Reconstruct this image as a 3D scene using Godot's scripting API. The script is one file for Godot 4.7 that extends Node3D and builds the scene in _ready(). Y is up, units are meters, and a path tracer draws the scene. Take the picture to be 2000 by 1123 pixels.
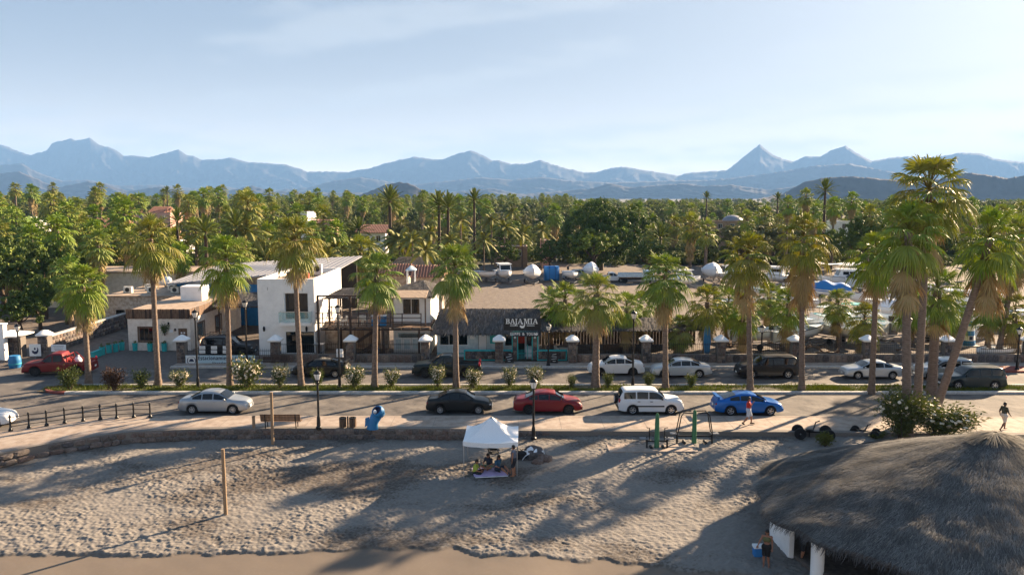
extends Node3D
# A seaside street seen from a drone. Camera over the beach at (0, 14.5, 0) looking along -z; the street runs along x. Street level is y = 0.
const F := 1555.0
const CAMH := 14.5
const PITCH := 0.11302
var rng := RandomNumberGenerator.new()
var M := {}
var taken := {}
var T0 := 0

# ---- pixels of the photograph to places ----
func ray(px: float, py: float) -> Vector3:
	var u := (px - 1000.0) / F
	var v := (561.5 - py) / F
	return Vector3(u, v * cos(PITCH) - sin(PITCH), -cos(PITCH) - v * sin(PITCH))
func G(px: float, py: float, y := 0.0) -> Vector3:
	var d := ray(px, py)
	return Vector3(0, CAMH, 0) + d * ((y - CAMH) / d.y)
func V(px: float, py: float, z: float) -> Vector3:
	var d := ray(px, py)
	return Vector3(0, CAMH, 0) + d * (z / d.z)

# ---- mesh builder: faces are given counter-clockwise seen from outside ----
class MB:
	var v := PackedVector3Array()
	var n := PackedVector3Array()
	var c := PackedColorArray()
	var col := Color(1, 1, 1)
	var xf := Transform3D()
	func tri(a: Vector3, b: Vector3, d: Vector3) -> void:
		a = xf * a; b = xf * b; d = xf * d
		var m := (b - a).cross(d - a).normalized()
		v.push_back(a); v.push_back(d); v.push_back(b)
		n.push_back(m); n.push_back(m); n.push_back(m)
		c.push_back(col); c.push_back(col); c.push_back(col)
	func quad(a: Vector3, b: Vector3, d: Vector3, e: Vector3) -> void:
		tri(a, b, d); tri(a, d, e)
	func trin(a: Vector3, b: Vector3, d: Vector3, na: Vector3, nb: Vector3, nd: Vector3) -> void:
		v.push_back(xf * a); v.push_back(xf * d); v.push_back(xf * b)
		n.push_back((xf.basis * na).normalized()); n.push_back((xf.basis * nd).normalized()); n.push_back((xf.basis * nb).normalized())
		c.push_back(col); c.push_back(col); c.push_back(col)
	func box(o: Vector3, s: Vector3, bs := Basis()) -> MB:
		var x := bs.x * s.x * 0.5
		var y := bs.y * s.y * 0.5
		var z := bs.z * s.z * 0.5
		quad(o - x - y + z, o + x - y + z, o + x + y + z, o - x + y + z)
		quad(o + x - y - z, o - x - y - z, o - x + y - z, o + x + y - z)
		quad(o + x - y + z, o + x - y - z, o + x + y - z, o + x + y + z)
		quad(o - x - y - z, o - x - y + z, o - x + y + z, o - x + y - z)
		quad(o - x + y + z, o + x + y + z, o + x + y - z, o - x + y - z)
		quad(o - x - y - z, o + x - y - z, o + x - y + z, o - x - y + z)
		return self
	func span(a: Vector3, b: Vector3) -> MB:      # the box between two corners
		return box((a + b) * 0.5, (b - a).abs())
	func cbox(o: Vector3, s: Vector3, k: float, bs := Basis()) -> MB:   # a box with chamfered edges all round
		var h := s * 0.5
		var p := func(a: float, b: float, d: float) -> Vector3: return o + bs * Vector3(a, b, d)
		for g in [1.0, -1.0]:
			var q := [p.call(h.x - k, h.y - k, g * h.z), p.call(-h.x + k, h.y - k, g * h.z), p.call(-h.x + k, -h.y + k, g * h.z), p.call(h.x - k, -h.y + k, g * h.z)]
			var r := [p.call(h.x, h.y, g * (h.z - k)), p.call(-h.x, h.y, g * (h.z - k)), p.call(-h.x, -h.y, g * (h.z - k)), p.call(h.x, -h.y, g * (h.z - k))]
			if g > 0: quad(q[0], q[1], q[2], q[3])
			else: quad(q[3], q[2], q[1], q[0])
			for i in 4:
				var j: int = (i + 1) % 4
				if g > 0: quad(r[i], r[j], q[j], q[i])
				else: quad(q[i], q[j], r[j], r[i])
		var a := [p.call(h.x, h.y, h.z - k), p.call(-h.x, h.y, h.z - k), p.call(-h.x, -h.y, h.z - k), p.call(h.x, -h.y, h.z - k)]
		var b := [p.call(h.x, h.y, -h.z + k), p.call(-h.x, h.y, -h.z + k), p.call(-h.x, -h.y, -h.z + k), p.call(h.x, -h.y, -h.z + k)]
		for i in 4:
			var j: int = (i + 1) % 4
			quad(a[j], a[i], b[i], b[j])
		return self
	func bar(a: Vector3, b: Vector3, w: float, h := -1.0) -> MB:      # a square bar from a to b
		var y := (b - a).normalized()
		var x := y.cross(Vector3(0.123, 0.2, 1)).normalized() if absf(y.y) > 0.8 else Vector3.UP.cross(y).normalized()
		return box((a + b) * 0.5, Vector3(w, a.distance_to(b), w if h < 0 else h), Basis(x, y, x.cross(y)))
	func tube(p: Array, r: Array, sides := 8, caps := true) -> MB:
		var rings := []
		var norms := []
		var side := Vector3.ZERO
		for i in p.size():
			var t: Vector3 = (p[mini(i + 1, p.size() - 1)] - p[maxi(i - 1, 0)]).normalized()
			if side == Vector3.ZERO: side = t.cross(Vector3(0, 0, 1) if absf(t.z) < 0.9 else Vector3(1, 0, 0)).normalized()
			side = (side - t * side.dot(t)).normalized()
			var up := t.cross(side)
			var ring := []
			var nr := []
			for k in sides:
				var a := TAU * k / sides
				var d := side * cos(a) + up * sin(a)
				nr.append(d); ring.append(p[i] + d * r[i])
			rings.append(ring); norms.append(nr)
		for i in p.size() - 1:
			for k in sides:
				var j := (k + 1) % sides
				trin(rings[i][k], rings[i][j], rings[i + 1][j], norms[i][k], norms[i][j], norms[i + 1][j])
				trin(rings[i][k], rings[i + 1][j], rings[i + 1][k], norms[i][k], norms[i + 1][j], norms[i + 1][k])
		if caps:
			for k in range(1, sides - 1):
				tri(rings[0][0], rings[0][k + 1], rings[0][k])
				tri(rings[-1][0], rings[-1][k], rings[-1][k + 1])
		return self
	func lathe(prof: Array, sides := 16, o := Vector3.ZERO, bs := Basis()) -> MB:   # prof: Vector2(radius, height), from below upwards
		for i in prof.size() - 1:
			var e: Vector2 = prof[i + 1] - prof[i]
			var m := Vector2(e.y, -e.x).normalized()
			for k in sides:
				var a := TAU * k / sides
				var b := TAU * (k + 1) / sides
				var da := Vector3(cos(a), 0, -sin(a))
				var db := Vector3(cos(b), 0, -sin(b))
				var p0: Vector3 = o + bs * (da * prof[i].x + Vector3.UP * prof[i].y)
				var p1: Vector3 = o + bs * (db * prof[i].x + Vector3.UP * prof[i].y)
				var p2: Vector3 = o + bs * (db * prof[i + 1].x + Vector3.UP * prof[i + 1].y)
				var p3: Vector3 = o + bs * (da * prof[i + 1].x + Vector3.UP * prof[i + 1].y)
				var na := bs * (da * m.x + Vector3.UP * m.y)
				var nb := bs * (db * m.x + Vector3.UP * m.y)
				if prof[i].x > 1e-5: trin(p0, p1, p2, na, nb, nb)
				if prof[i + 1].x > 1e-5: trin(p0, p2, p3, na, nb, na)
		return self
	func prism(poly: PackedVector2Array, z0: float, z1: float) -> MB:     # polygon in xy (counter-clockwise), pulled from z0 to z1
		if Geometry2D.is_polygon_clockwise(poly): poly.reverse()
		var ix := Geometry2D.triangulate_polygon(poly)
		for i in range(0, ix.size(), 3):
			var a := poly[ix[i]]
			var b := poly[ix[i + 1]]
			var d := poly[ix[i + 2]]
			if (b - a).cross(d - a) < 0:
				var s := b
				b = d; d = s
			tri(Vector3(a.x, a.y, z1), Vector3(b.x, b.y, z1), Vector3(d.x, d.y, z1))
			tri(Vector3(a.x, a.y, z0), Vector3(d.x, d.y, z0), Vector3(b.x, b.y, z0))
		for i in poly.size():
			var a := poly[i]
			var b := poly[(i + 1) % poly.size()]
			quad(Vector3(a.x, a.y, z0), Vector3(b.x, b.y, z0), Vector3(b.x, b.y, z1), Vector3(a.x, a.y, z1))
		return self
	func grid(p: Array, turn := false) -> MB:     # rows of points; smooth
		var r := p.size()
		var q: int = p[0].size()
		var nn := []
		for i in r:
			var row := []
			for j in q:
				var di: Vector3 = p[mini(i + 1, r - 1)][j] - p[maxi(i - 1, 0)][j]
				var dj: Vector3 = p[i][mini(j + 1, q - 1)] - p[i][maxi(j - 1, 0)]
				var m := di.cross(dj).normalized()
				row.append(-m if turn else m)
			nn.append(row)
		for i in r - 1:
			for j in q - 1:
				if turn:
					trin(p[i][j], p[i + 1][j + 1], p[i + 1][j], nn[i][j], nn[i + 1][j + 1], nn[i + 1][j])
					trin(p[i][j], p[i][j + 1], p[i + 1][j + 1], nn[i][j], nn[i][j + 1], nn[i + 1][j + 1])
				else:
					trin(p[i][j], p[i + 1][j], p[i + 1][j + 1], nn[i][j], nn[i + 1][j], nn[i + 1][j + 1])
					trin(p[i][j], p[i + 1][j + 1], p[i][j + 1], nn[i][j], nn[i + 1][j + 1], nn[i][j + 1])
		return self
	func ball(o: Vector3, s: Vector3, seg := 10) -> MB:
		var prof := []
		for i in seg + 1:
			var a := PI * i / seg - PI / 2
			prof.append(Vector2(cos(a), sin(a)))
		return lathe(prof, seg + 4, o, Basis.from_scale(s))
	func mesh() -> ArrayMesh:
		var a := []
		a.resize(Mesh.ARRAY_MAX)
		a[Mesh.ARRAY_VERTEX] = v; a[Mesh.ARRAY_NORMAL] = n; a[Mesh.ARRAY_COLOR] = c
		var m := ArrayMesh.new()
		m.add_surface_from_arrays(Mesh.PRIMITIVE_TRIANGLES, a)
		return m

# ---- nodes ----
func numbered(called: String) -> String:
	var k: int = taken.get(called, 0)
	taken[called] = k + 1
	return called if k == 0 else "%s_%03d" % [called, k]
func tag(o: Node, label := "", category := "", group := "", kind := "") -> Node:
	if label: o.set_meta("label", label)
	if category: o.set_meta("category", category)
	if group: o.set_meta("group", group)
	if kind: o.set_meta("kind", kind)
	return o
func thing(called: String, label: String, category: String, at := Vector3.ZERO, turn := 0.0, group := "") -> Node3D:
	var o := Node3D.new()
	o.name = numbered(called)
	add_child(o)
	o.position = at
	o.rotation.y = turn
	tag(o, label, category, group, "thing")
	return o
func put(m: Mesh, called: String, mt: Material, parent: Node = null, at := Transform3D()) -> MeshInstance3D:
	var o := MeshInstance3D.new()
	o.mesh = m
	o.material_override = mt
	o.transform = at
	if parent == null:
		o.name = numbered(called)
		add_child(o)
	else:
		o.name = called
		parent.add_child(o, true)
	return o
func part(b: MB, called: String, mt: Material, parent: Node = null) -> MeshInstance3D:
	return put(b.mesh(), called, mt, parent)
func setting(b: MB, called: String, mt: Material) -> MeshInstance3D:
	var o := part(b, called, mt)
	o.set_meta("kind", "structure")
	return o
func bx(called: String, mt: Material, parent: Node, o: Vector3, s: Vector3, bs := Basis()) -> MeshInstance3D:
	return part(MB.new().box(o, s, bs), called, mt, parent)

# ---- materials ----
func rgb(r: float, g: float, b: float) -> Color: return Color(r / 255, g / 255, b / 255)
func mat(key: String, c: Color, rough := 0.8, metal := 0.0) -> StandardMaterial3D:
	var m := StandardMaterial3D.new()
	m.albedo_color = c; m.roughness = rough; m.metallic = metal
	M[key] = m
	return m
func vmat(key: String, rough := 0.8, back := Color(0, 0, 0)) -> StandardMaterial3D:     # colour from the vertices
	var m := mat(key, Color(1, 1, 1), rough)
	m.vertex_color_use_as_albedo = true
	if back.r + back.g + back.b > 0:
		m.backlight_enabled = true; m.backlight = back
	m.cull_mode = BaseMaterial3D.CULL_DISABLED
	return m
# patches and grain of two to four colours, laid in the world every `size` metres
func tmat(key: String, cols: Array, size: float, rough: float, freq := 0.02, bump := 0.0, stretch := Vector3.ONE, px := 512, world := true) -> StandardMaterial3D:
	var f := FastNoiseLite.new()
	f.seed = hash(key) % 9999
	f.noise_type = FastNoiseLite.TYPE_SIMPLEX_SMOOTH
	f.frequency = freq
	f.fractal_octaves = 6
	f.fractal_gain = 0.6
	var im := f.get_seamless_image(px, px, false, false, 0.2)
	im.convert(Image.FORMAT_L8)
	var d := im.get_data()
	var out := PackedByteArray()
	out.resize(d.size() * 3)
	var g := Gradient.new()
	g.offsets = PackedFloat32Array(); g.colors = PackedColorArray()
	for i in cols.size(): g.add_point(0.22 + 0.56 * i / (cols.size() - 1), cols[i])
	var lut := []
	for i in 256:
		var k := g.sample(i / 255.0)
		lut.append([int(k.r * 255), int(k.g * 255), int(k.b * 255)])
	for i in d.size():
		var k: Array = lut[d[i]]
		out[i * 3] = k[0]; out[i * 3 + 1] = k[1]; out[i * 3 + 2] = k[2]
	var m := mat(key, Color(1, 1, 1), rough)
	m.albedo_texture = ImageTexture.create_from_image(Image.create_from_data(px, px, false, Image.FORMAT_RGB8, out))
	if bump > 0:
		im.convert(Image.FORMAT_RGBA8)
		im.bump_map_to_normal_map(bump)
		m.normal_enabled = true
		m.normal_texture = ImageTexture.create_from_image(im)
	m.uv1_triplanar = true
	m.uv1_world_triplanar = world
	m.uv1_scale = stretch / size
	return m
func glass(key: String, c: Color, alpha := 0.35) -> void:
	var m := mat(key, Color(c.r, c.g, c.b, alpha), 0.03)
	m.transparency = BaseMaterial3D.TRANSPARENCY_ALPHA
	m.metallic_specular = 0.6
func paint(key: String, c: Color, rough := 0.5, metal := 0.0) -> void:
	var m := mat(key, c, rough, metal)
	m.clearcoat_enabled = true; m.clearcoat = 0.35; m.metallic_specular = 0.3; m.clearcoat_roughness = 0.04

func make_materials() -> void:
	tmat("asphalt", [rgb(64, 61, 60), rgb(86, 81, 78), rgb(92, 87, 83), rgb(108, 102, 96)], 14.0, 0.92, 0.012, 1.5)
	tmat("pave", [rgb(137, 123, 111), rgb(152, 137, 125), rgb(160, 148, 136)], 7.0, 0.9, 0.015, 0.6)
	tmat("forecourt", [rgb(77, 70, 66), rgb(90, 81, 75), rgb(99, 90, 84)], 6.0, 0.9, 0.03, 2.0)
	tmat("dirt", [rgb(81, 71, 65), rgb(98, 87, 79), rgb(109, 99, 89)], 11.0, 0.95, 0.02, 2.0)
	tmat("scrub", [rgb(48, 50, 29), rgb(74, 69, 45), rgb(98, 86, 62)], 60.0, 0.95, 0.03)
	tmat("white_wall", [rgb(228, 227, 225), rgb(234, 233, 231), rgb(238, 237, 235)], 6.0, 0.85, 0.012, 0.3)
	tmat("cream_wall", [rgb(203, 192, 179), rgb(215, 204, 192), rgb(220, 211, 200)], 3.5, 0.85, 0.012, 0.3)
	tmat("old_wall", [rgb(155, 139, 125), rgb(181, 167, 153), rgb(195, 183, 171)], 3.0, 0.9, 0.012, 0.4)
	tmat("pink_wall", [rgb(185, 142, 131), rgb(198, 157, 144)], 4.0, 0.85, 0.012)
	tmat("tan_wall", [rgb(143, 117, 95), rgb(160, 134, 112)], 4.0, 0.85, 0.012)
	tmat("blue_wall", [rgb(22, 104, 168), rgb(30, 120, 186)], 4.0, 0.7, 0.012)
	tmat("yellow_wall", [rgb(206, 166, 44), rgb(222, 184, 60)], 4.0, 0.8, 0.012)
	tmat("sky_wall", [rgb(176, 196, 206), rgb(190, 208, 216), rgb(202, 216, 222)], 4.0, 0.8, 0.012)
	tmat("metal_roof", [rgb(116, 118, 126), rgb(128, 130, 138), rgb(138, 140, 148)], 5.0, 0.55, 0.012)
	tmat("roof_top", [rgb(142, 123, 107), rgb(160, 141, 123), rgb(170, 152, 134)], 5.0, 0.9, 0.012, 0.5)
	tmat("clay", [rgb(112, 73, 60), rgb(133, 92, 76), rgb(144, 105, 88)], 1.5, 0.85, 0.02, 0.5)
	tmat("kerb", [rgb(160, 158, 156), rgb(180, 178, 175), rgb(190, 189, 185)], 3.0, 0.85, 0.02, 0.8)
	tmat("kerb_red", [rgb(120, 56, 48), rgb(140, 70, 58)], 3.0, 0.85, 0.02, 0.8)
	tmat("mortar", [rgb(104, 98, 93), rgb(122, 115, 108)], 1.2, 0.95, 0.03, 2.0)
	for i in 6:
		var s: Color = [rgb(92, 83, 78), rgb(114, 100, 92), rgb(80, 75, 76), rgb(128, 112, 100), rgb(104, 87, 79), rgb(72, 65, 64)][i]
		tmat("stone%d" % i, [s.darkened(0.2), s, s.lightened(0.12)], 0.8, 0.92, 0.03, 1.5, Vector3.ONE, 128)
	tmat("wood_dark", [rgb(46, 34, 28), rgb(62, 46, 38), rgb(76, 58, 48)], 1.2, 0.75, 0.03, 1.0, Vector3(1, 0.15, 1), 256)
	tmat("wood_brown", [rgb(82, 61, 46), rgb(104, 80, 61), rgb(119, 95, 75)], 1.2, 0.8, 0.03, 1.0, Vector3(1, 0.15, 1), 256)
	tmat("wood_pale", [rgb(128, 105, 82), rgb(150, 128, 102)], 1.2, 0.8, 0.03, 1.0, Vector3(1, 0.15, 1), 256)
	tmat("bark", [rgb(88, 74, 64), rgb(114, 98, 86), rgb(130, 114, 101)], 1.4, 0.9, 0.03, 2.5, Vector3(0.5, 1.6, 0.5), 256)
	tmat("bark_dark", [rgb(56, 45, 37), rgb(78, 64, 53), rgb(93, 77, 64)], 1.4, 0.9, 0.03, 2.5, Vector3(0.5, 1.6, 0.5), 256)
	tmat("mountain", [rgb(44, 39, 37), rgb(56, 50, 46), rgb(66, 59, 54)], 1600.0, 0.95, 0.02)
	tmat("thatch_base", [rgb(56, 53, 53), rgb(70, 66, 65), rgb(80, 76, 73)], 2.0, 0.95, 0.03, 2.0)
	tmat("canvas", [rgb(222, 224, 226), rgb(232, 233, 234)], 1.0, 0.8, 0.02, 0.3)
	vmat("leaf", 0.6, Color(0.55, 0.56, 0.14))
	vmat("dry", 0.8, Color(0.26, 0.17, 0.07))
	vmat("sand", 0.95)
	vmat("thatch", 0.95)
	vmat("vpaint", 0.8)
	mat("flower", rgb(222, 210, 188), 0.7)
	M.leaf.metallic_specular = 0.3
	for q in [["leaf_blue", Color(0.90, 0.98, 0.95)], ["leaf_olive", Color(1.0, 0.96, 0.89)], ["leaf_fresh", Color(0.93, 1.0, 0.80)]]:
		M[q[0]] = M.leaf.duplicate()
		M[q[0]].albedo_color = q[1]
	mat("black_iron", rgb(22, 22, 24), 0.45, 0.3)
	mat("green_iron", rgb(62, 116, 80), 0.45, 0.1)
	mat("grey_iron", rgb(120, 122, 126), 0.5, 0.4)
	mat("steel", rgb(190, 192, 196), 0.3, 0.8)
	mat("tyre", rgb(24, 24, 25), 0.9)
	mat("rim", rgb(176, 178, 182), 0.35, 0.7)
	mat("rim_dark", rgb(50, 52, 56), 0.4, 0.6)
	mat("trim", rgb(26, 27, 29), 0.6)
	mat("tint", rgb(12, 15, 18), 0.02).metallic_specular = 0.5
	mat("headlight", rgb(214, 218, 222), 0.08, 0.2)
	mat("tail", rgb(150, 16, 18), 0.2)
	mat("plate", rgb(222, 224, 220), 0.6)
	mat("white_paint", rgb(228, 230, 232), 0.45)
	mat("gel", rgb(230, 233, 236), 0.25)
	mat("turquoise", rgb(44, 168, 168), 0.6)
	mat("bright_blue", rgb(28, 112, 164), 0.5)
	mat("tarp_blue", rgb(34, 112, 176), 0.65)
	mat("tarp_grey", rgb(136, 146, 160), 0.7)
	mat("tarp_white", rgb(216, 220, 226), 0.7)
	mat("sign_black", rgb(17, 18, 21), 0.6)
	mat("sign_navy", rgb(22, 34, 48), 0.6)
	mat("sign_white", rgb(226, 228, 228), 0.7)
	mat("banner", rgb(176, 202, 214), 0.7)
	mat("ink", rgb(24, 38, 74), 0.7)
	mat("red_cloth", rgb(196, 64, 44), 0.8)
	mat("lilac", rgb(186, 166, 204), 0.9)
	mat("dark_cloth", rgb(26, 28, 32), 0.9)
	mat("chair_white", rgb(222, 218, 208), 0.5)
	mat("ac_unit", rgb(206, 204, 196), 0.6)
	mat("terracotta", rgb(158, 66, 46), 0.8)
	mat("lamp_glass", rgb(226, 222, 214), 0.25)
	glass("pane", Color(0.55, 0.65, 0.68), 0.22)
	glass("pane_dark", Color(0.10, 0.14, 0.16), 0.72)
	glass("balcony_glass", Color(0.6, 0.8, 0.8), 0.25)
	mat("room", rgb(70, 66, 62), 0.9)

func _ready() -> void:
	T0 = Time.get_ticks_msec()
	rng.seed = 7
	var cam := Camera3D.new()
	cam.name = "camera"
	cam.position = Vector3(0, CAMH, 0)
	cam.rotation.x = -PITCH
	cam.fov = rad_to_deg(2.0 * atan(561.5 / F))
	cam.far = 40000.0
	cam.near = 0.2
	add_child(cam)
	cam.current = true
	var sun := DirectionalLight3D.new()
	sun.name = "sun"
	sun.light_color = Color(1.0, 0.88, 0.73)
	sun.light_energy = 1.3
	sun.light_angular_distance = 0.6
	sun.shadow_enabled = true
	var az := deg_to_rad(48.0)     # to the right of straight ahead
	var el := deg_to_rad(20.5)
	var to_sun := Vector3(sin(az) * cos(el), sin(el), -cos(az) * cos(el))
	add_child(sun)
	sun.look_at_from_position(Vector3.ZERO, -to_sun)
	var env := Environment.new()
	env.background_mode = Environment.BG_SKY
	env.sky = Sky.new()
	env.sky.sky_material = make_sky(to_sun)
	env.tonemap_mode = Environment.TONE_MAPPER_LINEAR
	env.tonemap_exposure = 5.8
	env.fog_enabled = true
	env.fog_density = 0.000075
	env.fog_light_color = Color(0.55, 0.75, 1.0)
	env.sdfgi_enabled = true
	env.ssao_enabled = true
	env.ssil_enabled = true
	var we := WorldEnvironment.new()
	we.name = "world_environment"
	we.environment = env
	add_child(we)
	make_materials()
	stage("materials")
	make_ground()
	make_mountains()
	stage("ground")
	make_street_edges()
	make_buildings()
	make_shop()
	make_far_houses()
	stage("buildings")
	make_palms()
	stage("palms")
	make_grove()
	stage("grove")
	make_shrubs()
	stage("shrubs")
	make_palapa()
	stage("palapa")
	make_cars()
	stage("cars")
	make_boats()
	make_furniture()
	stage("furniture")
	make_people()
	stage("people")

func stage(s: String) -> void:
	print(s, " ", Time.get_ticks_msec() - T0, " ms")

func make_sky(to_sun: Vector3) -> PanoramaSkyMaterial:
	var w := 1280
	var h := 640
	var im := Image.create_empty(w, h, false, Image.FORMAT_RGBF)
	var f := FastNoiseLite.new()
	f.seed = 3
	f.frequency = 1.0
	f.fractal_octaves = 5
	var zen := Vector3(0.095, 0.195, 0.36)
	var hor := Vector3(0.37, 0.325, 0.205)
	var warm := Vector3(1.0, 0.93, 0.82)
	for j in h:
		var e := PI * (0.5 - (j + 0.5) / h)
		if e < -0.06:
			for i in w: im.set_pixel(i, j, Color(0.2, 0.19, 0.18))
			continue
		var k := exp(-maxf(e, 0.0) / deg_to_rad(15.0))
		var base := zen + hor * k + Vector3(2.1, 1.5, 0.9) * exp(-maxf(e, 0.0) / deg_to_rad(2.7))
		for i in w:
			var a := TAU * (i + 0.5) / w      # the first column looks along -z
			var d := Vector3(sin(a) * cos(e), sin(e), -cos(a) * cos(e))
			var g := d.angle_to(to_sun)
			var c := base + warm * (1.3 * exp(-g / deg_to_rad(22.0)))
			if e > -0.02 and e < 0.9:      # thin high cloud, drawn out in streaks on a sheet far above
				var q := Vector2(d.x, d.z) / (d.y + 0.09)
				var s := f.get_noise_3d(q.x * 0.35 + q.y * 0.22, q.y * 0.9 - q.x * 0.5, 4.0) + 0.35 * f.get_noise_2d(q.x * 1.7, q.y * 4.0)
				var m := smoothstep(0.0, 0.45, s) * 0.45
				c = c.lerp(Vector3(0.62, 0.66, 0.70) + warm * 0.5 * exp(-g / deg_to_rad(20.0)), m)
			im.set_pixel(i, j, Color(c.x, c.y, c.z) * 0.212)
	var m := PanoramaSkyMaterial.new()
	m.panorama = ImageTexture.create_from_image(im)
	return m

# ---- the setting ----
var near_edge := []      # seaward edge of the promenade, left to right, y = 0.14
var road_edge := []      # its landward kerb
const SIDEWALK_Z := -66.6
const WALL_Z := -68.6
func line_at(p: Array, x: float) -> float:     # z of a polyline at x
	for i in p.size() - 1:
		if x <= p[i + 1].x: return lerpf(p[i].z, p[i + 1].z, (x - p[i].x) / (p[i + 1].x - p[i].x))
	return p[-1].z
func wall_drop(x: float) -> float:             # how far the sand lies below the promenade
	return lerpf(0.72, 0.30, smoothstep(-3.0, 2.0, x))
func sand_y(x: float, z: float) -> float:
	var d := z - line_at(near_edge, x)
	return 0.14 - wall_drop(x) - clampf(d, 0, 60) * lerpf(0.035, 0.066, smoothstep(-3.0, 4.0, x)) 
func beach(px: float, py: float) -> Vector3:   # where a pixel of the beach lies
	var y := -0.8
	var p := Vector3.ZERO
	for i in 12:
		p = G(px, py, y)
		y = sand_y(p.x, p.z)
	p.y = y
	return p

func make_ground() -> void:
	near_edge = [Vector3(-90, 0, -30), Vector3(-42, 0, -42.2)]
	for q in [[0, 889], [62, 872], [125, 862], [187, 852], [250, 844], [375, 839], [500, 837], [650, 837], [900, 838], [1040, 842], [1500, 844], [1750, 846], [2000, 850]]: near_edge.append(G(q[0], q[1], 0.14))
	near_edge.append(near_edge[-1] + Vector3(60, 0, 2))
	road_edge = [Vector3(-90, 0, -36), Vector3(-44, 0, -46)]
	for q in [[0, 844], [26, 840], [62, 833], [96, 829], [131, 825], [167, 820], [200, 817], [232, 815], [297, 813], [500, 812.5], [1000, 812], [2000, 814]]: road_edge.append(G(q[0], q[1], 0.14))
	road_edge.append(road_edge[-1] + Vector3(60, 0, 0))
	# the land: one sheet to the mountains
	var b := MB.new()
	var zs := [-66.0, -75.0, -110.0, -160.0, -300.0, -700.0, -2000.0, -6000.0, -16000.0]
	for i in zs.size() - 1:
		var w0: float = 120.0 - zs[i] * 1.5
		var w1: float = 120.0 - zs[i + 1] * 1.5
		b.quad(Vector3(-w0, -0.012, zs[i]), Vector3(w0, -0.012, zs[i]), Vector3(w1, -0.012, zs[i + 1]), Vector3(-w1, -0.012, zs[i + 1]))
	setting(b, "ground", M.scrub)
	# boat yard of bare dirt
	b = MB.new()
	b.quad(Vector3(-9, 0.02, -70.2), Vector3(75, 0.02, -70.2), Vector3(95, 0.02, -172), Vector3(-16, 0.02, -172))
	b.quad(Vector3(-62, 0.02, -74), Vector3(-9, 0.02, -74), Vector3(-16, 0.02, -128), Vector3(-100, 0.02, -128))
	setting(b, "yard_ground", M.dirt)
	# carriageways
	b = MB.new()
	var xs := []
	for k in 61: xs.append(-90.0 + k * 3.0)
	for k in 60:
		var x0: float = xs[k]
		var x1: float = xs[k + 1]
		b.quad(Vector3(x0, 0, line_at(road_edge, x0) + 0.25), Vector3(x1, 0, line_at(road_edge, x1) + 0.25), Vector3(x1, 0, -68.2), Vector3(x0, 0, -68.2))
	setting(b, "road", M.asphalt)
	b = MB.new()
	b.quad(Vector3(-60, 0.006, -66.2), Vector3(-29.0, 0.006, -66.2), Vector3(-29.0, 0.03, -75), Vector3(-60, 0.03, -75))
	b.quad(Vector3(-29.0, 0.026, -69), Vector3(-9.2, 0.026, -69), Vector3(-9.2, 0.03, -84), Vector3(-29.0, 0.03, -84))
	setting(b, "forecourt", M.forecourt)
	# promenade slab with its kerb
	b = MB.new()
	var slab := []
	for k in 181: slab.append(-90.0 + k)
	for k in 180:
		var x0: float = slab[k]
		var x1: float = slab[k + 1]
		var a0 := Vector3(x0, 0.14, line_at(near_edge, x0) - 0.42)
		var a1 := Vector3(x1, 0.14, line_at(near_edge, x1) - 0.42)
		var c0 := Vector3(x0, 0.14, line_at(road_edge, x0) + 0.2)
		var c1 := Vector3(x1, 0.14, line_at(road_edge, x1) + 0.2)
		b.quad(a0, a1, c1, c0)
		b.quad(a0 - Vector3(0, 1.2, 0), a1 - Vector3(0, 1.2, 0), a1, a0)
	setting(b, "promenade", M.pave)
	b = MB.new()
	for k in 180:
		var x0: float = slab[k]
		var x1: float = slab[k + 1]
		var z0 := line_at(road_edge, x0)
		var z1 := line_at(road_edge, x1)
		b.quad(Vector3(x0, 0.15, z0 + 0.2), Vector3(x1, 0.15, z1 + 0.2), Vector3(x1, 0.15, z1), Vector3(x0, 0.15, z0))
		b.quad(Vector3(x1, -0.02, z1), Vector3(x0, -0.02, z0), Vector3(x0, 0.15, z0), Vector3(x1, 0.15, z1))
	setting(b, "promenade_kerb", M.pave)
	# far pavement
	b = MB.new()
	b.span(Vector3(-29.2, -0.1, -66.9), Vector3(44.0, 0.13, -68.9))
	b.span(Vector3(44.0, -0.1, -65.2), Vector3(90.0, 0.13, -68.9))
	setting(b, "pavement", M.pave)
	b = MB.new()
	b.span(Vector3(-29.2, -0.1, -66.66), Vector3(41.0, 0.142, -66.9))
	setting(b, "pavement_kerb", M.kerb)
	b = MB.new()
	b.span(Vector3(41.0, -0.1, -64.96), Vector3(90.0, 0.142, -65.2))
	b.span(Vector3(41.0, -0.1, -66.9), Vector3(44.0, 0.138, -65.2))
	setting(b, "red_kerb", M.kerb_red)
	# median strip: kerb ring, earth, grass
	var n0 := G(107, 770).z
	var f0 := G(1000, 754).z
	b = MB.new()
	b.span(Vector3(-33.2, -0.1, n0), Vector3(90, 0.17, n0 - 0.32))
	b.span(Vector3(-33.2, -0.1, f0), Vector3(90, 0.16, f0 + 0.25))
	setting(b, "median_kerb", M.kerb)
	b = MB.new()
	var mz := (n0 + f0) / 2
	var r := absf(n0 - f0) / 2
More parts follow.
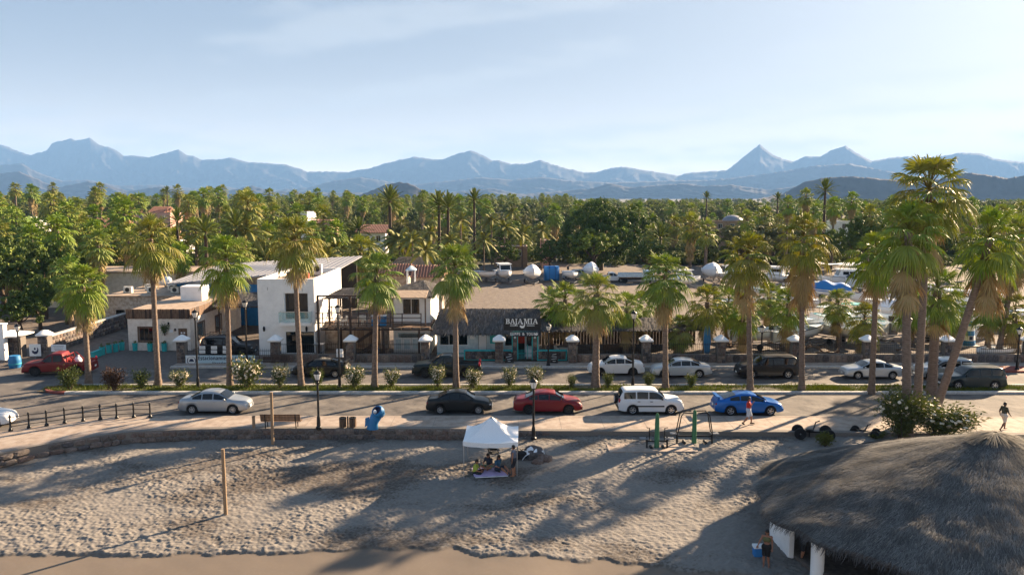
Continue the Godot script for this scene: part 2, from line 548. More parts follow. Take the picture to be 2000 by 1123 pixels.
	for k in 10:
		var a0 := PI / 2 + PI * k / 10
		var a1 := PI / 2 + PI * (k + 1) / 10
		var p0 := Vector3(-33.2 + cos(a0) * r * 1.6, 0, mz + sin(a0) * r)
		var p1 := Vector3(-33.2 + cos(a1) * r * 1.6, 0, mz + sin(a1) * r)
		var q0 := Vector3(-33.2 + cos(a0) * (r * 1.6 - 0.3), 0.16, mz + sin(a0) * (r - 0.3))
		var q1 := Vector3(-33.2 + cos(a1) * (r * 1.6 - 0.3), 0.16, mz + sin(a1) * (r - 0.3))
		b.quad(p1, p0, p0 + Vector3.UP * 0.16, p1 + Vector3.UP * 0.16)
		b.quad(p1 + Vector3.UP * 0.16, p0 + Vector3.UP * 0.16, q0, q1)
	setting(b, "red_median_end", M.kerb_red)
	b = MB.new()
	b.quad(Vector3(-33.2, 0.1, n0 - 0.3), Vector3(90, 0.1, n0 - 0.3), Vector3(90, 0.1, f0 + 0.24), Vector3(-33.2, 0.1, f0 + 0.24))
	b.quad(Vector3(-35.6, 0.1, mz + 0.8), Vector3(-33.2, 0.1, n0 - 0.3), Vector3(-33.2, 0.1, f0 + 0.24), Vector3(-35.6, 0.1, mz - 0.8))
	setting(b, "median_earth", M.scrub)
	grass(n0, f0)
	make_beach()

func grass(n0: float, f0: float) -> void:
	var b := MB.new()
	var f := FastNoiseLite.new()
	f.frequency = 0.16
	f.seed = 12
	for k in 42000:
		var x := rng.randf_range(-35.5, 48)
		var z := rng.randf_range(f0 + 0.3, n0 - 0.36)
		if x < -33.2 and absf(z - (n0 + f0) / 2) > (35.9 - absf(x)) * 0.55: continue
		var g := f.get_noise_2d(x, z * 2.0)
		if g < -0.22 + rng.randf_range(-0.15, 0.15): continue
		var h := rng.randf_range(0.08, 0.24) * (1.0 + g)
		var a := rng.randf() * TAU
		var s := Vector3(cos(a), 0, sin(a)) * rng.randf_range(0.012, 0.03)
		var o := Vector3(x, 0.1, z)
		var t := o + Vector3(rng.randf_range(-0.1, 0.1), h, rng.randf_range(-0.1, 0.1))
		b.col = Color(0.07, 0.10, 0.015).lerp(Color(0.15, 0.17, 0.027), rng.randf())
		b.tri(o - s, o + s, t)
	var o := part(b, "grass", M.leaf)
	tag(o, "short green grass covering the planted median strip", "grass", "", "stuff")

func make_beach() -> void:
	# trampled sand as a real relief, wet and flat towards the water
	var lump := FastNoiseLite.new()
	lump.seed = 5; lump.noise_type = FastNoiseLite.TYPE_CELLULAR
	lump.cellular_return_type = FastNoiseLite.RETURN_DISTANCE
	lump.frequency = 4.8; lump.cellular_jitter = 1.0
	lump.domain_warp_enabled = true; lump.domain_warp_amplitude = 0.35; lump.domain_warp_frequency = 1.2
	var roll := FastNoiseLite.new()
	roll.seed = 9; roll.frequency = 0.9; roll.fractal_octaves = 4
	var big := FastNoiseLite.new()
	big.seed = 21; big.frequency = 0.12; big.fractal_octaves = 4
	var fine := FastNoiseLite.new()
	fine.seed = 31; fine.frequency = 5.0; fine.fractal_octaves = 2
	var st := 0.066
	var shore0 := beach(500, 1080).z
	var nx := int(72.0 / st)
	var nz := int(22.0 / st)
	var v := PackedVector3Array()
	var c := PackedColorArray()
	var ix := PackedInt32Array()
	v.resize(nx * nz); c.resize(nx * nz)
	for j in nz:
		for i in nx:
			var x := -37.0 + i * st
			var ze := line_at(near_edge, x) - 0.38
			var z := lerpf(ze, -29.0, float(j) / (nz - 1))
			var big_n := big.get_noise_2d(x, z)
			var shore := shore0 + big_n * 0.9 + 0.4 * roll.get_noise_2d(x * 0.5, 3.0) + 0.16 * maxf(x + 2.0, 0)
			var wet := smoothstep(-0.16, 0.08, z - shore)
			var amp := (0.55 + 0.6 * smoothstep(-0.5, 0.4, big_n)) * (1.0 - 0.97 * wet)
			var l := smoothstep(-0.95, -0.1, lump.get_noise_2d(x, z * 1.1)) - 0.5
			var r := roll.get_noise_2d(x * 1.6, z * 1.6)
			var y := sand_y(x, z) + amp * (0.085 * (l + 0.5) + 0.05 * r) + 0.05 * big_n - 0.05 * wet
			var fn := fine.get_noise_2d(x, z)
			v[j * nx + i] = Vector3(x, y, z)
			var tone := 1.0 + 0.16 * fn + 0.10 * r
			var dry := Vector3(0.185, 0.168, 0.150) * tone
			# dark drift of dried weed and leaves trodden into the sand
			var weed := smoothstep(0.05, 0.35, big.get_noise_2d(x * 0.8 + 40.0, z * 1.6) + 0.62 * exp(-pow((x + 12.5) / 7.5, 2) - pow((z + 43.0) / 3.0, 2)) + 0.5 * fn - 0.04)
			dry = dry.lerp(Vector3(0.055, 0.04, 0.03), weed * (0.5 + 0.45 * smoothstep(0.9, 0.1, l + 0.5 + fn * 0.6)))
			var w := Vector3(0.14, 0.112, 0.088) * (1.0 + 0.10 * big_n + 0.12 * fn * (1.0 if fn > 0.45 else 0.2))
			var edge := exp(-pow((z - shore + 0.1) / 0.28, 2)) * smoothstep(-0.1, 0.5, fn + r)
			var k := dry.lerp(w, wet).lerp(Vector3(0.05, 0.04, 0.03), edge * 0.45)
			c[j * nx + i] = Color(k.x, k.y, k.z)
	var n := PackedVector3Array()
	n.resize(nx * nz)
	for j in nz:
		for i in nx:
			var a := v[j * nx + mini(i + 1, nx - 1)] - v[j * nx + maxi(i - 1, 0)]
			var d := v[mini(j + 1, nz - 1) * nx + i] - v[maxi(j - 1, 0) * nx + i]
			n[j * nx + i] = d.cross(a).normalized()
			if i < nx - 1 and j < nz - 1:
				var o := j * nx + i
				ix.append_array([o, o + 1, o + nx, o + 1, o + nx + 1, o + nx])
	var arr := []
	arr.resize(Mesh.ARRAY_MAX)
	arr[Mesh.ARRAY_VERTEX] = v; arr[Mesh.ARRAY_NORMAL] = n; arr[Mesh.ARRAY_COLOR] = c; arr[Mesh.ARRAY_INDEX] = ix
	var m := ArrayMesh.new()
	m.add_surface_from_arrays(Mesh.PRIMITIVE_TRIANGLES, arr)
	put(m, "beach_sand", M.sand).set_meta("kind", "structure")
	var b := MB.new()
	b.col = Color(0.14, 0.112, 0.088)
	b.quad(Vector3(-120, -3.2, 30), Vector3(120, -3.2, 30), Vector3(120, -1.9, -29.5), Vector3(-120, -1.75, -29.5))
	b.quad(Vector3(-120, -1.75, -29.5), Vector3(-36.9, -1.75, -29.5), Vector3(-36.9, -1.0, -45), Vector3(-120, -1.0, -24))
	b.quad(Vector3(34.9, -1.9, -29.5), Vector3(120, -1.9, -29.5), Vector3(120, -0.4, -48), Vector3(34.9, -0.4, -49))
	setting(b, "lower_beach", M.sand)
	# sea wall: coping and core, then each face stone
	var wl := MB.new()
	var xs := []
	for k in 121: xs.append(-42.0 + k)
	for k in 120:
		var x0: float = xs[k]
		var x1: float = xs[k + 1]
		var p0 := Vector3(x0, 0, line_at(near_edge, x0))
		var p1 := Vector3(x1, 0, line_at(near_edge, x1))
		var up := Vector3.UP * 0.155
		var dn := Vector3.UP * -1.6
		var bk := Vector3(0, 0, -0.45)
		wl.quad(p0 + dn, p1 + dn, p1 + up, p0 + up)
		wl.quad(p0 + up, p1 + up, p1 + up + bk, p0 + up + bk)
	var wall := part(wl, "sea_wall", M.mortar)
	tag(wall, "low rubble stone sea wall between the promenade and the beach", "sea wall")
	var kinds := []
	for k in 7: kinds.append(rock_mesh(k))
	var made := 0
	var x := -32.6
	while x < 2.0 and made < 300:
		var w := rng.randf_range(0.34, 0.62)
		var drop := wall_drop(x)
		var rows := 2 if drop > 0.6 else 1
		var y := 0.10
		for q in rows:
			var h := clampf(drop / rows * rng.randf_range(0.85, 1.05), 0.2, 0.5)
			var o := put(kinds[rng.randi() % 7], "stone", M["stone%d" % [0, 1, 4, 0, 2][rng.randi() % 5]], wall)
			var zz := line_at(near_edge, x + w / 2)
			var slope := line_at(near_edge, x + w) - line_at(near_edge, x)
			o.transform = Transform3D(Basis(Vector3.UP, -atan2(slope, w)) * Basis.from_scale(Vector3(sqrt(w * w + slope * slope) * 0.98, h * 0.97, 0.12)), Vector3(x + w / 2 + (0.2 if q else 0.0), y - h / 2, zz + 0.01))
			y -= h
			made += 1
		x += w

func rock_mesh(sd: int) -> ArrayMesh:          # a rough stone in a unit box
	var r := RandomNumberGenerator.new()
	r.seed = 100 + sd
	var b := MB.new()
	var k := 8
	var front := []
	var mid := []
	for i in k:
		var a := TAU * (i + r.randf_range(-0.25, 0.25)) / k
		var m := maxf(absf(cos(a)), absf(sin(a)))
		var e := Vector2(cos(a), sin(a)) / lerpf(1.0, m, 0.8) * 0.5
		mid.append(Vector3(e.x, e.y, r.randf_range(-0.1, 0.1)))
		front.append(Vector3(e.x * 0.72, e.y * 0.72, 0.42 + r.randf_range(-0.12, 0.12)))
	var top := Vector3(r.randf_range(-0.1, 0.1), r.randf_range(-0.1, 0.1), 0.55)
	for i in k:
		var j := (i + 1) % k
		b.tri(front[i], front[j], top)
		b.quad(mid[i], mid[j], front[j], front[i])
		b.quad(mid[i] * Vector3(1, 1, 0) - Vector3(0, 0, 0.5), mid[j] * Vector3(1, 1, 0) - Vector3(0, 0, 0.5), mid[j], mid[i])
	return b.mesh()

# each range from the outline it shows against the sky, at its own distance
func make_mountains() -> void:
	ridge("mountain_range", [[-400, 300], [-150, 280], [0, 281], [30, 293], [58, 302], [90, 293], [101, 278], [135, 270], [146, 273], [174, 268], [195, 283], [220, 289], [240, 303], [262, 303], [290, 306], [325, 297], [348, 291], [366, 303], [378, 303], [392, 311], [430, 310], [450, 306], [475, 315], [530, 318], [560, 321], [600, 334], [680, 335], [690, 332], [720, 328], [760, 316], [810, 305], [835, 309], [862, 311], [890, 300], [920, 293], [945, 303], [962, 313], [975, 312], [998, 319], [1030, 319], [1055, 311], [1075, 319], [1100, 326], [1140, 336], [1165, 335], [1200, 326], [1220, 325], [1245, 329], [1290, 336], [1325, 342], [1350, 336], [1420, 332], [1450, 308], [1484, 281], [1510, 300], [1530, 310], [1552, 314], [1575, 304], [1605, 305], [1625, 292], [1653, 284], [1675, 298], [1705, 314], [1740, 307], [1770, 305], [1830, 306], [1880, 297], [1920, 299], [1945, 309], [2000, 316], [2150, 300], [2400, 320]], 11500.0, 800.0, 11)
	ridge("mountain_range", [[-400, 350], [-100, 330], [0, 322], [40, 318], [70, 335], [120, 352], [170, 350], [230, 362], [310, 360], [380, 367], [440, 364], [500, 372], [600, 366], [650, 352], [700, 345], [745, 352], [800, 360], [880, 352], [940, 345], [1000, 350], [1060, 345], [1120, 352], [1190, 356], [1300, 352], [1400, 350], [1500, 338], [1600, 322], [1660, 318], [1720, 330], [1800, 345], [1900, 360], [2000, 366], [2400, 360]], 8600.0, 380.0, 12)
	ridge("foothill_range", [[-400, 372], [-100, 355], [0, 338], [35, 333], [75, 350], [110, 365], [170, 353], [200, 358], [250, 372], [310, 363], [350, 369], [420, 376], [490, 362], [530, 372], [640, 375], [760, 376], [880, 374], [960, 367], [1020, 378], [1150, 368], [1190, 357], [1230, 365], [1270, 362], [1340, 357], [1370, 362], [1430, 360], [1500, 370], [1560, 362], [1650, 370], [1800, 378], [2000, 380], [2400, 380]], 6200.0, 170.0, 13)
	ridge("dark_hill", [[670, 386], [700, 380], [730, 368], [755, 358], [780, 354], [800, 357], [820, 367], [850, 380], [880, 386]], 3300.0, 80.0, 14)
	ridge("dark_hill", [[1480, 387], [1530, 376], [1570, 354], [1610, 345], [1655, 342], [1710, 346], [1760, 350], [1800, 352], [1840, 347], [1880, 337], [1895, 335], [1940, 341], [1970, 346], [2000, 341], [2060, 330], [2150, 345], [2300, 387]], 2900.0, 120.0, 15)
	setting(MB.new().span(Vector3(-9000, -3, -11000), Vector3(9000, -2.5, -11001)), "plain_edge", M.scrub)

func ridge(called: String, pts: Array, dist: float, deep: float, sd: int) -> void:
	var f := FastNoiseLite.new()
	f.seed = sd; f.fractal_octaves = 5; f.frequency = 1.0; f.fractal_type = FastNoiseLite.FRACTAL_RIDGED
	var x0: float = pts[0][0]
	var x1: float = pts[-1][0]
	var nx := int((x1 - x0) / 3.0)
	var rows := []
	for j in 25:
		var t := j / 18.0          # 0 front foot, 1 crest, then the far side
		var row := []
		for i in nx + 1:
			var px := lerpf(x0, x1, float(i) / nx)
			var k := 0
			while k < pts.size() - 2 and px > pts[k + 1][0]: k += 1
			var s: float = (px - pts[k][0]) / (pts[k + 1][0] - pts[k][0])
			var py: float = lerpf(pts[k][1], pts[k + 1][1], s) + 1.7 * f.get_noise_2d(px * 0.05, sd)
			var top := V(px, py, -dist)
			var h := maxf(top.y, 0.0)
			var g := f.get_noise_2d(px * 0.011 + 3.0 * sin(t * 2.0), t * 0.8 + sd)
			var up := clampf(pow(t, 1.25), 0, 1) if t <= 1.0 else 1.0 - (t - 1.0) * 2.4
			var cut := (0.13 if dist > 5000.0 else 0.05) * sin(PI * minf(t, 1.0)) * (g - 0.1)
			var z := -dist + deep * (1.0 - t) + deep * (0.1 if dist > 5000.0 else 0.04) * g * sin(PI * minf(t, 1.0))
			row.append(Vector3(top.x * (z / -dist), h * (up + cut) - 3.0, z))
		rows.append(row)
	var b := MB.new()
	b.grid(rows, true)
	setting(b, called, M.mountain)

# ---- fan palms ----
var fan := []            # fan[pitch class][variant] -> Mesh: green fronds, gravity already in their droop
var fan_dry := []
const FAN_PITCH := [78.0, 58.0, 38.0, 18.0, -4.0, -28.0, -54.0]
func leaf_col(hue: float, dry: float) -> Color:
	return Color(0.10, 0.17, 0.03).lerp(Color(0.29, 0.325, 0.07), hue).lerp(Color(0.38, 0.26, 0.125), dry)

# one fan frond: a stalk, then pleated fingers that split and hang at the tips
func frond(b: MB, pitch: float, stalk: float, blade: float, fingers: int, droop: float, dry: float, r: RandomNumberGenerator) -> void:
	var p := deg_to_rad(pitch)
	var d := Vector3(cos(p), sin(p), 0)
	var sag := 0.20 * cos(p) * stalk
	var hub := d * stalk + Vector3(0, -sag, 0)
	var t := (d * stalk + Vector3(0, -2.0 * sag, 0)).normalized()
	var s := Vector3(0, 0, 1)
	var up := s.cross(t).normalized()
	if up.y < 0 and pitch > -60: up = -up
	b.col = Color(0.13, 0.13, 0.045).lerp(Color(0.24, 0.16, 0.085), dry)
	var w := 0.022
	var m := d * stalk * 0.5 + Vector3(0, -sag * 0.25, 0)
	for q in [[Vector3.ZERO, m, 0.05, 0.03], [m, hub, 0.03, w]]:
		b.quad(q[0] - s * q[2], q[0] + s * q[2], q[1] + s * q[3], q[1] - s * q[3])
		b.quad(q[0] - up * q[2] * 0.5, q[0] + up * q[2] * 0.5, q[1] + up * q[3] * 0.5, q[1] - up * q[3] * 0.5)
	var spread := deg_to_rad(lerpf(118.0, 60.0, dry))
	var base := r.randf()
	for i in fingers:
		var f := (i + 0.5) / fingers * 2.0 - 1.0
		var a := f * spread
		var dir := (t * cos(a) + s * sin(a) + up * 0.10 * (1.0 - absf(f))).normalized()
		var side := (s * cos(a) - t * sin(a)).normalized()
		side = (side + up * (0.55 if i % 2 == 0 else -0.55)).normalized()
		var l := blade * (0.80 + 0.20 * cos(a)) * r.randf_range(0.88, 1.08)
		var gap := 2.0 * spread / fingers
		var hang := droop * r.randf_range(0.7, 1.3)
		var pts := []
		for k in [0.04, 0.45, 0.75, 1.0]:
			pts.append(hub + dir * l * (k - hang * 0.30 * k * k * k) + Vector3(0, -hang * l * k * k * (0.35 + 0.65 * k), 0))
		var ws := [0.012, l * 0.45 * gap * 0.56, l * 0.45 * gap * 0.40, 0.0]
		var hue := clampf(0.4 * base + r.randf() * 0.6, 0, 1)
		for k in 3:
			b.col = leaf_col(hue, clampf(dry + (0.5 * r.randf() if k == 2 and r.randf() < 0.35 else 0.0), 0, 1) * r.randf_range(0.75, 1.0))
			var s0: Vector3 = side * ws[k]
			var s1: Vector3 = side * ws[k + 1]
			b.tri(pts[k] - s0, pts[k] + s0, pts[k + 1] + s1)
			if k < 2: b.tri(pts[k] - s0, pts[k + 1] + s1, pts[k + 1] - s1)

func make_fronds() -> void:
	var r := RandomNumberGenerator.new()
	r.seed = 55
	for i in FAN_PITCH.size():
		var a := []
		var e := []
		for k in 4:
			var b := MB.new()
			frond(b, FAN_PITCH[i] + r.randf_range(-5, 5), r.randf_range(0.85, 1.15), r.randf_range(0.95, 1.15), 26, 0.24 + 0.035 * i + 0.1 * k, r.randf_range(0.0, 0.22) if k < 3 else 0.35, r)
			a.append(b.mesh())
			b = MB.new()
			frond(b, -56.0 - 7.0 * k - 2.0 * i, r.randf_range(0.65, 1.0), r.randf_range(0.8, 1.05), 15, 0.35, 0.95, r)
			e.append(b.mesh())
		fan.append(a); fan_dry.append(e)

func skirt(b: MB, count: int, long: float, fingers: int, r: RandomNumberGenerator) -> void:     # dead fronds hanging round the trunk
	for k in count:
		var t := float(k) / count
		var sub := MB.new()
		frond(sub, lerpf(-46, -82, sqrt(t)) + r.randf_range(-8, 8), r.randf_range(0.6, 0.95), r.randf_range(0.75, 1.05), fingers, 0.4, r.randf_range(0.72, 1.0), r)
		var x := Transform3D(Basis(Vector3.UP, k * 2.39996 + r.randf_range(-0.4, 0.4)), Vector3(0, -t * long + r.randf_range(-0.1, 0.1), 0))
		for q in sub.v.size(): b.v.push_back(x * sub.v[q]); b.n.push_back(x.basis * sub.n[q])
		b.c.append_array(sub.c)

func trunk_mesh(top: Vector3, r0: float, r1: float, bend := 0.0, rings := 40) -> MB:
	var b := MB.new()
	var p := []
	var r := []
	for i in rings + 1:
		var t := float(i) / rings
		p.append(Vector3(top.x * (t + bend * sin(PI * t)), top.y * t - (0.25 if i == 0 else 0.0), top.z * t))
		r.append(lerpf(r0, r1, pow(t, 0.7)) * (1.0 + 0.35 * exp(-t * top.y * 1.6)) * (1.0 + (0.05 if i % 2 else -0.05)))
	b.tube(p, r, 10)
	return b

# a palm near enough to tell its fronds apart; base and crown given where the photograph shows them
func fan_palm(base: Vector3, top: Vector3, size: float, label: String, group: String, o := {}) -> void:
	size *= 1.13
	var t := thing("fan_palm", label, "palm tree", base, 0.0, group)
	var rel := top - base
	part(trunk_mesh(rel, o.get("r0", 0.235), o.get("r1", 0.165), o.get("bend", rng.randf_range(-0.25, 0.25))), "trunk", M.bark, t)
	var count: int = o.get("n", 40) + rng.randi_range(-6, 5)
	var yaw := rng.randf() * TAU
	var leafm: Material = [M.leaf, M.leaf_blue, M.leaf_olive, M.leaf_fresh][rng.randi() % 4]
	for k in count:
		var f := (k + 0.5) / count
		var want := lerpf(84.0, -52.0, pow(f, 0.95))
		var cls := 0
		for i in FAN_PITCH.size():
			if absf(FAN_PITCH[i] - want) < absf(FAN_PITCH[cls] - want): cls = i
		var s := size * rng.randf_range(0.86, 1.1) * (0.8 if f < 0.12 else 1.0)
		var x := Transform3D(Basis(Vector3.UP, yaw + k * 2.39996) * Basis(Vector3.FORWARD, deg_to_rad(FAN_PITCH[cls] - want) * 0.7) * Basis.from_scale(Vector3.ONE * s), rel + Vector3(0, 0.3 - 0.75 * f, 0) * size)
		put(fan[cls][rng.randi() % 4], "frond", leafm, t, x)
	var dead: int = int(o.get("dead", 14) * 0.62)
	for k in dead:
		var f := (k + 0.5) / dead
		var x := Transform3D(Basis(Vector3.UP, k * 2.39996 + rng.randf()) * Basis.from_scale(Vector3.ONE * size * rng.randf_range(0.85, 1.15)), rel + Vector3(0, -0.5 - f * o.get("long", 0.9), 0) * size)
		put(fan_dry[int(f * 6.0)][rng.randi() % 4], "dry_frond", M.dry, t, x)

func palm_at(bx_: float, by: float, tx: float, ty: float, size: float, label: String, group: String, o := {}, z := 0.0) -> void:
	var base := G(bx_, by, o.get("y", 0.1))
	fan_palm(base, V(tx, ty, base.z + o.get("dz", 0.0)), size, label, group, o)

func make_palms() -> void:
	make_fronds()
	var g := "fan palms planted along the median"
	# base pixel, pixel of the growing point, scale, label
	palm_at(172, 748, 160, 556, 1.0, "fan palm on the median in front of the red pickup's tailgate", g, {"dead": 22, "long": 1.4})
	palm_at(308, 753, 293, 466, 1.06, "tall slim fan palm beside the wood-trimmed white house's door", g, {"dead": 22, "bend": 0.12})
	palm_at(448, 755, 440, 506, 1.1, "fan palm in front of the blue parking banner", g, {"dead": 20})
	palm_at(588, 755, 574, 468, 1.06, "tall fan palm in front of the white cube house", g, {"dead": 16})
	palm_at(731, 757, 735, 536, 1.0, "bushy fan palm in front of the timber deck", g, {"dead": 8})
	palm_at(891, 757, 888, 520, 1.05, "fan palm with tan skirt in front of the thatched shop's window", g, {"dead": 26, "long": 1.3})
	palm_at(1163, 757, 1166, 574, 1.0, "fan palm on the median beside the white sedan", g, {"dead": 18, "r0": 0.3, "r1": 0.22})
	palm_at(1300, 759, 1300, 538, 1.02, "fan palm on the median in front of the silver sedan with dark windows", g, {"dead": 26, "long": 1.3})
	palm_at(1466, 763, 1461, 498, 1.08, "fan palm on the median in front of the black four-door SUV's bonnet", g, {"dead": 30, "long": 1.7})
	palm_at(1567, 763, 1570, 462, 1.14, "fan palm with long orange skirt behind the blue sedan's bonnet", g, {"dead": 46, "long": 2.4, "n": 36})
	palm_at(1703, 767, 1714, 496, 1.06, "fan palm on the median in front of the long-bonnet silver sedan", g, {"dead": 16})
	palm_at(1821, 767, 1832, 566, 1.1, "stout rough-barked fan palm beside the grey wagon's bonnet", g, {"dead": 14, "r0": 0.36, "r1": 0.3})
	var h := "tall palms at the oleander clump"
	palm_at(1774, 856, 1776, 452, 1.12, "tall straight palm rising from the oleander clump", h, {"dead": 34, "long": 1.9, "y": -0.2, "r0": 0.29, "r1": 0.22})
	palm_at(1791, 818, 1816, 372, 1.36, "tallest palm of all, towering over the oleander clump", h, {"dead": 22, "long": 1.5, "r0": 0.28, "r1": 0.2})
	palm_at(1828, 800, 1935, 466, 1.2, "strongly leaning palm behind the oleander clump", h, {"dead": 44, "long": 1.8, "r0": 0.28, "r1": 0.22, "bend": 0.05})
	var y := "fan palms inside the boat yard fence"
	for q in [[1106, 693, 1104, 585, 1.05, "fan palm inside the fence behind the shop's white chairs"], [1222, 695, 1224, 600, 0.9, "low fan palm inside the fence above the white sedan"],
			[1330, 697, 1328, 640, 0.8, "very short fan palm inside the fence beside the upright blue surfboard"], [1382, 699, 1382, 590, 1.05, "fan palm right behind the upright blue surfboard"],
			[1452, 699, 1452, 606, 0.95, "fan palm inside the fence beside the white skiff's outboard"], [1541, 699, 1541, 592, 0.98, "fan palm beside the white panga with the black outboard"],
			[1692, 699, 1690, 622, 0.95, "short fan palm in front of the turquoise boat"], [1075, 684, 1078, 590, 0.95, "fan palm close beside the lamp at the shop terrace"], [1258, 680, 1252, 598, 0.9, "fan palm behind the terrace's end post"], [1420, 676, 1424, 590, 0.95, "fan palm beside the pale sand pile"], [1505, 672, 1503, 580, 0.9, "fan palm behind the white panga with the black outboard"], [1640, 680, 1636, 592, 0.9, "fan palm between the driftwood heap and the light blue boat"], [1858, 684, 1862, 600, 1.0, "fan palm between the stout palm and the lighthouse model"], [1930, 690, 1934, 596, 0.95, "fan palm beside the white crates"], [1782, 676, 1780, 596, 0.95, "fan palm beside the rubble heap"], [1990, 694, 1984, 608, 0.95, "dark fan palm beside the upturned skiff"], [1950, 694, 1984, 470, 1.3, "tall tan-skirted palm beside the upturned skiff"]]:
		palm_at(q[0], q[1], q[2], q[3], q[4], q[5], y, {"dead": 30 if q[4] > 1.2 else 22, "long": 1.2, "y": 0.02, "r0": 0.26, "r1": 0.2, "n": 36})

# ---- palms of the grove: crown, skirt and trunk as one mesh each ----
var grove_crown := []
var grove_skirt := []
var date_crown := []
var coco_crown := []
func pinnate(b: MB, pitch: float, long: float, arch: float, leaf: float, pairs: int, lift: float, yel: float, r: RandomNumberGenerator) -> void:
	var p := deg_to_rad(pitch)
	var d := Vector3(cos(p), sin(p), 0)
	var prev := Vector3.ZERO
	for i in range(1, pairs + 1):
		var t := float(i) / pairs
		var o := d * long * t + Vector3(0, -arch * long * t * t * (0.6 + 0.4 * cos(p)), 0)
		var dir := (o - prev).normalized()
		b.col = Color(0.14, 0.14, 0.05)
		var w := Vector3(0, 0, lerpf(0.05, 0.012, t))
		b.quad(prev - w, prev + w, o + w, o - w)
		if t > 0.1:
			var up := Vector3(0, 0, 1).cross(dir).normalized()
			for s in [-1.0, 1.0]:
				var q := (Vector3(0, 0, s) * 0.78 + dir * 0.62 + up * lift * r.randf_range(0.6, 1.3)).normalized()
				var l := leaf * (0.35 + 0.65 * sin(PI * clampf(t * 0.9 + 0.1, 0, 1))) * r.randf_range(0.85, 1.1)
				var tip := o + q * l + Vector3(0, -0.25 * arch * l, 0)
				b.col = Color(0.075, 0.115, 0.035).lerp(Color(0.32, 0.30, 0.07), clampf(yel + r.randf_range(-0.25, 0.25), 0, 1))
				b.tri(o - dir * leaf * 0.15, o + dir * leaf * 0.15, tip)
		prev = o

func joined(b: MB, sub: MB, x: Transform3D) -> void:
	for q in sub.v.size(): b.v.push_back(x * sub.v[q]); b.n.push_back((x.basis * sub.n[q]).normalized())
	b.c.append_array(sub.c)

func make_grove_meshes() -> void:
	var r := RandomNumberGenerator.new()
	r.seed = 77
	for k in 5:
		var b := MB.new()
		var count := 34
		for i in count:
			var f := (i + 0.5) / count
			var sub := MB.new()
			frond(sub, lerpf(84, -58, pow(f, 0.85)) + r.randf_range(-8, 8), r.randf_range(0.85, 1.15), r.randf_range(0.95, 1.2), 13, 0.35, r.randf_range(0.0, 0.15) + (0.3 if r.randf() < 0.12 else 0.0), r)
			joined(b, sub, Transform3D(Basis(Vector3.UP, i * 2.39996 + r.randf() * 0.3), Vector3(0, 0.3 - 0.7 * f, 0)))
		grove_crown.append(b.mesh())
		b = MB.new()
		skirt(b, 26, 1.0 + 0.5 * k, 9, r)
		grove_skirt.append(b.mesh())
	for k in 3:
		var b := MB.new()
		for i in 34:
			var f := (i + 0.5) / 34.0
			var sub := MB.new()
			pinnate(sub, lerpf(84, -22, pow(f, 1.1)) + r.randf_range(-6, 6), r.randf_range(2.4, 2.9), 0.22, 0.5, 22, 0.35, 0.15, r)
			joined(b, sub, Transform3D(Basis(Vector3.UP, i * 2.39996), Vector3(0, -0.3 * f, 0)))
		date_crown.append(b.mesh())
		b = MB.new()
		for i in 20:
			var f := (i + 0.5) / 20.0
			var sub := MB.new()
			pinnate(sub, lerpf(80, -18, f) + r.randf_range(-8, 8), r.randf_range(2.9, 3.6), 0.62, 0.8, 24, -0.45, 0.6, r)
			joined(b, sub, Transform3D(Basis(Vector3.UP, i * 2.39996 + r.randf() * 0.4), Vector3.ZERO))
		coco_crown.append(b.mesh())

var trunk_unit: ArrayMesh
func grove_palm(at: Vector3, high: float, size: float, kind: String, label: String, group: String) -> void:
	var t := thing({"fan": "fan_palm", "date": "date_palm", "coco": "coconut_palm"}[kind], label, "palm tree", at, rng.randf() * TAU, group)
	var skirted := rng.randf() < 0.85
	if label.contains("%s"): t.set_meta("label", label % ("with dry skirt" if skirted else "with bare trunk"))
	var w: float = {"fan": 0.22, "date": 0.27, "coco": 0.15}[kind] * size
	put(trunk_unit, "trunk", M.bark if kind != "date" else M.bark_dark, t, Transform3D(Basis.from_scale(Vector3(w, high, w)), Vector3.ZERO))
	var x := Transform3D(Basis(Vector3(rng.randf_range(-0.08, 0.08), 1, rng.randf_range(-0.08, 0.08)).normalized(), 0.0) * Basis.from_scale(Vector3.ONE * size), Vector3(0, high, 0))
	if kind == "fan":
		put(grove_crown[rng.randi() % 5], "crown", [M.leaf, M.leaf_blue, M.leaf_olive, M.leaf_fresh][rng.randi() % 4], t, x)
		if skirted: put(grove_skirt[rng.randi() % 5], "dry_skirt", M.dry, t, x.translated_local(Vector3(0, -0.5, 0)))
	elif kind == "date": put(date_crown[rng.randi() % 3], "crown", M.leaf, t, x)
	else: put(coco_crown[rng.randi() % 3], "crown", M.leaf, t, x)

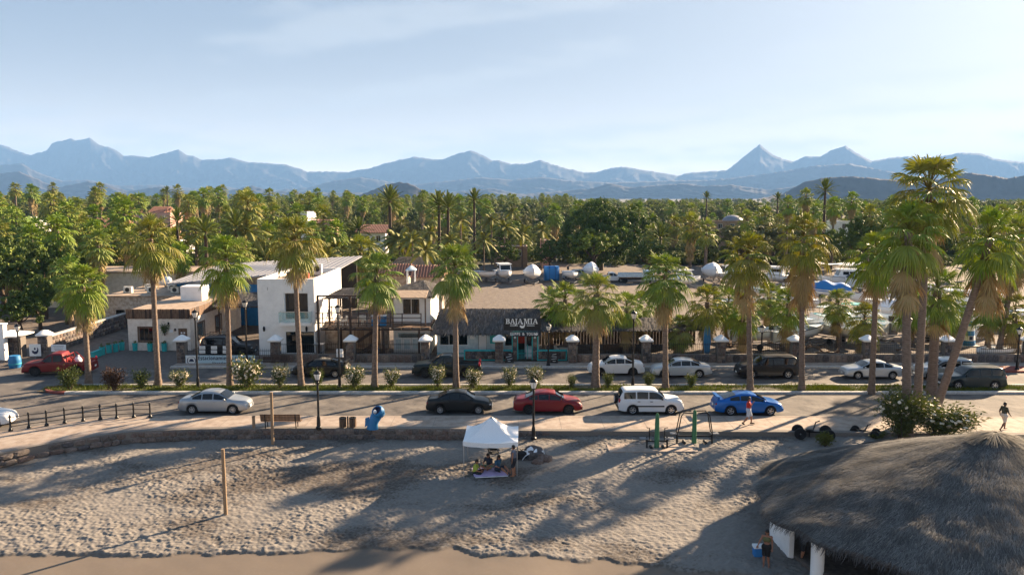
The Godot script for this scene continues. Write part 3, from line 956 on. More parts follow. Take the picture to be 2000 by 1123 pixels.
# ---- broad-leaved trees: limbs, and thousands of small leaf sprays gathered in clumps ----
var leafy := []
func leaf_mass(lobes: Array, sprays: int, size: float, hue_a: Color, hue_b: Color, r: RandomNumberGenerator) -> MB:
	var b := MB.new()
	var clumps := []
	for l in lobes:
		for k in int(10 + 8.0 * l[1].x):
			var d := Vector3(r.randfn(), r.randfn() * 0.9 + 0.25, r.randfn()).normalized()
			clumps.append([l[0] + d * l[1] * r.randf_range(0.62, 1.02), r.randf_range(0.22, 0.40) * l[1].x * 0.75, r.randf()])
	for k in sprays:
		var q = clumps[r.randi() % clumps.size()]
		var d := Vector3(r.randfn(), r.randfn(), r.randfn()).normalized()
		var o: Vector3 = q[0] + d * q[1] * pow(r.randf(), 0.45) * Vector3(1, 0.75, 1)
		var a := (d + Vector3(r.randf_range(-1, 1), r.randf_range(-0.4, 1), r.randf_range(-1, 1))).normalized()
		var e := a.cross(Vector3(r.randf_range(-1, 1), r.randf_range(-1, 1), r.randf_range(-1, 1))).normalized()
		var s := size * r.randf_range(0.6, 1.3)
		b.col = hue_a.lerp(hue_b, r.randf())
		var f := e.cross(a)
		b.quad(o - e * s * 0.9, o - f * s * 0.38, o + e * s * 0.9, o + f * s * 0.38)
		b.tri(o, o + (f + e * 0.4) * s * 0.8, o + (f - e * 0.3) * s * 0.5 + a * s * 0.3)
	return b

func limbs(lobes: Array, low: float, r0: float) -> MB:
	var b := MB.new()
	b.tube([Vector3(0, -0.2, 0), Vector3(0.1, low * 0.5, 0), Vector3(0, low, 0.1)], [r0 * 1.3, r0, r0 * 0.85], 8)
	for l in lobes:
		var m: Vector3 = Vector3(0, low, 0.1).lerp(l[0], 0.5) + Vector3(0, -0.2, 0)
		b.tube([Vector3(0, low - 0.15, 0.05), m, l[0]], [r0 * 0.6, r0 * 0.35, r0 * 0.12], 6)
	return b

func make_leafy() -> void:
	var r := RandomNumberGenerator.new()
	r.seed = 31
	var looks := [[Color(0.045, 0.08, 0.018), Color(0.13, 0.175, 0.042)], [Color(0.08, 0.11, 0.028), Color(0.22, 0.24, 0.07)], [Color(0.07, 0.11, 0.023), Color(0.20, 0.255, 0.045)], [Color(0.11, 0.115, 0.05), Color(0.25, 0.24, 0.12)]]
	for k in 4:
		var lobes := []
		for i in 5:
			var a := TAU * i / 5.0 + r.randf()
			lobes.append([Vector3(cos(a) * r.randf_range(0.7, 1.3), 2.6 + r.randf_range(-0.4, 0.6), sin(a) * r.randf_range(0.7, 1.3)), Vector3(1.1, 0.9, 1.1) * r.randf_range(0.8, 1.15)])
		lobes.append([Vector3(0, 3.3, 0), Vector3(1.2, 0.9, 1.2)])
		leafy.append([leaf_mass(lobes, 4200, 0.14, looks[k][0], looks[k][1], r).mesh(), limbs(lobes, 1.5, 0.14).mesh()])

func leafy_tree(at: Vector3, high: float, wide: float, look: int, called: String, label: String, group := "") -> void:
	var t := thing(called, label, "tree", at, rng.randf() * TAU, group)
	var x := Transform3D(Basis.from_scale(Vector3(wide / 4.6, high / 4.2, wide / 4.6)), Vector3.ZERO)
	put(leafy[look][1], "trunk", M.bark_dark, t, x)
	put(leafy[look][0], "crown", M.leaf, t, x)

func tall_word(h: float) -> String: return "very tall" if h > 13.0 else "tall" if h > 10.5 else "middling" if h > 8.0 else "low"
func region(x: float, z: float) -> String:       # the nearest thing in front of it that one can find
	var px := 1000.0 + F * x / -z
	for q in [[130, "the white house with round chimneys"], [250, "the white gabled house"], [400, "the pink stepped house"], [560, "the metal-roofed hall"], [690, "the narrow white tower"], [850, "the orange-tiled house"], [1080, "the covered boats and skiff"], [1260, "the huge ficus"], [1500, "the domed tan house"], [1700, "the shade awning"]]:
		if px < q[0]: return q[1]
	return "the large motor cruiser"

func clear_of(x: float, z: float) -> bool:         # is there room for a tree of the grove here?
	for k in houses:
		if x > k[0] - 2 and x < k[1] + 2 and z > k[2] - 2 and z < k[3] + 5: return false
	if z > -109 and x < -14: return false
	if z > -168 and x >= -14 and x > -0.105 * -z: return false
	if z > -110: return false
	return true
var houses := [[-41.0, -18.0, -108.0, -84.0], [-63.0, -29.0, -113.0, -104.0], [-18.0, -6.0, -106.0, -95.0]]

func make_grove() -> void:
	make_grove_meshes()
	make_leafy()
	var b := MB.new()
	var p := []
	var rr := []
	for i in 15:
		p.append(Vector3(0, i / 14.0 - (0.02 if i == 0 else 0.0), 0)); rr.append((1.25 if i == 0 else lerpf(1.05, 0.75, i / 14.0)) * (1.04 if i % 2 else 0.96))
	b.tube(p, rr, 7)
	trunk_unit = b.mesh()
	# palms and trees that stand out: crown pixel, distance
	for q in [[761, 392, 152, 1.08], [857, 400, 146, 0.95], [875, 405, 144, 0.95], [926, 390, 165, 0.85], [1613, 372, 168, 0.9], [325, 374, 330, 0.8], [1520, 388, 300, 0.9], [1381, 386, 320, 0.9]]:
		var at := V(q[0], q[1], -q[2])
		grove_palm(Vector3(at.x, 0, at.z), at.y, q[3] * 1.3, "date", "%s stiff feathery date palm standing above the trees behind %s" % [tall_word(at.y), region(at.x, at.z)], "date palms above the grove")
	for q in [[700, 448, 135, 1.0], [460, 440, 120, 1.15], [400, 452, 112, 1.1], [1290, 462, 150, 1.25], [345, 432, 140, 1.1]]:
		var at := V(q[0], q[1], -q[2])
		grove_palm(Vector3(at.x, 0, at.z), at.y, q[3], "date", "low bushy date palm with wide feather fronds behind " + region(at.x, at.z), "low date palms in the grove")
	for q in [[655, 486, 122], [805, 470, 128], [840, 455, 150], [785, 440, 160], [960, 432, 170], [985, 445, 160], [1058, 450, 158], [1020, 458, 165], [900, 430, 185], [945, 470, 152], [1000, 415, 210], [880, 470, 140], [640, 500, 118], [720, 478, 126], [830, 490, 118]]:
		var at := V(q[0], q[1], -q[2])
		grove_palm(Vector3(at.x, 0, at.z), at.y, rng.randf_range(0.85, 1.05), "coco", "%s coconut palm with arching fronds behind %s" % [tall_word(at.y), region(at.x, at.z)], "coconut palms behind the shop")
	for q in [[110, 448, 104, 1.25], [190, 480, 98, 1.15], [60, 468, 110, 1.2], [229, 408, 160, 1.35], [425, 384, 190, 1.25], [470, 492, 108, 1.1], [350, 500, 104, 1.05], [132, 532, 84, 1.1], [590, 396, 200, 1.25], [505, 395, 210, 1.2], [620, 402, 190, 1.2], [440, 420, 170, 1.2], [1575, 384, 175, 1.1], [1665, 392, 168, 1.1], [1630, 402, 160, 1.1], [1350, 440, 150, 1.4], [1380, 452, 148, 1.4], [1220, 440, 190, 1.2], [1460, 430, 160, 1.2], [1540, 400, 165, 1.1], [250, 470, 118, 1.1], [545, 450, 140, 1.1], [300, 460, 130, 1.15], [410, 480, 118, 1.1], [20, 520, 92, 1.2], [160, 445, 125, 1.15], [30, 430, 140, 1.2], [1700, 420, 150, 1.2], [1745, 400, 175, 1.2], [1960, 420, 150, 1.2], [1900, 400, 190, 1.1]]:
		var at := V(q[0], q[1], -q[2])
		grove_palm(Vector3(at.x, 0, at.z), at.y, q[3], "fan", "%s big fan palm %%s rising behind %s" % [tall_word(at.y), region(at.x, at.z)], "nearest fan palms of the grove")
	big_tree(V(1172, 520, -158).x, -158.0)
	leafy_tree(Vector3(V(1160, 500, -150).x, 0, -150), 8.5, 12.0, 2, "broadleaf_tree", "rounded green tree in front of the huge dark ficus")
	leafy_tree(Vector3(V(1075, 500, -152).x, 0, -152), 6.5, 8.0, 0, "broadleaf_tree", "dark bushy tree behind the white covered boat")
	leafy_tree(Vector3(V(1270, 500, -148).x, 0, -148), 6.5, 9.0, 0, "broadleaf_tree", "dark bushy tree behind the flatbed truck")
	leafy_tree(Vector3(V(1680, 480, -150).x, 0, -150), 11.0, 11.0, 0, "broadleaf_tree", "tall dense tree behind the boats under awnings")
	leafy_tree(Vector3(V(1620, 500, -158).x, 0, -158), 8.0, 9.0, 2, "broadleaf_tree", "yellow-green tree behind the white cabin boat")
	leafy_tree(Vector3(V(1450, 470, -166).x, 0, -166), 9.0, 14.0, 3, "broadleaf_tree", "grey-green thorn tree beside the tan house with the dome")
	leafy_tree(Vector3(V(1510, 470, -172).x, 0, -172), 9.5, 14.0, 3, "broadleaf_tree", "grey-green thorn tree behind the long orange-skirted palm")
	leafy_tree(Vector3(V(75, 600, -84).x, 0, -84), 6.2, 6.0, 0, "broadleaf_tree", "dark leafy tree behind the stone gate pillar")
	leafy_tree(Vector3(V(20, 560, -92).x, 0, -92), 8.5, 9.0, 0, "broadleaf_tree", "large dark tree behind the white gate post")
	leafy_tree(Vector3(V(100, 520, -108).x, 0, -108), 8.0, 9.0, 2, "broadleaf_tree", "green tree behind the propane tank")
	for q in [[35, -81, 5.0, 5.5, 0, "dark bushy tree just behind the stone gate block"], [128, -90, 7.5, 7.5, 1, "olive tree between the garden wall and the roof shed"], [5, -98, 10.0, 10.0, 0, "tall dark tree behind the cream wall"], [150, -100, 8.5, 8.0, 2, "fresh green tree beside the roof shed's corner"], [85, -94, 9.5, 8.5, 0, "dense dark tree behind the garden wall's bend"], [320, -116, 6.5, 8.0, 2, "green tree behind the long cream house"]]:
		leafy_tree(Vector3(V(q[0], 600, q[1]).x, 0, q[1]), q[2], q[3], q[4], "broadleaf_tree", q[5])
	leafy_tree(Vector3(V(985, 500, -158).x, 0, -158), 5.5, 7.0, 0, "broadleaf_tree", "dark tree beside the tan wall behind the boats")
	leafy_tree(Vector3(V(915, 508, -150).x, 0, -150), 2.6, 3.4, 2, "bright_bush", "bright yellow-green bush behind the small skiff")
	leafy_tree(Vector3(V(1830, 520, -150).x, 0, -150), 9.0, 12.0, 0, "broadleaf_tree", "dark tree behind the big white motor cruiser")
	leafy_tree(Vector3(V(1940, 540, -130).x, 0, -130), 8.0, 12.0, 0, "broadleaf_tree", "dark tree behind the striped lighthouse model")
	# the rest of the grove by chance, each where there is room
	var count := 0
	var tries := 0
	while count < 240 and tries < 20000:
		tries += 1
		var z := -lerpf(128, 420, pow(rng.randf(), 0.85))
		var x := rng.randf_range(-0.70, 0.70) * -z
		if not clear_of(x, z): continue
		count += 1
		var a := x / -z
		var high := rng.randf_range(4.5, 11.5)
		if a < 0.0 and rng.randf() < 0.45: high = rng.randf_range(10.5, 14.0)
		if z < -230 and a < -0.05: high = rng.randf_range(10.0, 16.0) if rng.randf() < 0.75 else high
		if a < -0.33 and z < -200 and rng.randf() < 0.5: high += 2.5
		grove_palm(Vector3(x, 0, z), high, rng.randf_range(1.25, 1.75), "fan", "%s fan palm %%s behind %s" % [tall_word(high), region(x, z)], "fan palms of the grove")
	count = 0
	while count < 34 and tries < 30000:         # close rows right behind the street's buildings
		tries += 1
		var z := -rng.randf_range(110, 150)
		var x := rng.randf_range(-0.68, -0.09) * -z
		if not clear_of(x, z): continue
		count += 1
		grove_palm(Vector3(x, 0, z), rng.randf_range(5.0, 9.5), rng.randf_range(1.15, 1.5), "coco" if rng.randf() < 0.3 and x > -45 else "fan", "%s palm %%s close behind %s" % [tall_word(8.0), region(x, z)], "close rows behind the buildings")
		if count % 2: leafy_tree(Vector3(x + 2.5, 0, z - 2.0), rng.randf_range(4.0, 6.5), rng.randf_range(6.0, 9.0), rng.randi() % 3, "broadleaf_tree", "leafy tree under the close palms behind " + region(x, z), "leafy trees close behind the buildings")
	count = 0
	while count < 135 and tries < 60000:
		tries += 1
		var z := -lerpf(128, 380, rng.randf())
		var x := rng.randf_range(-0.70, 0.70) * -z
		if not clear_of(x, z): continue
		count += 1
		var look := rng.randi() % 4
		leafy_tree(Vector3(x, 0, z), rng.randf_range(4.5, 10.5), rng.randf_range(7.0, 14.0), look, "broadleaf_tree", ["dark green", "olive green", "fresh green", "dusty grey-green"][look] + " broad-leaved tree among the palms behind " + region(x, z), ["dark trees of the grove", "olive trees of the grove", "fresh green trees of the grove", "dusty thorn trees of the grove"][look])
	undergrowth()
	far_mass("far_palms", grove_crown[0], M.leaf, 1500, Vector2(400, 1500), Vector2(6.0, 14.5), 1.5, "far fan palms merging into one green mass")
	far_mass("far_palm_skirts", grove_skirt[3], M.dry, 900, Vector2(400, 1500), Vector2(5.0, 13.5), 1.6, "dry fronds of the far palms as one tan mass")
	far_mass("far_trees", leafy[1][0], M.leaf, 900, Vector2(330, 2200), Vector2(-0.5, -0.3), 2.6, "far scrub and trees merging into one mass")

func far_mass(called: String, m: Mesh, mt: Material, count: int, near_far: Vector2, highs: Vector2, size: float, label: String) -> void:
	var mm := MultiMesh.new()
	mm.transform_format = MultiMesh.TRANSFORM_3D
	mm.mesh = m
	mm.instance_count = count
	var r := RandomNumberGenerator.new()
	r.seed = 400
	for i in count:
		var z := -lerpf(near_far.x, near_far.y, pow(r.randf(), 1.3))
		var x := r.randf_range(-0.72, 0.72) * -z
		var tall := 1.0 if x / -z < 0.08 else 0.72
		mm.set_instance_transform(i, Transform3D(Basis(Vector3.UP, r.randf() * TAU) * Basis.from_scale(Vector3.ONE * size * r.randf_range(0.8, 1.25)), Vector3(x, r.randf_range(highs.x, highs.y) * tall, z)))
	var o := MultiMeshInstance3D.new()
	o.name = called
	o.multimesh = mm
	o.material_override = mt
	add_child(o)
	tag(o, label, "trees", "", "stuff")

func undergrowth() -> void:        # low bushes that close the ground between the palms
	var mm := MultiMesh.new()
	mm.transform_format = MultiMesh.TRANSFORM_3D
	mm.mesh = leafy[1][0]
	var list := []
	for i in 12000:
		if list.size() >= 2200: break
		var z := -lerpf(122, 420, pow(rng.randf(), 1.2))
		var x := rng.randf_range(-0.72, 0.72) * -z
		if not clear_of(x, z): continue
		var s := rng.randf_range(0.7, 1.5)
		list.append(Transform3D(Basis(Vector3.UP, rng.randf() * TAU) * Basis.from_scale(Vector3(1.5, 0.9, 1.5) * s), Vector3(x, -1.5 * s, z)))
	mm.instance_count = list.size()
	for i in list.size(): mm.set_instance_transform(i, list[i])
	var o := MultiMeshInstance3D.new()
	o.name = "undergrowth"
	o.multimesh = mm
	o.material_override = M.leaf
	add_child(o)
	tag(o, "low bushes filling the ground of the grove", "undergrowth", "", "stuff")

func big_tree(x: float, z: float) -> void:
	var r := RandomNumberGenerator.new()
	r.seed = 91
	var lobes := [[Vector3(0, 11.2, 0), Vector3(4.2, 3.0, 4.0)], [Vector3(-4.0, 8.6, 1), Vector3(3.8, 3.6, 3.5)], [Vector3(4.2, 8.4, 1), Vector3(3.8, 3.6, 3.5)], [Vector3(-5.0, 5.2, 2), Vector3(3.6, 3.2, 3.2)], [Vector3(5.2, 5.0, 2), Vector3(3.6, 3.2, 3.2)], [Vector3(0, 7.4, 3), Vector3(4.2, 4.0, 3.0)], [Vector3(0.5, 4.0, 3.2), Vector3(4.5, 3.0, 2.4)], [Vector3(2.0, 10.0, -3), Vector3(3.5, 3.0, 3.5)]]
	var t := thing("ficus_tree", "huge dense dark green ficus towering behind the boat yard", "tree", Vector3(x, 0, z))
	part(limbs(lobes, 3.0, 0.6), "trunk", M.bark_dark, t)
	part(leaf_mass(lobes, 26000, 0.24, Color(0.03, 0.062, 0.016), Color(0.10, 0.155, 0.036), r), "crown", M.leaf, t)

# ---- shrubs of the median ----
func shrub_mesh(sd: int, sprays: int, blooms: int, hue_a: Color, hue_b: Color, leaf: float) -> Array:      # foliage, flowers, stems of a bush about 1 m wide and 1 m high
	var r := RandomNumberGenerator.new()
	r.seed = sd
	var b := MB.new()
	var fl := MB.new()
	var st := MB.new()
	for i in 9:
		var a := TAU * i / 9.0 + r.randf()
		var tip := Vector3(cos(a) * r.randf_range(0.15, 0.42), r.randf_range(0.5, 0.85), sin(a) * r.randf_range(0.15, 0.42))
		st.tube([Vector3(tip.x * 0.1, -0.05, tip.z * 0.1), tip * Vector3(0.5, 0.55, 0.5), tip], [0.016, 0.011, 0.005], 5)
		for k in int(sprays / 9.0):
			var t := pow(r.randf(), 0.6)
			var o := (tip * Vector3(t, t, t)) + Vector3(r.randfn(), r.randfn(), r.randfn()) * 0.10 + Vector3(0, 0.08, 0)
			if o.y < 0.06: continue
			var d := (Vector3(o.x, 0.25, o.z) + Vector3(r.randfn(), r.randfn(), r.randfn()) * 0.35).normalized()
			var e := d.cross(Vector3(r.randfn(), r.randfn(), r.randfn())).normalized()
			b.col = hue_a.lerp(hue_b, r.randf())
			b.quad(o, o + d * leaf * 0.5 - e * leaf * 0.16, o + d * leaf, o + d * leaf * 0.5 + e * leaf * 0.16)
		for k in int(blooms / 9.0):
			var d := Vector3(r.randfn(), r.randfn() + 0.5, r.randfn()).normalized()
			var o := tip * r.randf_range(0.75, 1.0) + d * Vector3(0.16, 0.13, 0.16) * r.randf_range(0.8, 1.3)
			var e := d.cross(Vector3(r.randfn(), r.randfn(), r.randfn())).normalized() * 0.026
			var f := e.cross(d)
			fl.quad(o - e - f, o + e - f, o + e + f, o - e + f)
			fl.quad(o - e * 1.1 + d * 0.01, o - f * 1.1 + d * 0.02, o + e * 1.1 + d * 0.01, o + f * 1.1 + d * 0.02)
	return [b.mesh(), fl.mesh() if blooms > 0 else null, st.mesh()]

func make_shrubs() -> void:
	var pale := [shrub_mesh(1, 1500, 220, Color(0.05, 0.075, 0.02), Color(0.14, 0.155, 0.055), 0.11), shrub_mesh(2, 1500, 170, Color(0.05, 0.075, 0.02), Color(0.14, 0.155, 0.055), 0.11)]
	var green := [shrub_mesh(3, 1600, 0, Color(0.04, 0.065, 0.016), Color(0.11, 0.13, 0.032), 0.10)]
	var red := [shrub_mesh(4, 1600, 0, Color(0.045, 0.023, 0.017), Color(0.09, 0.047, 0.03), 0.10)]
	var g := "flowering oleanders on the median"
	var list := [[135, 762, 46, 42, 1, "low green bush at the red end of the median"], [222, 763, 52, 44, 2, "dark reddish bush in front of the forecourt"], [276, 758, 36, 34, 1, "green bush between two palms in front of the forecourt"],
		[350, 757, 48, 30, 0, "white-flowered oleander beside the lamp post at the parking fence"], [482, 757, 68, 58, 0, "largest oleander of the median, in front of the dark park bench"], [547, 758, 42, 40, 0, "oleander in front of the black sports sedan's bonnet"],
		[620, 756, 30, 34, 1, "green bush behind the lamp post beside the bench"], [693, 757, 46, 42, 0, "oleander behind the black sports sedan's tail"], [765, 756, 34, 36, 0, "oleander in front of the dark green pickup's grille"],
		[855, 757, 38, 40, 0, "white oleander in front of the dark green pickup's door"], [924, 758, 40, 34, 0, "oleander in front of the dark green pickup's tailgate"], [996, 757, 36, 40, 0, "oleander in front of the shop's chalkboards"], [1046, 759, 40, 40, 0, "oleander in front of the shop entrance"],
		[1117, 757, 26, 24, 1, "small green bush between the shop and the white sedan"], [1188, 758, 24, 28, 1, "small bush in front of the white sedan's wheel"], [1267, 758, 26, 30, 1, "small bush between the white and silver sedans"], [1350, 759, 26, 28, 1, "small bush in front of the silver sedan's tail"]]
	for q in list:
		var at := G(q[0], q[1], 0.1)
		var s: float = -at.z / F
		var set_: Array = [pale, green, red][q[4]]
		var m: Array = set_[rng.randi() % set_.size()]
		shrub(m, at, Vector3(q[2] * s * 1.02, q[3] * s * 1.12, q[2] * s * 0.9), ["oleander_bush", "green_bush", "red_leaf_bush"][q[4]], q[5], g if q[4] == 0 else "small bushes on the median")
	# the oleander clump at the foot of the tall palms: two bushes
	var big := shrub_mesh(8, 4200, 150, Color(0.05, 0.072, 0.02), Color(0.135, 0.15, 0.045), 0.075)
	var big2 := shrub_mesh(9, 4200, 60, Color(0.045, 0.065, 0.02), Color(0.125, 0.135, 0.04), 0.075)
	shrub(big, G(1835, 856, -0.1), Vector3(5.0, 2.35, 3.0), "oleander_bush", "wide white-flowered oleander at the foot of the tall palms", "")
	shrub(big2, G(1762, 856, -0.1), Vector3(3.3, 3.0, 2.6), "oleander_bush", "tall leafy oleander with few flowers at the foot of the tall palms", "")
	var weed := shrub_mesh(14, 700, 0, Color(0.065, 0.085, 0.02), Color(0.15, 0.15, 0.04), 0.2)
	shrub(weed, beach(1612, 872), Vector3(1.1, 0.85, 0.8), "weed_tuft", "tuft of tall green weeds behind the black exercise machine", "")
	shrub(weed, beach(1716, 856), Vector3(1.6, 0.4, 0.9), "weed_tuft", "low yellowish weeds at the oleander clump", "")

func shrub(m: Array, at: Vector3, s: Vector3, called: String, label: String, group: String) -> void:
	var t := thing(called, label, "shrub", at, rng.randf() * TAU, group)
	var x := Transform3D(Basis.from_scale(s), Vector3.ZERO)
	put(m[2], "stems", M.bark_dark, t, x)
	put(m[0], "foliage", M.leaf, t, x)
	if m[1] != null: put(m[1], "flowers", M.flower, t, x).set_meta("kind", "stuff")

# ---- buildings ----
# a wall from a to b (its outer face on the right-hand side of that direction), with openings [along0, up0, along1, up1]
func wall(parent: Node, mt: Material, a: Vector3, b: Vector3, high: float, thick := 0.22, holes := [], called := "wall") -> MeshInstance3D:
	var x := (b - a).normalized()
	var out := x.cross(Vector3.UP)
	var long := a.distance_to(b)
	var us := [0.0, long]
	var vs := [0.0, high]
	for h in holes:
		us.append_array([h[0], h[2]]); vs.append_array([h[1], h[3]])
	us.sort(); vs.sort()
	var m := MB.new()
	for i in us.size() - 1:
		if us[i + 1] - us[i] < 0.001: continue
		for j in vs.size() - 1:
			if vs[j + 1] - vs[j] < 0.001: continue
			var cu: float = (us[i] + us[i + 1]) / 2
			var cv: float = (vs[j] + vs[j + 1]) / 2
			var open := false
			for h in holes:
				if cu > h[0] and cu < h[2] and cv > h[1] and cv < h[3]: open = true
			if open: continue
			m.box(a + x * cu + Vector3.UP * cv - out * thick / 2, Vector3(us[i + 1] - us[i], vs[j + 1] - vs[j], thick), Basis(x, Vector3.UP, out))
	return part(m, called, mt, parent)
# a window set in such an opening: frame, glazing bars, panes
func window(parent: Node, a: Vector3, b: Vector3, h: Array, frame: Material, pane: Material, cols := 2, rows := 1, fw := 0.07, deep := 0.1, surround: Material = null) -> void:
	var x := (b - a).normalized()
	var out := x.cross(Vector3.UP)
	var bs := Basis(x, Vector3.UP, out)
	var w: float = h[2] - h[0]
	var g: float = h[3] - h[1]
	var o: Vector3 = a + x * (h[0] + h[2]) / 2 + Vector3.UP * (h[1] + h[3]) / 2 - out * deep
	var m := MB.new()
	for s in [-1, 1]:
		m.box(o + x * s * (w / 2 - fw / 2), Vector3(fw, g, 0.07), bs)
		m.box(o + Vector3.UP * s * (g / 2 - fw / 2), Vector3(w - 2 * fw, fw, 0.068), bs)
	for i in range(1, cols): m.box(o + x * (w * i / cols - w / 2), Vector3(fw * 0.7, g - 2 * fw, 0.06), bs)
	for j in range(1, rows): m.box(o + Vector3.UP * (g * j / rows - g / 2), Vector3(w - 2 * fw, fw * 0.6, 0.055), bs)
	var f := part(m, "window", frame, parent)
	for i in cols:
		bx("pane", pane, f, o + x * (w * (i + 0.5) / cols - w / 2), Vector3(w / cols - fw * 0.7, g - 2 * fw, 0.012), bs)
	if surround != null:
		var sm := MB.new()
		for s in [-1, 1]:
			sm.box(o + out * (deep + 0.02) + x * s * (w / 2 + 0.07), Vector3(0.15, g + 0.28, 0.05), bs)
			sm.box(o + out * (deep + 0.02) + Vector3.UP * s * (g / 2 + 0.07), Vector3(w - 0.01, 0.15, 0.048), bs)
		part(sm, "surround", surround, f)
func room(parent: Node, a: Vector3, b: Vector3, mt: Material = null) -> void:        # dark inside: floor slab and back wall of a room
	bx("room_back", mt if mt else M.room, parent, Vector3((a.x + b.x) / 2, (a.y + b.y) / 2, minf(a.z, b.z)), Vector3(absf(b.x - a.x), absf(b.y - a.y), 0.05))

# a house of four walls in the axes of the street; holes_f on the street side, holes_r on the side facing +x
func shell(t: Node, mt: Material, x0: float, x1: float, z0: float, z1: float, high: float, holes_f := [], holes_r := [], y := 0.0) -> void:
	var e := 0.22
	wall(t, mt, Vector3(x0, y, z0), Vector3(x1, y, z0), high, e, holes_f)
	wall(t, mt, Vector3(x1, y, z0 - e), Vector3(x1, y, z1), high - 0.002, e, holes_r)
	wall(t, mt, Vector3(x1 - e, y, z1), Vector3(x0, y, z1), high - 0.004, e)
	wall(t, mt, Vector3(x0, y, z1 + e), Vector3(x0, y, z0 - e), high - 0.002, e)

func thatch(parent: Node, faces: Array, called: String, count: int, seed_: int, long := 0.5, over := 0.25) -> void:
	# faces: [ridge_a, ridge_b, eave_b, eave_a]; a rough slab and loose blades lying down the slope
	var r := RandomNumberGenerator.new()
	r.seed = seed_
	var s := MB.new()
	var b := MB.new()
	var area := 0.0
	for f in faces: area += (f[1] - f[0] + f[2] - f[3]).length() * 0.5 * (f[3] - f[0] + f[2] - f[1]).length() * 0.5
	for f in faces:
		var nn: Vector3 = ((f[2] - f[3]).cross(f[0] - f[3])).normalized()
		if nn.y < 0: nn = -nn
		var th := nn * -0.14
		s.quad(f[3], f[2], f[1], f[0])
		s.quad(f[0] + th, f[1] + th, f[2] + th, f[3] + th)
		s.quad(f[3] + th, f[2] + th, f[2], f[3])
		var my: float = (f[1] - f[0] + f[2] - f[3]).length() * 0.5 * (f[3] - f[0] + f[2] - f[1]).length() * 0.5
		for k in int(count * my / area):
			var u := r.randf()
			var w := pow(r.randf(), 0.85)
			var p: Vector3 = f[0].lerp(f[1], u).lerp(f[3].lerp(f[2], u), w)
			var dn: Vector3 = (f[3].lerp(f[2], u) - f[0].lerp(f[1], u)).normalized()
			var side: Vector3 = dn.cross(nn).normalized()
			var d: Vector3 = (dn + side * r.randfn() * 0.18 + nn * r.randf_range(-0.03, 0.08)).normalized()
			var l := long * r.randf_range(0.6, 1.4)
			var wd := r.randf_range(0.02, 0.055)
			var tone := r.randf_range(0.5, 1.5) * (1.9 if r.randf() < 0.03 else 1.0)
			b.col = Color(0.08, 0.075, 0.073) * tone
			p += nn * r.randf_range(0.0, 0.07)
			b.quad(p - side * wd, p + side * wd, p + d * l + side * wd * 0.3, p + d * l - side * wd * 0.3)
	var o := part(s, called, M.thatch_base, parent)
	part(b, "thatch_blades", M.thatch, o).set_meta("kind", "stuff")

func slats(parent: Node, called: String, mt: Array, a: Vector3, b: Vector3, y0: float, y1: float, w: float, thick := 0.03) -> void:     # upright boards from a to b
	var x := (b - a).normalized()
	var n := int(a.distance_to(b) / w)
	var m := MB.new().box(Vector3.ZERO, Vector3(w * 0.93, y1 - y0, thick)).mesh()
	var bs := Basis(x, Vector3.UP, x.cross(Vector3.UP))
	for i in n:
		put(m, called, mt[rng.randi() % mt.size()], parent, Transform3D(bs, a + x * w * (i + 0.5) + Vector3.UP * ((y0 + y1) / 2 + rng.randf_range(-0.015, 0.015))))

func make_buildings() -> void:
	white_house()
	cube_house()
	metal_roof_hall()
	deck_house()
	courtyard()

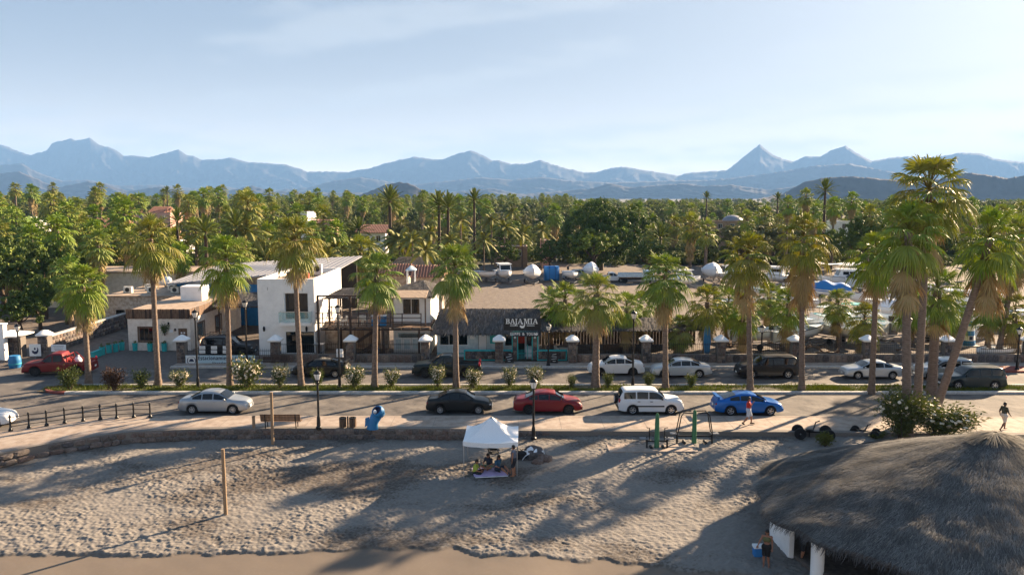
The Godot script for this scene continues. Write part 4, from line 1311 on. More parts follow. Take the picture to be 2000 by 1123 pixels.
func white_house() -> void:
	var x0 := -36.4
	var x1 := -30.5
	var zf := -74.4
	var zb := -88.5
	var t := thing("bungalow", "single-storey white house with brown wooden fascia and boxed windows", "house", Vector3.ZERO)
	var wf := [1.05, 0.95, 2.35, 2.2]
	var dr := [4.75, 0.0, 5.6, 2.15]
	var ws := [[1.6, 0.8, 3.2, 2.3], [6.2, 0.8, 7.8, 2.3]]
	shell(t, M.cream_wall, x0, x1, zf, zb, 3.2, [wf, dr], ws)
	window(t, Vector3(x0, 0, zf), Vector3(x1, 0, zf), wf, M.wood_brown, M.pane_dark, 3, 1, 0.06, 0.1, M.wood_brown)
	for h in ws: window(t, Vector3(x1, 0, zf - 0.22), Vector3(x1, 0, zb), h, M.wood_brown, M.pane, 2, 1, 0.06, 0.1, M.wood_brown)
	var d := bx("door", M.wood_brown, t, Vector3(x0 + 5.175, 1.07, zf - 0.08), Vector3(0.84, 2.14, 0.06))
	bx("door_handle", M.steel, d, Vector3(x0 + 5.5, 1.02, zf - 0.03), Vector3(0.05, 0.12, 0.06))
	for k in 2: bx("door_pane", M.sign_white, d, Vector3(x0 + 5.05 + k * 0.26, 1.72, zf - 0.04), Vector3(0.14, 0.14, 0.03))
	bx("house_number", M.sign_white, t, Vector3(x0 + 4.1, 1.9, zf + 0.012), Vector3(0.34, 0.26, 0.02))
	for k in [3.9, 4.5]: part(MB.new().lathe([Vector2(0.0, 0), Vector2(0.07, 0.02), Vector2(0.09, 0.2), Vector2(0.05, 0.26), Vector2(0, 0.28)], 8, Vector3(x0 + k, 1.9 if k > 4 else 2.5, zf + 0.09)), "wall_lamp", M.black_iron, t)
	slats(t, "fascia_board", [M.wood_brown, M.wood_dark, M.wood_brown], Vector3(x0 - 0.1, 0, zf + 0.06), Vector3(x1 + 0.06, 0, zf + 0.06), 3.08, 4.0, 0.2)
	slats(t, "fascia_board", [M.wood_brown, M.wood_dark, M.wood_brown], Vector3(x1 + 0.06, 0, zf + 0.06), Vector3(x1 + 0.06, 0, zb), 3.08, 3.98, 0.2)
	var rf := bx("roof", M.roof_top, t, Vector3((x0 + x1) / 2, 3.62, (zf + zb) / 2), Vector3(x1 - x0 + 0.02, 0.5, zf - zb - 0.06))
	bx("chimney_block", M.white_wall, rf, Vector3(x0 + 3.3, 4.6, zf - 8.0), Vector3(2.2, 1.5, 2.0))
	for k in 4: bx("roof_vent", M.ac_unit, rf, Vector3(x0 + 0.8 + k * 0.5, 4.0, zf - 11.5 - k * 0.4), Vector3(0.4, 0.28, 0.5))
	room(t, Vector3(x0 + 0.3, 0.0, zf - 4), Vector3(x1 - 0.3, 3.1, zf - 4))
	# climbing plant on the front
	shrub(shrub_mesh(44, 500, 0, Color(0.04, 0.07, 0.02), Color(0.11, 0.14, 0.04), 0.16), Vector3(x0 + 3.55, 1.55, zf + 0.2), Vector3(0.9, 1.2, 0.5), "wall_plant", "dark bushy plant hanging on the bungalow's front wall", "")
	# low ranges behind it
	var s := thing("roof_shed", "low sand-coloured flat-roofed shed with air conditioners behind the bungalow", "shed", Vector3.ZERO)
	shell(s, M.old_wall, -45.5, -37.0, -88.0, -98.0, 3.4, [[1.2, 0.8, 2.2, 2.0], [5.0, 0.8, 6.2, 2.0]])
	bx("roof", M.roof_top, s, Vector3(-41.25, 3.5, -93.0), Vector3(8.7, 0.2, 10.3))
	for k in 5:
		var ac := part(MB.new().cbox(Vector3(-44.0 + k * 1.35, 3.98, -90.5 - (k % 2) * 2.4), Vector3(0.95, 0.72, 0.5), 0.04), "air_conditioner", M.ac_unit, s)
		part(MB.new().lathe([Vector2(0.26, 0), Vector2(0.24, 0.02), Vector2(0, 0.022)], 12, Vector3(-44.0 + k * 1.35, 3.98, -90.25 - (k % 2) * 2.4), Basis(Vector3.RIGHT, PI / 2)), "fan_grille", M.trim, ac)
	var p := thing("propane_tank", "white horizontal propane tank on the roof shed", "tank", Vector3(-43.0, 3.62, -96.4))
	part(MB.new().lathe([Vector2(0, -1.5), Vector2(0.34, -1.4), Vector2(0.52, -1.15), Vector2(0.52, 1.15), Vector2(0.34, 1.4), Vector2(0, 1.5)], 18, Vector3(0, 0.75, 0), Basis(Vector3.FORWARD, PI / 2)), "vessel", M.gel, p)
	for s_ in [-0.8, 0.8]: bx("foot", M.grey_iron, p, Vector3(s_, 0.14, 0), Vector3(0.12, 0.28, 0.7))
	part(MB.new().lathe([Vector2(0.12, 0), Vector2(0.12, 0.2), Vector2(0, 0.22)], 10, Vector3(0, 1.24, 0)), "valve_cap", M.gel, p)
	var q := thing("long_house", "long cream house wall with columns behind the roof shed", "house", Vector3.ZERO)
	shell(q, M.cream_wall, -62.0, -30.0, -104.0, -112.0, 4.6, [[24.4, 0.6, 25.8, 2.6], [28.0, 0.6, 29.2, 2.6], [19.0, 1.0, 20.2, 2.6]])
	bx("roof", M.roof_top, q, Vector3(-46, 4.7, -108), Vector3(32.4, 0.2, 8.4))
	for h in [[24.4, 0.6, 25.8, 2.6], [28.0, 0.6, 29.2, 2.6], [19.0, 1.0, 20.2, 2.6]]: window(q, Vector3(-62, 0, -104), Vector3(-30, 0, -104), h, M.white_paint, M.pane_dark)
	var w2 := thing("garden_wall", "sloping rubble garden wall running back from the gate pillars", "wall", Vector3.ZERO)
	part(MB.new().span(Vector3(-43.4, 0, -72.6), Vector3(-43.0, 1.6, -90.0)), "wall_core", M.mortar, w2)
	part(MB.new().span(Vector3(-43.45, 1.6, -72.55), Vector3(-42.95, 1.7, -90.0)), "coping", M.kerb, w2)
	var kinds := []
	for k in 5: kinds.append(rock_mesh(30 + k))
	for i in 30:
		for j in 4:
			put(kinds[rng.randi() % 5], "stone", M["stone%d" % (rng.randi() % 6)], w2, Transform3D(Basis(Vector3.UP, PI / 2) * Basis.from_scale(Vector3(0.54, 0.36, 0.14)), Vector3(-42.99, 0.22 + j * 0.39, -72.9 - i * 0.57 - (0.2 if j % 2 else 0.0))))

func cube_house() -> void:
	var zf := -71.6
	var a := V(501, 545, zf)
	var c := V(612, 545, zf)
	var x0 := a.x
	var x1 := c.x
	var h := a.y
	var zb := zf - 11.5
	var px := func(x: float, y: float) -> Vector3: return V(x, y, zf)
	var t := thing("cube_house", "two-storey white cube house with glass balcony", "house", Vector3.ZERO)
	var up := [px.call(535, 0).x - x0, px.call(0, 625).y, px.call(584, 0).x - x0, px.call(0, 572).y]
	var lo := [px.call(536, 0).x - x0, px.call(0, 690).y, px.call(594, 0).x - x0, px.call(0, 648).y]
	shell(t, M.white_wall, x0, x1, zf, zb, h, [up, lo])
	window(t, Vector3(x0, 0, zf), Vector3(x1, 0, zf), up, M.white_paint, M.pane_dark, 2, 1, 0.07, 0.16)
	window(t, Vector3(x0, 0, zf), Vector3(x1, 0, zf), lo, M.trim, M.pane_dark, 1, 1, 0.05, 0.16)
	bx("floor", M.white_wall, t, Vector3((x0 + x1) / 2, 3.4, (zf + zb) / 2), Vector3(x1 - x0 - 0.44, 0.25, zf - zb - 0.46))
	bx("roof", M.roof_top, t, Vector3((x0 + x1) / 2, h - 0.55, (zf + zb) / 2), Vector3(x1 - x0 - 0.44, 0.2, zf - zb - 0.46))
	var by: float = up[1] - 0.16
	var bxx: float = x0 + up[0] - 0.35
	var bw: float = up[2] - up[0] + 0.7
	var bal := bx("balcony", M.white_wall, t, Vector3(bxx + bw / 2, by - 0.13, zf + 0.36), Vector3(bw, 0.26, 0.7))
	bx("glass_front", M.balcony_glass, bal, Vector3(bxx + bw / 2, by + 0.5, zf + 0.68), Vector3(bw - 0.04, 0.98, 0.015))
	for s in [-1, 1]: bx("glass_side", M.balcony_glass, bal, Vector3(bxx + bw / 2 + s * (bw / 2 - 0.02), by + 0.5, zf + 0.34), Vector3(0.015, 0.98, 0.62))
	part(MB.new().bar(Vector3(bxx, by + 1.0, zf + 0.68), Vector3(bxx + bw, by + 1.0, zf + 0.68), 0.05), "handrail", M.steel, bal)
	for q in [[516, 640], [599, 640]]:
		var p: Vector3 = px.call(q[0], q[1])
		part(MB.new().box(p + Vector3(0, 0.0, 0.08), Vector3(0.06, 0.12, 0.16)).lathe([Vector2(0.02, -0.28), Vector2(0.09, -0.22), Vector2(0.11, 0.06), Vector2(0.03, 0.2), Vector2(0, 0.22)], 8, p + Vector3(0, -0.05, 0.2)), "wall_lantern", M.black_iron, t)
	for q in [[522, 567], [590, 569]]: part(MB.new().bar(px.call(q[0], q[1]) + Vector3(0, 0, 0.04), px.call(q[0], q[1] - 6) + Vector3(0, 0, 0.1), 0.03), "flag_bracket", M.grey_iron, t)
	for k in 2:
		var ac := part(MB.new().cbox(Vector3(x1 - 1.4 - k * 1.0, h + 0.22, zf - 7.2 - k * 0.9), Vector3(0.9, 1.1, 0.55), 0.05), "air_conditioner", M.ac_unit, t)
		part(MB.new().lathe([Vector2(0.3, 0), Vector2(0.28, 0.02), Vector2(0, 0.022)], 12, Vector3(x1 - 1.4 - k * 1.0, h + 0.3, zf - 6.92 - k * 0.9), Basis(Vector3.RIGHT, PI / 2)), "fan_grille", M.trim, ac)
		bx("air_conditioner_stand", M.grey_iron, ac, Vector3(x1 - 1.4 - k * 1.0, h - 0.38, zf - 7.2 - k * 0.9), Vector3(0.8, 0.14, 0.5))
	part(MB.new().box(Vector3(x0 + 2.6, h - 0.2, zf - 5.2), Vector3(1.6, 0.5, 0.5)), "roof_crate", M.terracotta, t)
	part(MB.new().lathe([Vector2(0.24, -0.45), Vector2(0.28, 0.1), Vector2(0.2, 0.2), Vector2(0, 0.24)], 12, Vector3(x0 + 1.6, h - 0.0, zf - 4.8)), "roof_barrel", M.bright_blue, t)
	bx("roof_bench", M.trim, t, Vector3(x0 + 3.6, h - 0.3, zf - 7.5), Vector3(1.2, 0.3, 0.6))
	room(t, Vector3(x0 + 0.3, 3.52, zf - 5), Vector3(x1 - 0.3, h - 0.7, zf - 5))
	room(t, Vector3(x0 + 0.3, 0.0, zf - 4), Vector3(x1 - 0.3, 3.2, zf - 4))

func metal_roof_hall() -> void:
	var t := thing("metal_roof_hall", "long hall with grey sheet metal roof and bright blue gable behind the cube house", "hall", Vector3.ZERO)
	var a := Vector3(-39.6, 4.7, -90.0)
	var b := Vector3(-18.5, 6.9, -84.5)
	var c := Vector3(-20.2, 6.65, -107.0)
	var d := Vector3(-39.0, 5.6, -107.0)
	var m := MB.new()
	m.quad(a, b, c, d)
	var e := Vector3(0, -0.14, 0)
	m.quad(d + e, c + e, b + e, a + e); m.quad(a + e, b + e, b, a); m.quad(b + e, c + e, c, b); m.quad(d + e, a + e, a, d)
	var rf := part(m, "roof", M.metal_roof, t)
	var sheet := MB.new()
	for i in 26:
		var u := (i + 0.5) / 26.0
		var p: Vector3 = a.lerp(b, u) + Vector3(0, 0.03, 0)
		var q: Vector3 = d.lerp(c, u) + Vector3(0, 0.03, 0)
		sheet = MB.new().bar(p, q, 0.05, 0.05)
		part(sheet, "roof_rib", M.metal_roof, rf)
	wall(t, M.blue_wall, Vector3(-38.6, 0, -91.0), Vector3(-23.5, 0, -88.2), 4.7, 0.2)
	wall(t, M.room, Vector3(-30.0, 0, -104), Vector3(-20.4, 0, -104), 5.9, 0.2)
	wall(t, M.yellow_wall, Vector3(-23.0, 0, -90.5), Vector3(-19.7, 0, -90.5), 5.2, 0.2)
	for x in [-19.6, -21.6]: part(MB.new().bar(Vector3(x, 0, -86.2), Vector3(x, 6.7, -86.2), 0.28), "post", M.white_paint, t)
	bx("light_panel", M.white_paint, t, Vector3(-36.4, 4.1, -90.5), Vector3(1.7, 0.5, 0.08), Basis(Vector3.UP, 0.18))
	part(MB.new().tube([Vector3(-38.0, 0, -84), Vector3(-38.0, 7.0, -84)], [0.14, 0.11], 8), "utility_stub", M.wood_brown, t)
	# open carport of the parking place, with thatch and a blue boat under it
	var s := thing("carport", "dark thatched carport beside the cube house", "carport", Vector3.ZERO)
	for q in [[-29.4, -79.0], [-24.2, -79.0], [-29.4, -87.0], [-24.2, -87.0]]: part(MB.new().tube([Vector3(q[0], 0, q[1]), Vector3(q[0], 3.9, q[1])], [0.11, 0.09], 8), "post", M.wood_dark, s)
	thatch(s, [[Vector3(-29.8, 4.6, -83), Vector3(-23.6, 4.6, -83), Vector3(-23.6, 3.7, -78.4), Vector3(-29.8, 3.7, -78.4)], [Vector3(-23.6, 4.6, -83), Vector3(-29.8, 4.6, -83), Vector3(-29.8, 3.7, -87.6), Vector3(-23.6, 3.7, -87.6)]], "thatch_roof", 1600, 5)

func deck_house() -> void:
	var zf := -70.6
	var px := func(x: float, y: float) -> Vector3: return V(x, y, zf)
	# timber deck on posts with railing, stair and rafters
	var t := thing("timber_deck", "dark timber deck on posts with railings and stair", "deck", Vector3.ZERO)
	var fl: float = px.call(0, 640).y
	var x0: float = px.call(614, 0).x
	var x1: float = px.call(832, 0).x
	for i in 24:
		bx("deck_plank", M.wood_brown, t, Vector3((x0 + x1) / 2, fl, zf - 0.1 - i * 0.2), Vector3(x1 - x0, 0.05, 0.19))
	part(MB.new().bar(Vector3(x0 - 0.2, fl - 0.17, zf + 0.06), Vector3(x1 + 0.25, fl - 0.17, zf + 0.06), 0.24, 0.12), "front_beam", M.wood_dark, t)
	part(MB.new().bar(Vector3(x0 - 0.2, fl - 0.17, zf - 4.6), Vector3(x1 + 0.25, fl - 0.17, zf - 4.6), 0.24, 0.12), "rear_beam", M.wood_dark, t)
	var i := 0
	var x := x0 + 0.2
	while x < x1:
		part(MB.new().bar(Vector3(x, fl - 0.1, zf + 0.35), Vector3(x, fl - 0.1, zf - 4.9), 0.09, 0.14), "joist", M.wood_dark, t)
		x += 0.85
	for q in [[621, 578], [662, 0], [684, 578], [748, 0], [818, 0]]:
		var p: Vector3 = px.call(q[0], 640)
		var top: float = fl - 0.3 if q[1] == 0 else px.call(0, q[1]).y
		part(MB.new().bar(Vector3(p.x, 0, zf - 0.02), Vector3(p.x, top, zf - 0.02), 0.2), "post", M.wood_dark, t)
	for q in [[628, 0], [700, 0], [752, 0]]: part(MB.new().bar(Vector3(px.call(q[0], 0).x, 0, zf - 4.4), Vector3(px.call(q[0], 0).x, 5.6, zf - 4.4), 0.18), "post", M.wood_dark, t)
	part(MB.new().bar(px.call(618, 578), px.call(742, 578), 0.14), "top_beam", M.wood_dark, t)
	var rails := MB.new()
	for y in [612, 622, 631]: rails = MB.new().bar(px.call(616, y), px.call(760, y), 0.07); part(rails, "rail", M.wood_dark, t)
	for xx in [630, 648, 700, 716, 740]: part(MB.new().bar(px.call(xx, 638), px.call(xx, 611), 0.08), "baluster", M.wood_dark, t)
	for y in [613, 621, 629]: part(MB.new().bar(px.call(762, y), px.call(822, y), 0.07), "rail", M.wood_dark, t)
	for xx in [762, 785, 822]: part(MB.new().bar(px.call(xx, 638), px.call(xx, 612), 0.09), "baluster", M.wood_dark, t)
	# upper stair rail and the lower stair
	for y in [0.0, -0.42]: part(MB.new().bar(V(668, 600, zf - 2.4) + Vector3(0, y, 0), V(700, 591, zf - 2.4) + Vector3(0, y, 0), 0.07), "stair_rail", M.wood_dark, t)
	for y in [0.0, -0.42]: part(MB.new().bar(V(640, 600, zf - 2.4) + Vector3(0, y, 0), V(668, 600, zf - 2.4) + Vector3(0, y, 0), 0.07), "stair_rail", M.wood_dark, t)
	for y in [0.0, -0.42]: part(MB.new().bar(V(700, 591, zf - 2.4) + Vector3(0, y, 0), V(742, 597, zf - 2.4) + Vector3(0, y, 0), 0.07), "stair_rail", M.wood_dark, t)
	for xx in [647, 668, 685, 700, 722]: part(MB.new().bar(V(xx, 618, zf - 2.4), V(xx, 597, zf - 2.4), 0.08), "baluster", M.wood_dark, t)
	part(MB.new().bar(V(697, 668, zf - 0.6), V(732, 645, zf - 0.6), 0.1, 0.28), "stair_string", M.wood_dark, t)
	part(MB.new().bar(V(697, 694, zf - 0.6), V(732, 671, zf - 0.6), 0.1, 0.28), "stair_string", M.wood_dark, t)
	for k in 7:
		var p := V(697, 694, zf - 0.9).lerp(V(732, 671, zf - 0.9), (k + 0.5) / 7.0)
		bx("tread", M.wood_brown, t, p, Vector3(0.3, 0.05, 0.9))
	# things up there
	for q in [[637, 628], [651, 629], [682, 629], [691, 630]]: plastic_chair(Vector3(px.call(q[0], 0).x, fl + 0.026, zf - 0.9 - rng.randf() * 1.2), rng.randf() * TAU, M.chair_white, "white plastic chair on the timber deck", "white chairs on the deck")
	var cb := thing("blue_cabinet", "blue box standing on the timber deck", "cabinet", Vector3(px.call(724, 0).x, fl + 0.026, zf - 1.0))
	part(MB.new().cbox(Vector3(0, 0.45, 0), Vector3(1.3, 0.9, 0.6), 0.04), "body", M.bright_blue, cb)
	bx("lid", M.white_paint, cb, Vector3(0, 0.93, 0), Vector3(1.36, 0.06, 0.66))
	# thatch shelter over the far part of the deck
	var s := thing("deck_palapa", "small thatched shelter roof over the timber deck", "shelter", Vector3.ZERO)
	var e0 := V(632, 582, zf - 1.0)
	var e1 := V(742, 578, zf - 1.0)
	var r0 := V(672, 563, zf - 3.0)
	var r1 := V(742, 559, zf - 3.0)
	thatch(s, [[r0, r1, e1, e0], [r1, r0, Vector3(e0.x, e0.y, zf - 5.4), Vector3(e1.x, e1.y, zf - 5.4)], [r0, r0 + Vector3(0.01, 0, 0), e0, Vector3(e0.x, e0.y, zf - 5.4)]], "thatch_roof", 2400, 6)
	for q in [e0 + Vector3(0.4, 0, -0.3), Vector3(e1.x - 0.4, e1.y, zf - 1.3), Vector3(e0.x + 0.4, e0.y, zf - 5.0), Vector3(e1.x - 0.4, e1.y, zf - 5.0)]: part(MB.new().tube([Vector3(q.x, fl, q.z), q + Vector3(0, 0.1, 0)], [0.11, 0.09], 8), "post", M.wood_brown, s)
	# the white two-storey house at the deck's end
	var zh := -73.2
	var hx := func(x: float, y: float) -> Vector3: return V(x, y, zh)
	var h := thing("thatched_house", "two-storey white house with thatched hip roof at the deck's end", "house", Vector3.ZERO)
	var a: float = hx.call(757, 0).x
	var b: float = hx.call(834, 0).x
	var top: float = hx.call(0, 580).y
	var up := [hx.call(776, 0).x - a, hx.call(0, 615).y, hx.call(812, 0).x - a, hx.call(0, 583).y]
	var lo := [hx.call(766, 0).x - a, hx.call(0, 676).y, hx.call(822, 0).x - a, hx.call(0, 650).y]
	up[3] = minf(up[3], top - 0.1)
	shell(h, M.white_wall, a, b, zh, zh - 8.0, top, [up, lo])
	window(h, Vector3(a, 0, zh), Vector3(b, 0, zh), up, M.white_paint, M.pane_dark, 2)
	window(h, Vector3(a, 0, zh), Vector3(b, 0, zh), lo, M.sky_wall, M.pane, 1, 1, 0.1)
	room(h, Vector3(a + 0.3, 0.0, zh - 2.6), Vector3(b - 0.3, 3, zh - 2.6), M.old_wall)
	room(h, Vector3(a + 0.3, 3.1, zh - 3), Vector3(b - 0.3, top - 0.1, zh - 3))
	bx("floor", M.white_wall, h, Vector3((a + b) / 2, 3.05, zh - 4), Vector3(b - a - 0.5, 0.2, 7.4))
	var pk := Vector3((a + b) / 2 + 0.6, V(0, 548, zh - 4).y, zh - 4.0)
	var ea := [Vector3(a - 0.4, top + 0.05, zh + 0.3), Vector3(b + 0.4, top + 0.05, zh + 0.3), Vector3(b + 0.4, top + 0.05, zh - 8.4), Vector3(a - 0.4, top + 0.05, zh - 8.4)]
	var fs := []
	for k in 4: fs.append([pk, pk + (ea[(k + 1) % 4] - ea[k]).normalized() * 0.02, ea[(k + 1) % 4], ea[k]])
	thatch(h, fs, "thatch_roof", 3000, 8)
	# corrugated awning over the gallery
	var aw := MB.new()
	var w0 := V(764, 582, zh + 2.3)
	var w1 := V(832, 582, zh + 2.3)
	for k in 56:
		var u0 := lerpf(w0.x, w1.x, k / 56.0)
		var u1 := lerpf(w0.x, w1.x, (k + 1) / 56.0)
		var y0 := 0.035 if k % 2 else 0.0
		var y1 := 0.0 if k % 2 else 0.035
		aw.quad(Vector3(u0, w0.y + y0, zh + 2.3), Vector3(u1, w0.y + y1, zh + 2.3), Vector3(u1, w0.y + 0.42 + y1, zh + 0.1), Vector3(u0, w0.y + 0.42 + y0, zh + 0.1))
	part(aw, "corrugated_awning", M.roof_top, h)
	for q in [w0, w1]: part(MB.new().bar(Vector3(q.x + (0.1 if q == w0 else -0.1), fl, zh + 2.2), Vector3(q.x + (0.1 if q == w0 else -0.1), q.y - 0.02, zh + 2.2), 0.12), "awning_post", M.wood_brown, h)
	for k in 4:
		var pn := part(MB.new().cbox(Vector3(lerpf(a + 0.5, b - 0.6, k / 3.0), 0.95, zh + 0.35), Vector3(0.78, 1.2, 0.05), 0.012), "door_panel", M.white_paint, h)
		bx("door_slat", M.sky_wall, pn, Vector3(lerpf(a + 0.5, b - 0.6, k / 3.0), 0.95, zh + 0.385), Vector3(0.5, 0.9, 0.014))
	part(MB.new().tube([hx.call(814, 588) + Vector3(0, 0, 0.05), hx.call(814, 594) + Vector3(0, 0, 0.05)], [0.1, 0.07], 8), "wall_lamp", M.black_iron, h)

func courtyard() -> void:
	# clay-roofed kiosks behind the deck, the storage wall beneath it
	var t := thing("storage_wall", "pale wall with wooden gate under the timber deck", "wall", Vector3.ZERO)
	wall(t, M.old_wall, Vector3(-18.2, 0, -75.4), Vector3(-11.8, 0, -75.4), 2.7, 0.2, [[3.0, 0.0, 5.6, 2.1]])
	slats(t, "gate_board", [M.wood_pale, M.wood_brown], Vector3(-15.2, 0, -75.45), Vector3(-12.6, 0, -75.45), 0.05, 2.1, 0.16)
	for q in [[-15.0, -72.2, M.bright_blue], [-12.6, -72.4, M.bright_blue]]:
		var s := thing("plastic_drum", "blue plastic drum under the timber deck", "drum", Vector3(q[0], 0.03, q[1]), 0, "blue drums under the deck")
		part(MB.new().lathe([Vector2(0, 0), Vector2(0.28, 0), Vector2(0.3, 0.05), Vector2(0.3, 0.3), Vector2(0.315, 0.32), Vector2(0.3, 0.34), Vector2(0.3, 0.6), Vector2(0.315, 0.62), Vector2(0.3, 0.64), Vector2(0.29, 0.88), Vector2(0, 0.9)], 16), "barrel", q[2], s)
		part(MB.new().lathe([Vector2(0.05, 0.9), Vector2(0.05, 0.94), Vector2(0, 0.94)], 8, Vector3(0.15, 0, 0)), "bung", M.trim, s)
	for q in [[-15.2, -101.0, 3.6, "terracotta-roofed kiosk behind the thatched house's ridge"], [-10.5, -99.0, 3.4, "terracotta-roofed kiosk with a window behind the thatched house"]]:
		var h := thing("tiled_kiosk", q[3], "kiosk", Vector3(q[0], 0, q[1]))
		shell(h, M.old_wall, -q[2] / 2, q[2] / 2, 0, -3.5, 4.6, [[0.6, 2.6, 1.7, 4.0]])
		window(h, Vector3(-q[2] / 2, 0, 0), Vector3(q[2] / 2, 0, 0), [0.6, 2.6, 1.7, 4.0], M.white_paint, M.pane_dark)
		tiled_roof(h, -q[2] / 2 - 0.5, q[2] / 2 + 0.5, 0.6, -4.1, 4.6, 5.9)
	var g := thing("garden_lantern", "small white lantern pavilion on the thatched house's ridge", "pavilion", V(803, 552, -83.5))
	for s in [[-1, -1], [1, -1], [1, 1], [-1, 1]]: part(MB.new().bar(Vector3(s[0] * 0.4, -6.0, s[1] * 0.4), Vector3(s[0] * 0.4, 1.3, s[1] * 0.4), 0.08), "post", M.white_paint, g)
	part(MB.new().lathe([Vector2(0.75, 1.3), Vector2(0.72, 1.4), Vector2(0.2, 1.75), Vector2(0, 1.8)], 4, Vector3.ZERO, Basis(Vector3.UP, PI / 4)), "roof", M.sky_wall, g)

func tiled_roof(parent: Node, x0: float, x1: float, z0: float, z1: float, y0: float, y1: float, mt: Material = null) -> void:     # gable roof with rows of barrel tiles
	var zm := (z0 + z1) / 2
	var m := MB.new()
	for s in [[z0, 1], [z1, -1]]:
		var a := Vector3(x0, y0, s[0])
		var b := Vector3(x1, y0, s[0])
		var c := Vector3(x1, y1, zm)
		var d := Vector3(x0, y1, zm)
		if s[1] > 0: m.quad(a, b, c, d)
		else: m.quad(b, a, d, c)
	m.tri(Vector3(x1, y0, z0), Vector3(x1, y0, z1), Vector3(x1, y1, zm))
	m.tri(Vector3(x0, y0, z1), Vector3(x0, y0, z0), Vector3(x0, y1, zm))
	var rf := part(m, "roof", mt if mt else M.clay, parent)
	var n := int((x1 - x0) / 0.34)
	var row := MB.new().tube([Vector3(0, y0 - 0.02, z0 + 0.04), Vector3(0, y1, zm)], [0.1, 0.1], 6).mesh()
	for i in n: put(row, "tile_row", mt if mt else M.clay, rf, Transform3D(Basis(), Vector3(lerpf(x0 + 0.17, x1 - 0.17, float(i) / maxi(n - 1, 1)), 0, 0)))

func make_far_houses() -> void:
	# each at its place by pixel and distance
	house(38, 68, 432, 455, 175, "white_wall", "flat", "white flat-roofed house with two round chimneys", 2)
	house(168, 226, 428, 462, 165, "cream_wall", "gable", "white gabled house with arched veranda windows", 0)
	house(262, 332, 416, 440, 215, "pink_wall", "flat", "pink stepped house in the grove", 0)
	house(290, 318, 404, 420, 222, "pink_wall", "gable", "small pink tower house with clay roof", 0)
	house(586, 600, 414, 440, 175, "white_wall", "flat", "narrow white tower in the grove", 0)
	house(606, 646, 430, 452, 178, "pink_wall", "flat", "low pink house with columns in the grove", 0)
	house(697, 752, 440, 462, 172, "white_wall", "gable", "white house with wide orange tiled roof", 0)
	house(965, 1030, 482, 522, 165, "tan_wall", "flat", "tan wall of a house behind the parked boats", 0)
	house(1396, 1488, 432, 490, 196, "tan_wall", "dome", "tan house with a grey dome in the thorn trees", 0)
	house(1640, 1660, 432, 446, 200, "white_wall", "flat", "tiny white house with a pale roof in the grove", 0)
	house(760, 842, 505, 525, 125, "old_wall", "thatch", "open palapa restaurant with thatched roof among coconut palms", 0)
	house(1058, 1075, 470, 500, 163, "pink_wall", "flat", "small pink wall glimpsed between coconut palms", 0)
	house(0, 24, 560, 590, 108, "cream_wall", "flat", "cream wall behind the dark tree at the white gate post", 0)
	house(340, 352, 470, 480, 150, "white_wall", "flat", "small white roof cabin among the palms", 0)

func house(px0: float, px1: float, py0: float, py1: float, d: float, wall_: String, kind: String, label: String, chimneys: int) -> void:
	var a := V(px0, py0, -d)
	var b := V(px1, py1, -d)
	var w := b.x - a.x
	var high := maxf(a.y, 2.5)
	var t := thing("house", label, "house", Vector3(a.x, 0, -d), 0.0, "")
	houses.append([a.x, b.x, -d - 9, -d])
	var eave := high if kind in ["flat", "dome"] else high - 1.6
	var hs := []
	var n := clampi(int(w / 2.6), 1, 5)
	for k in n:
		var c := w * (k + 0.5) / n
		if eave > 2.4: hs.append([c - 0.5, eave - 1.9, c + 0.5, eave - 0.6])
	shell(t, M[wall_], 0, w, 0, -8.0, eave, hs)
	for h in hs: window(t, Vector3.ZERO, Vector3(w, 0, 0), h, M.white_paint, M.pane_dark)
	if kind == "gable": tiled_roof(t, -0.5, w + 0.5, 0.7, -8.7, eave, high)
	elif kind == "thatch": thatch(t, [[Vector3(1, high, -4), Vector3(w - 1, high, -4), Vector3(w + 0.6, eave, 0.8), Vector3(-0.6, eave, 0.8)], [Vector3(w - 1, high, -4), Vector3(1, high, -4), Vector3(-0.6, eave, -8.8), Vector3(w + 0.6, eave, -8.8)]], "roof", 900, 15, 0.7)
	else:
		bx("roof", M.roof_top, t, Vector3(w / 2, eave - 0.3, -4.0), Vector3(w - 0.46, 0.2, 7.5))
		bx("parapet_cap", M[wall_], t, Vector3(w / 2, eave + 0.04, -0.11), Vector3(w + 0.1, 0.1, 0.32))
	if kind == "dome":
		var pr := []
		for i in 9: pr.append(Vector2(2.6 * cos(PI / 2 * i / 8), 1.7 * sin(PI / 2 * i / 8)))
		part(MB.new().lathe(pr, 20, Vector3(w * 0.45, eave - 0.25, -3.2)), "dome", M.metal_roof, t)
	for k in chimneys: part(MB.new().lathe([Vector2(0.3, 0), Vector2(0.3, 0.9), Vector2(0.36, 0.95), Vector2(0.36, 1.1), Vector2(0, 1.15)], 10, Vector3(w * 0.4 + k * 1.2, eave - 0.2, -1.5)), "chimney", M[wall_], t)

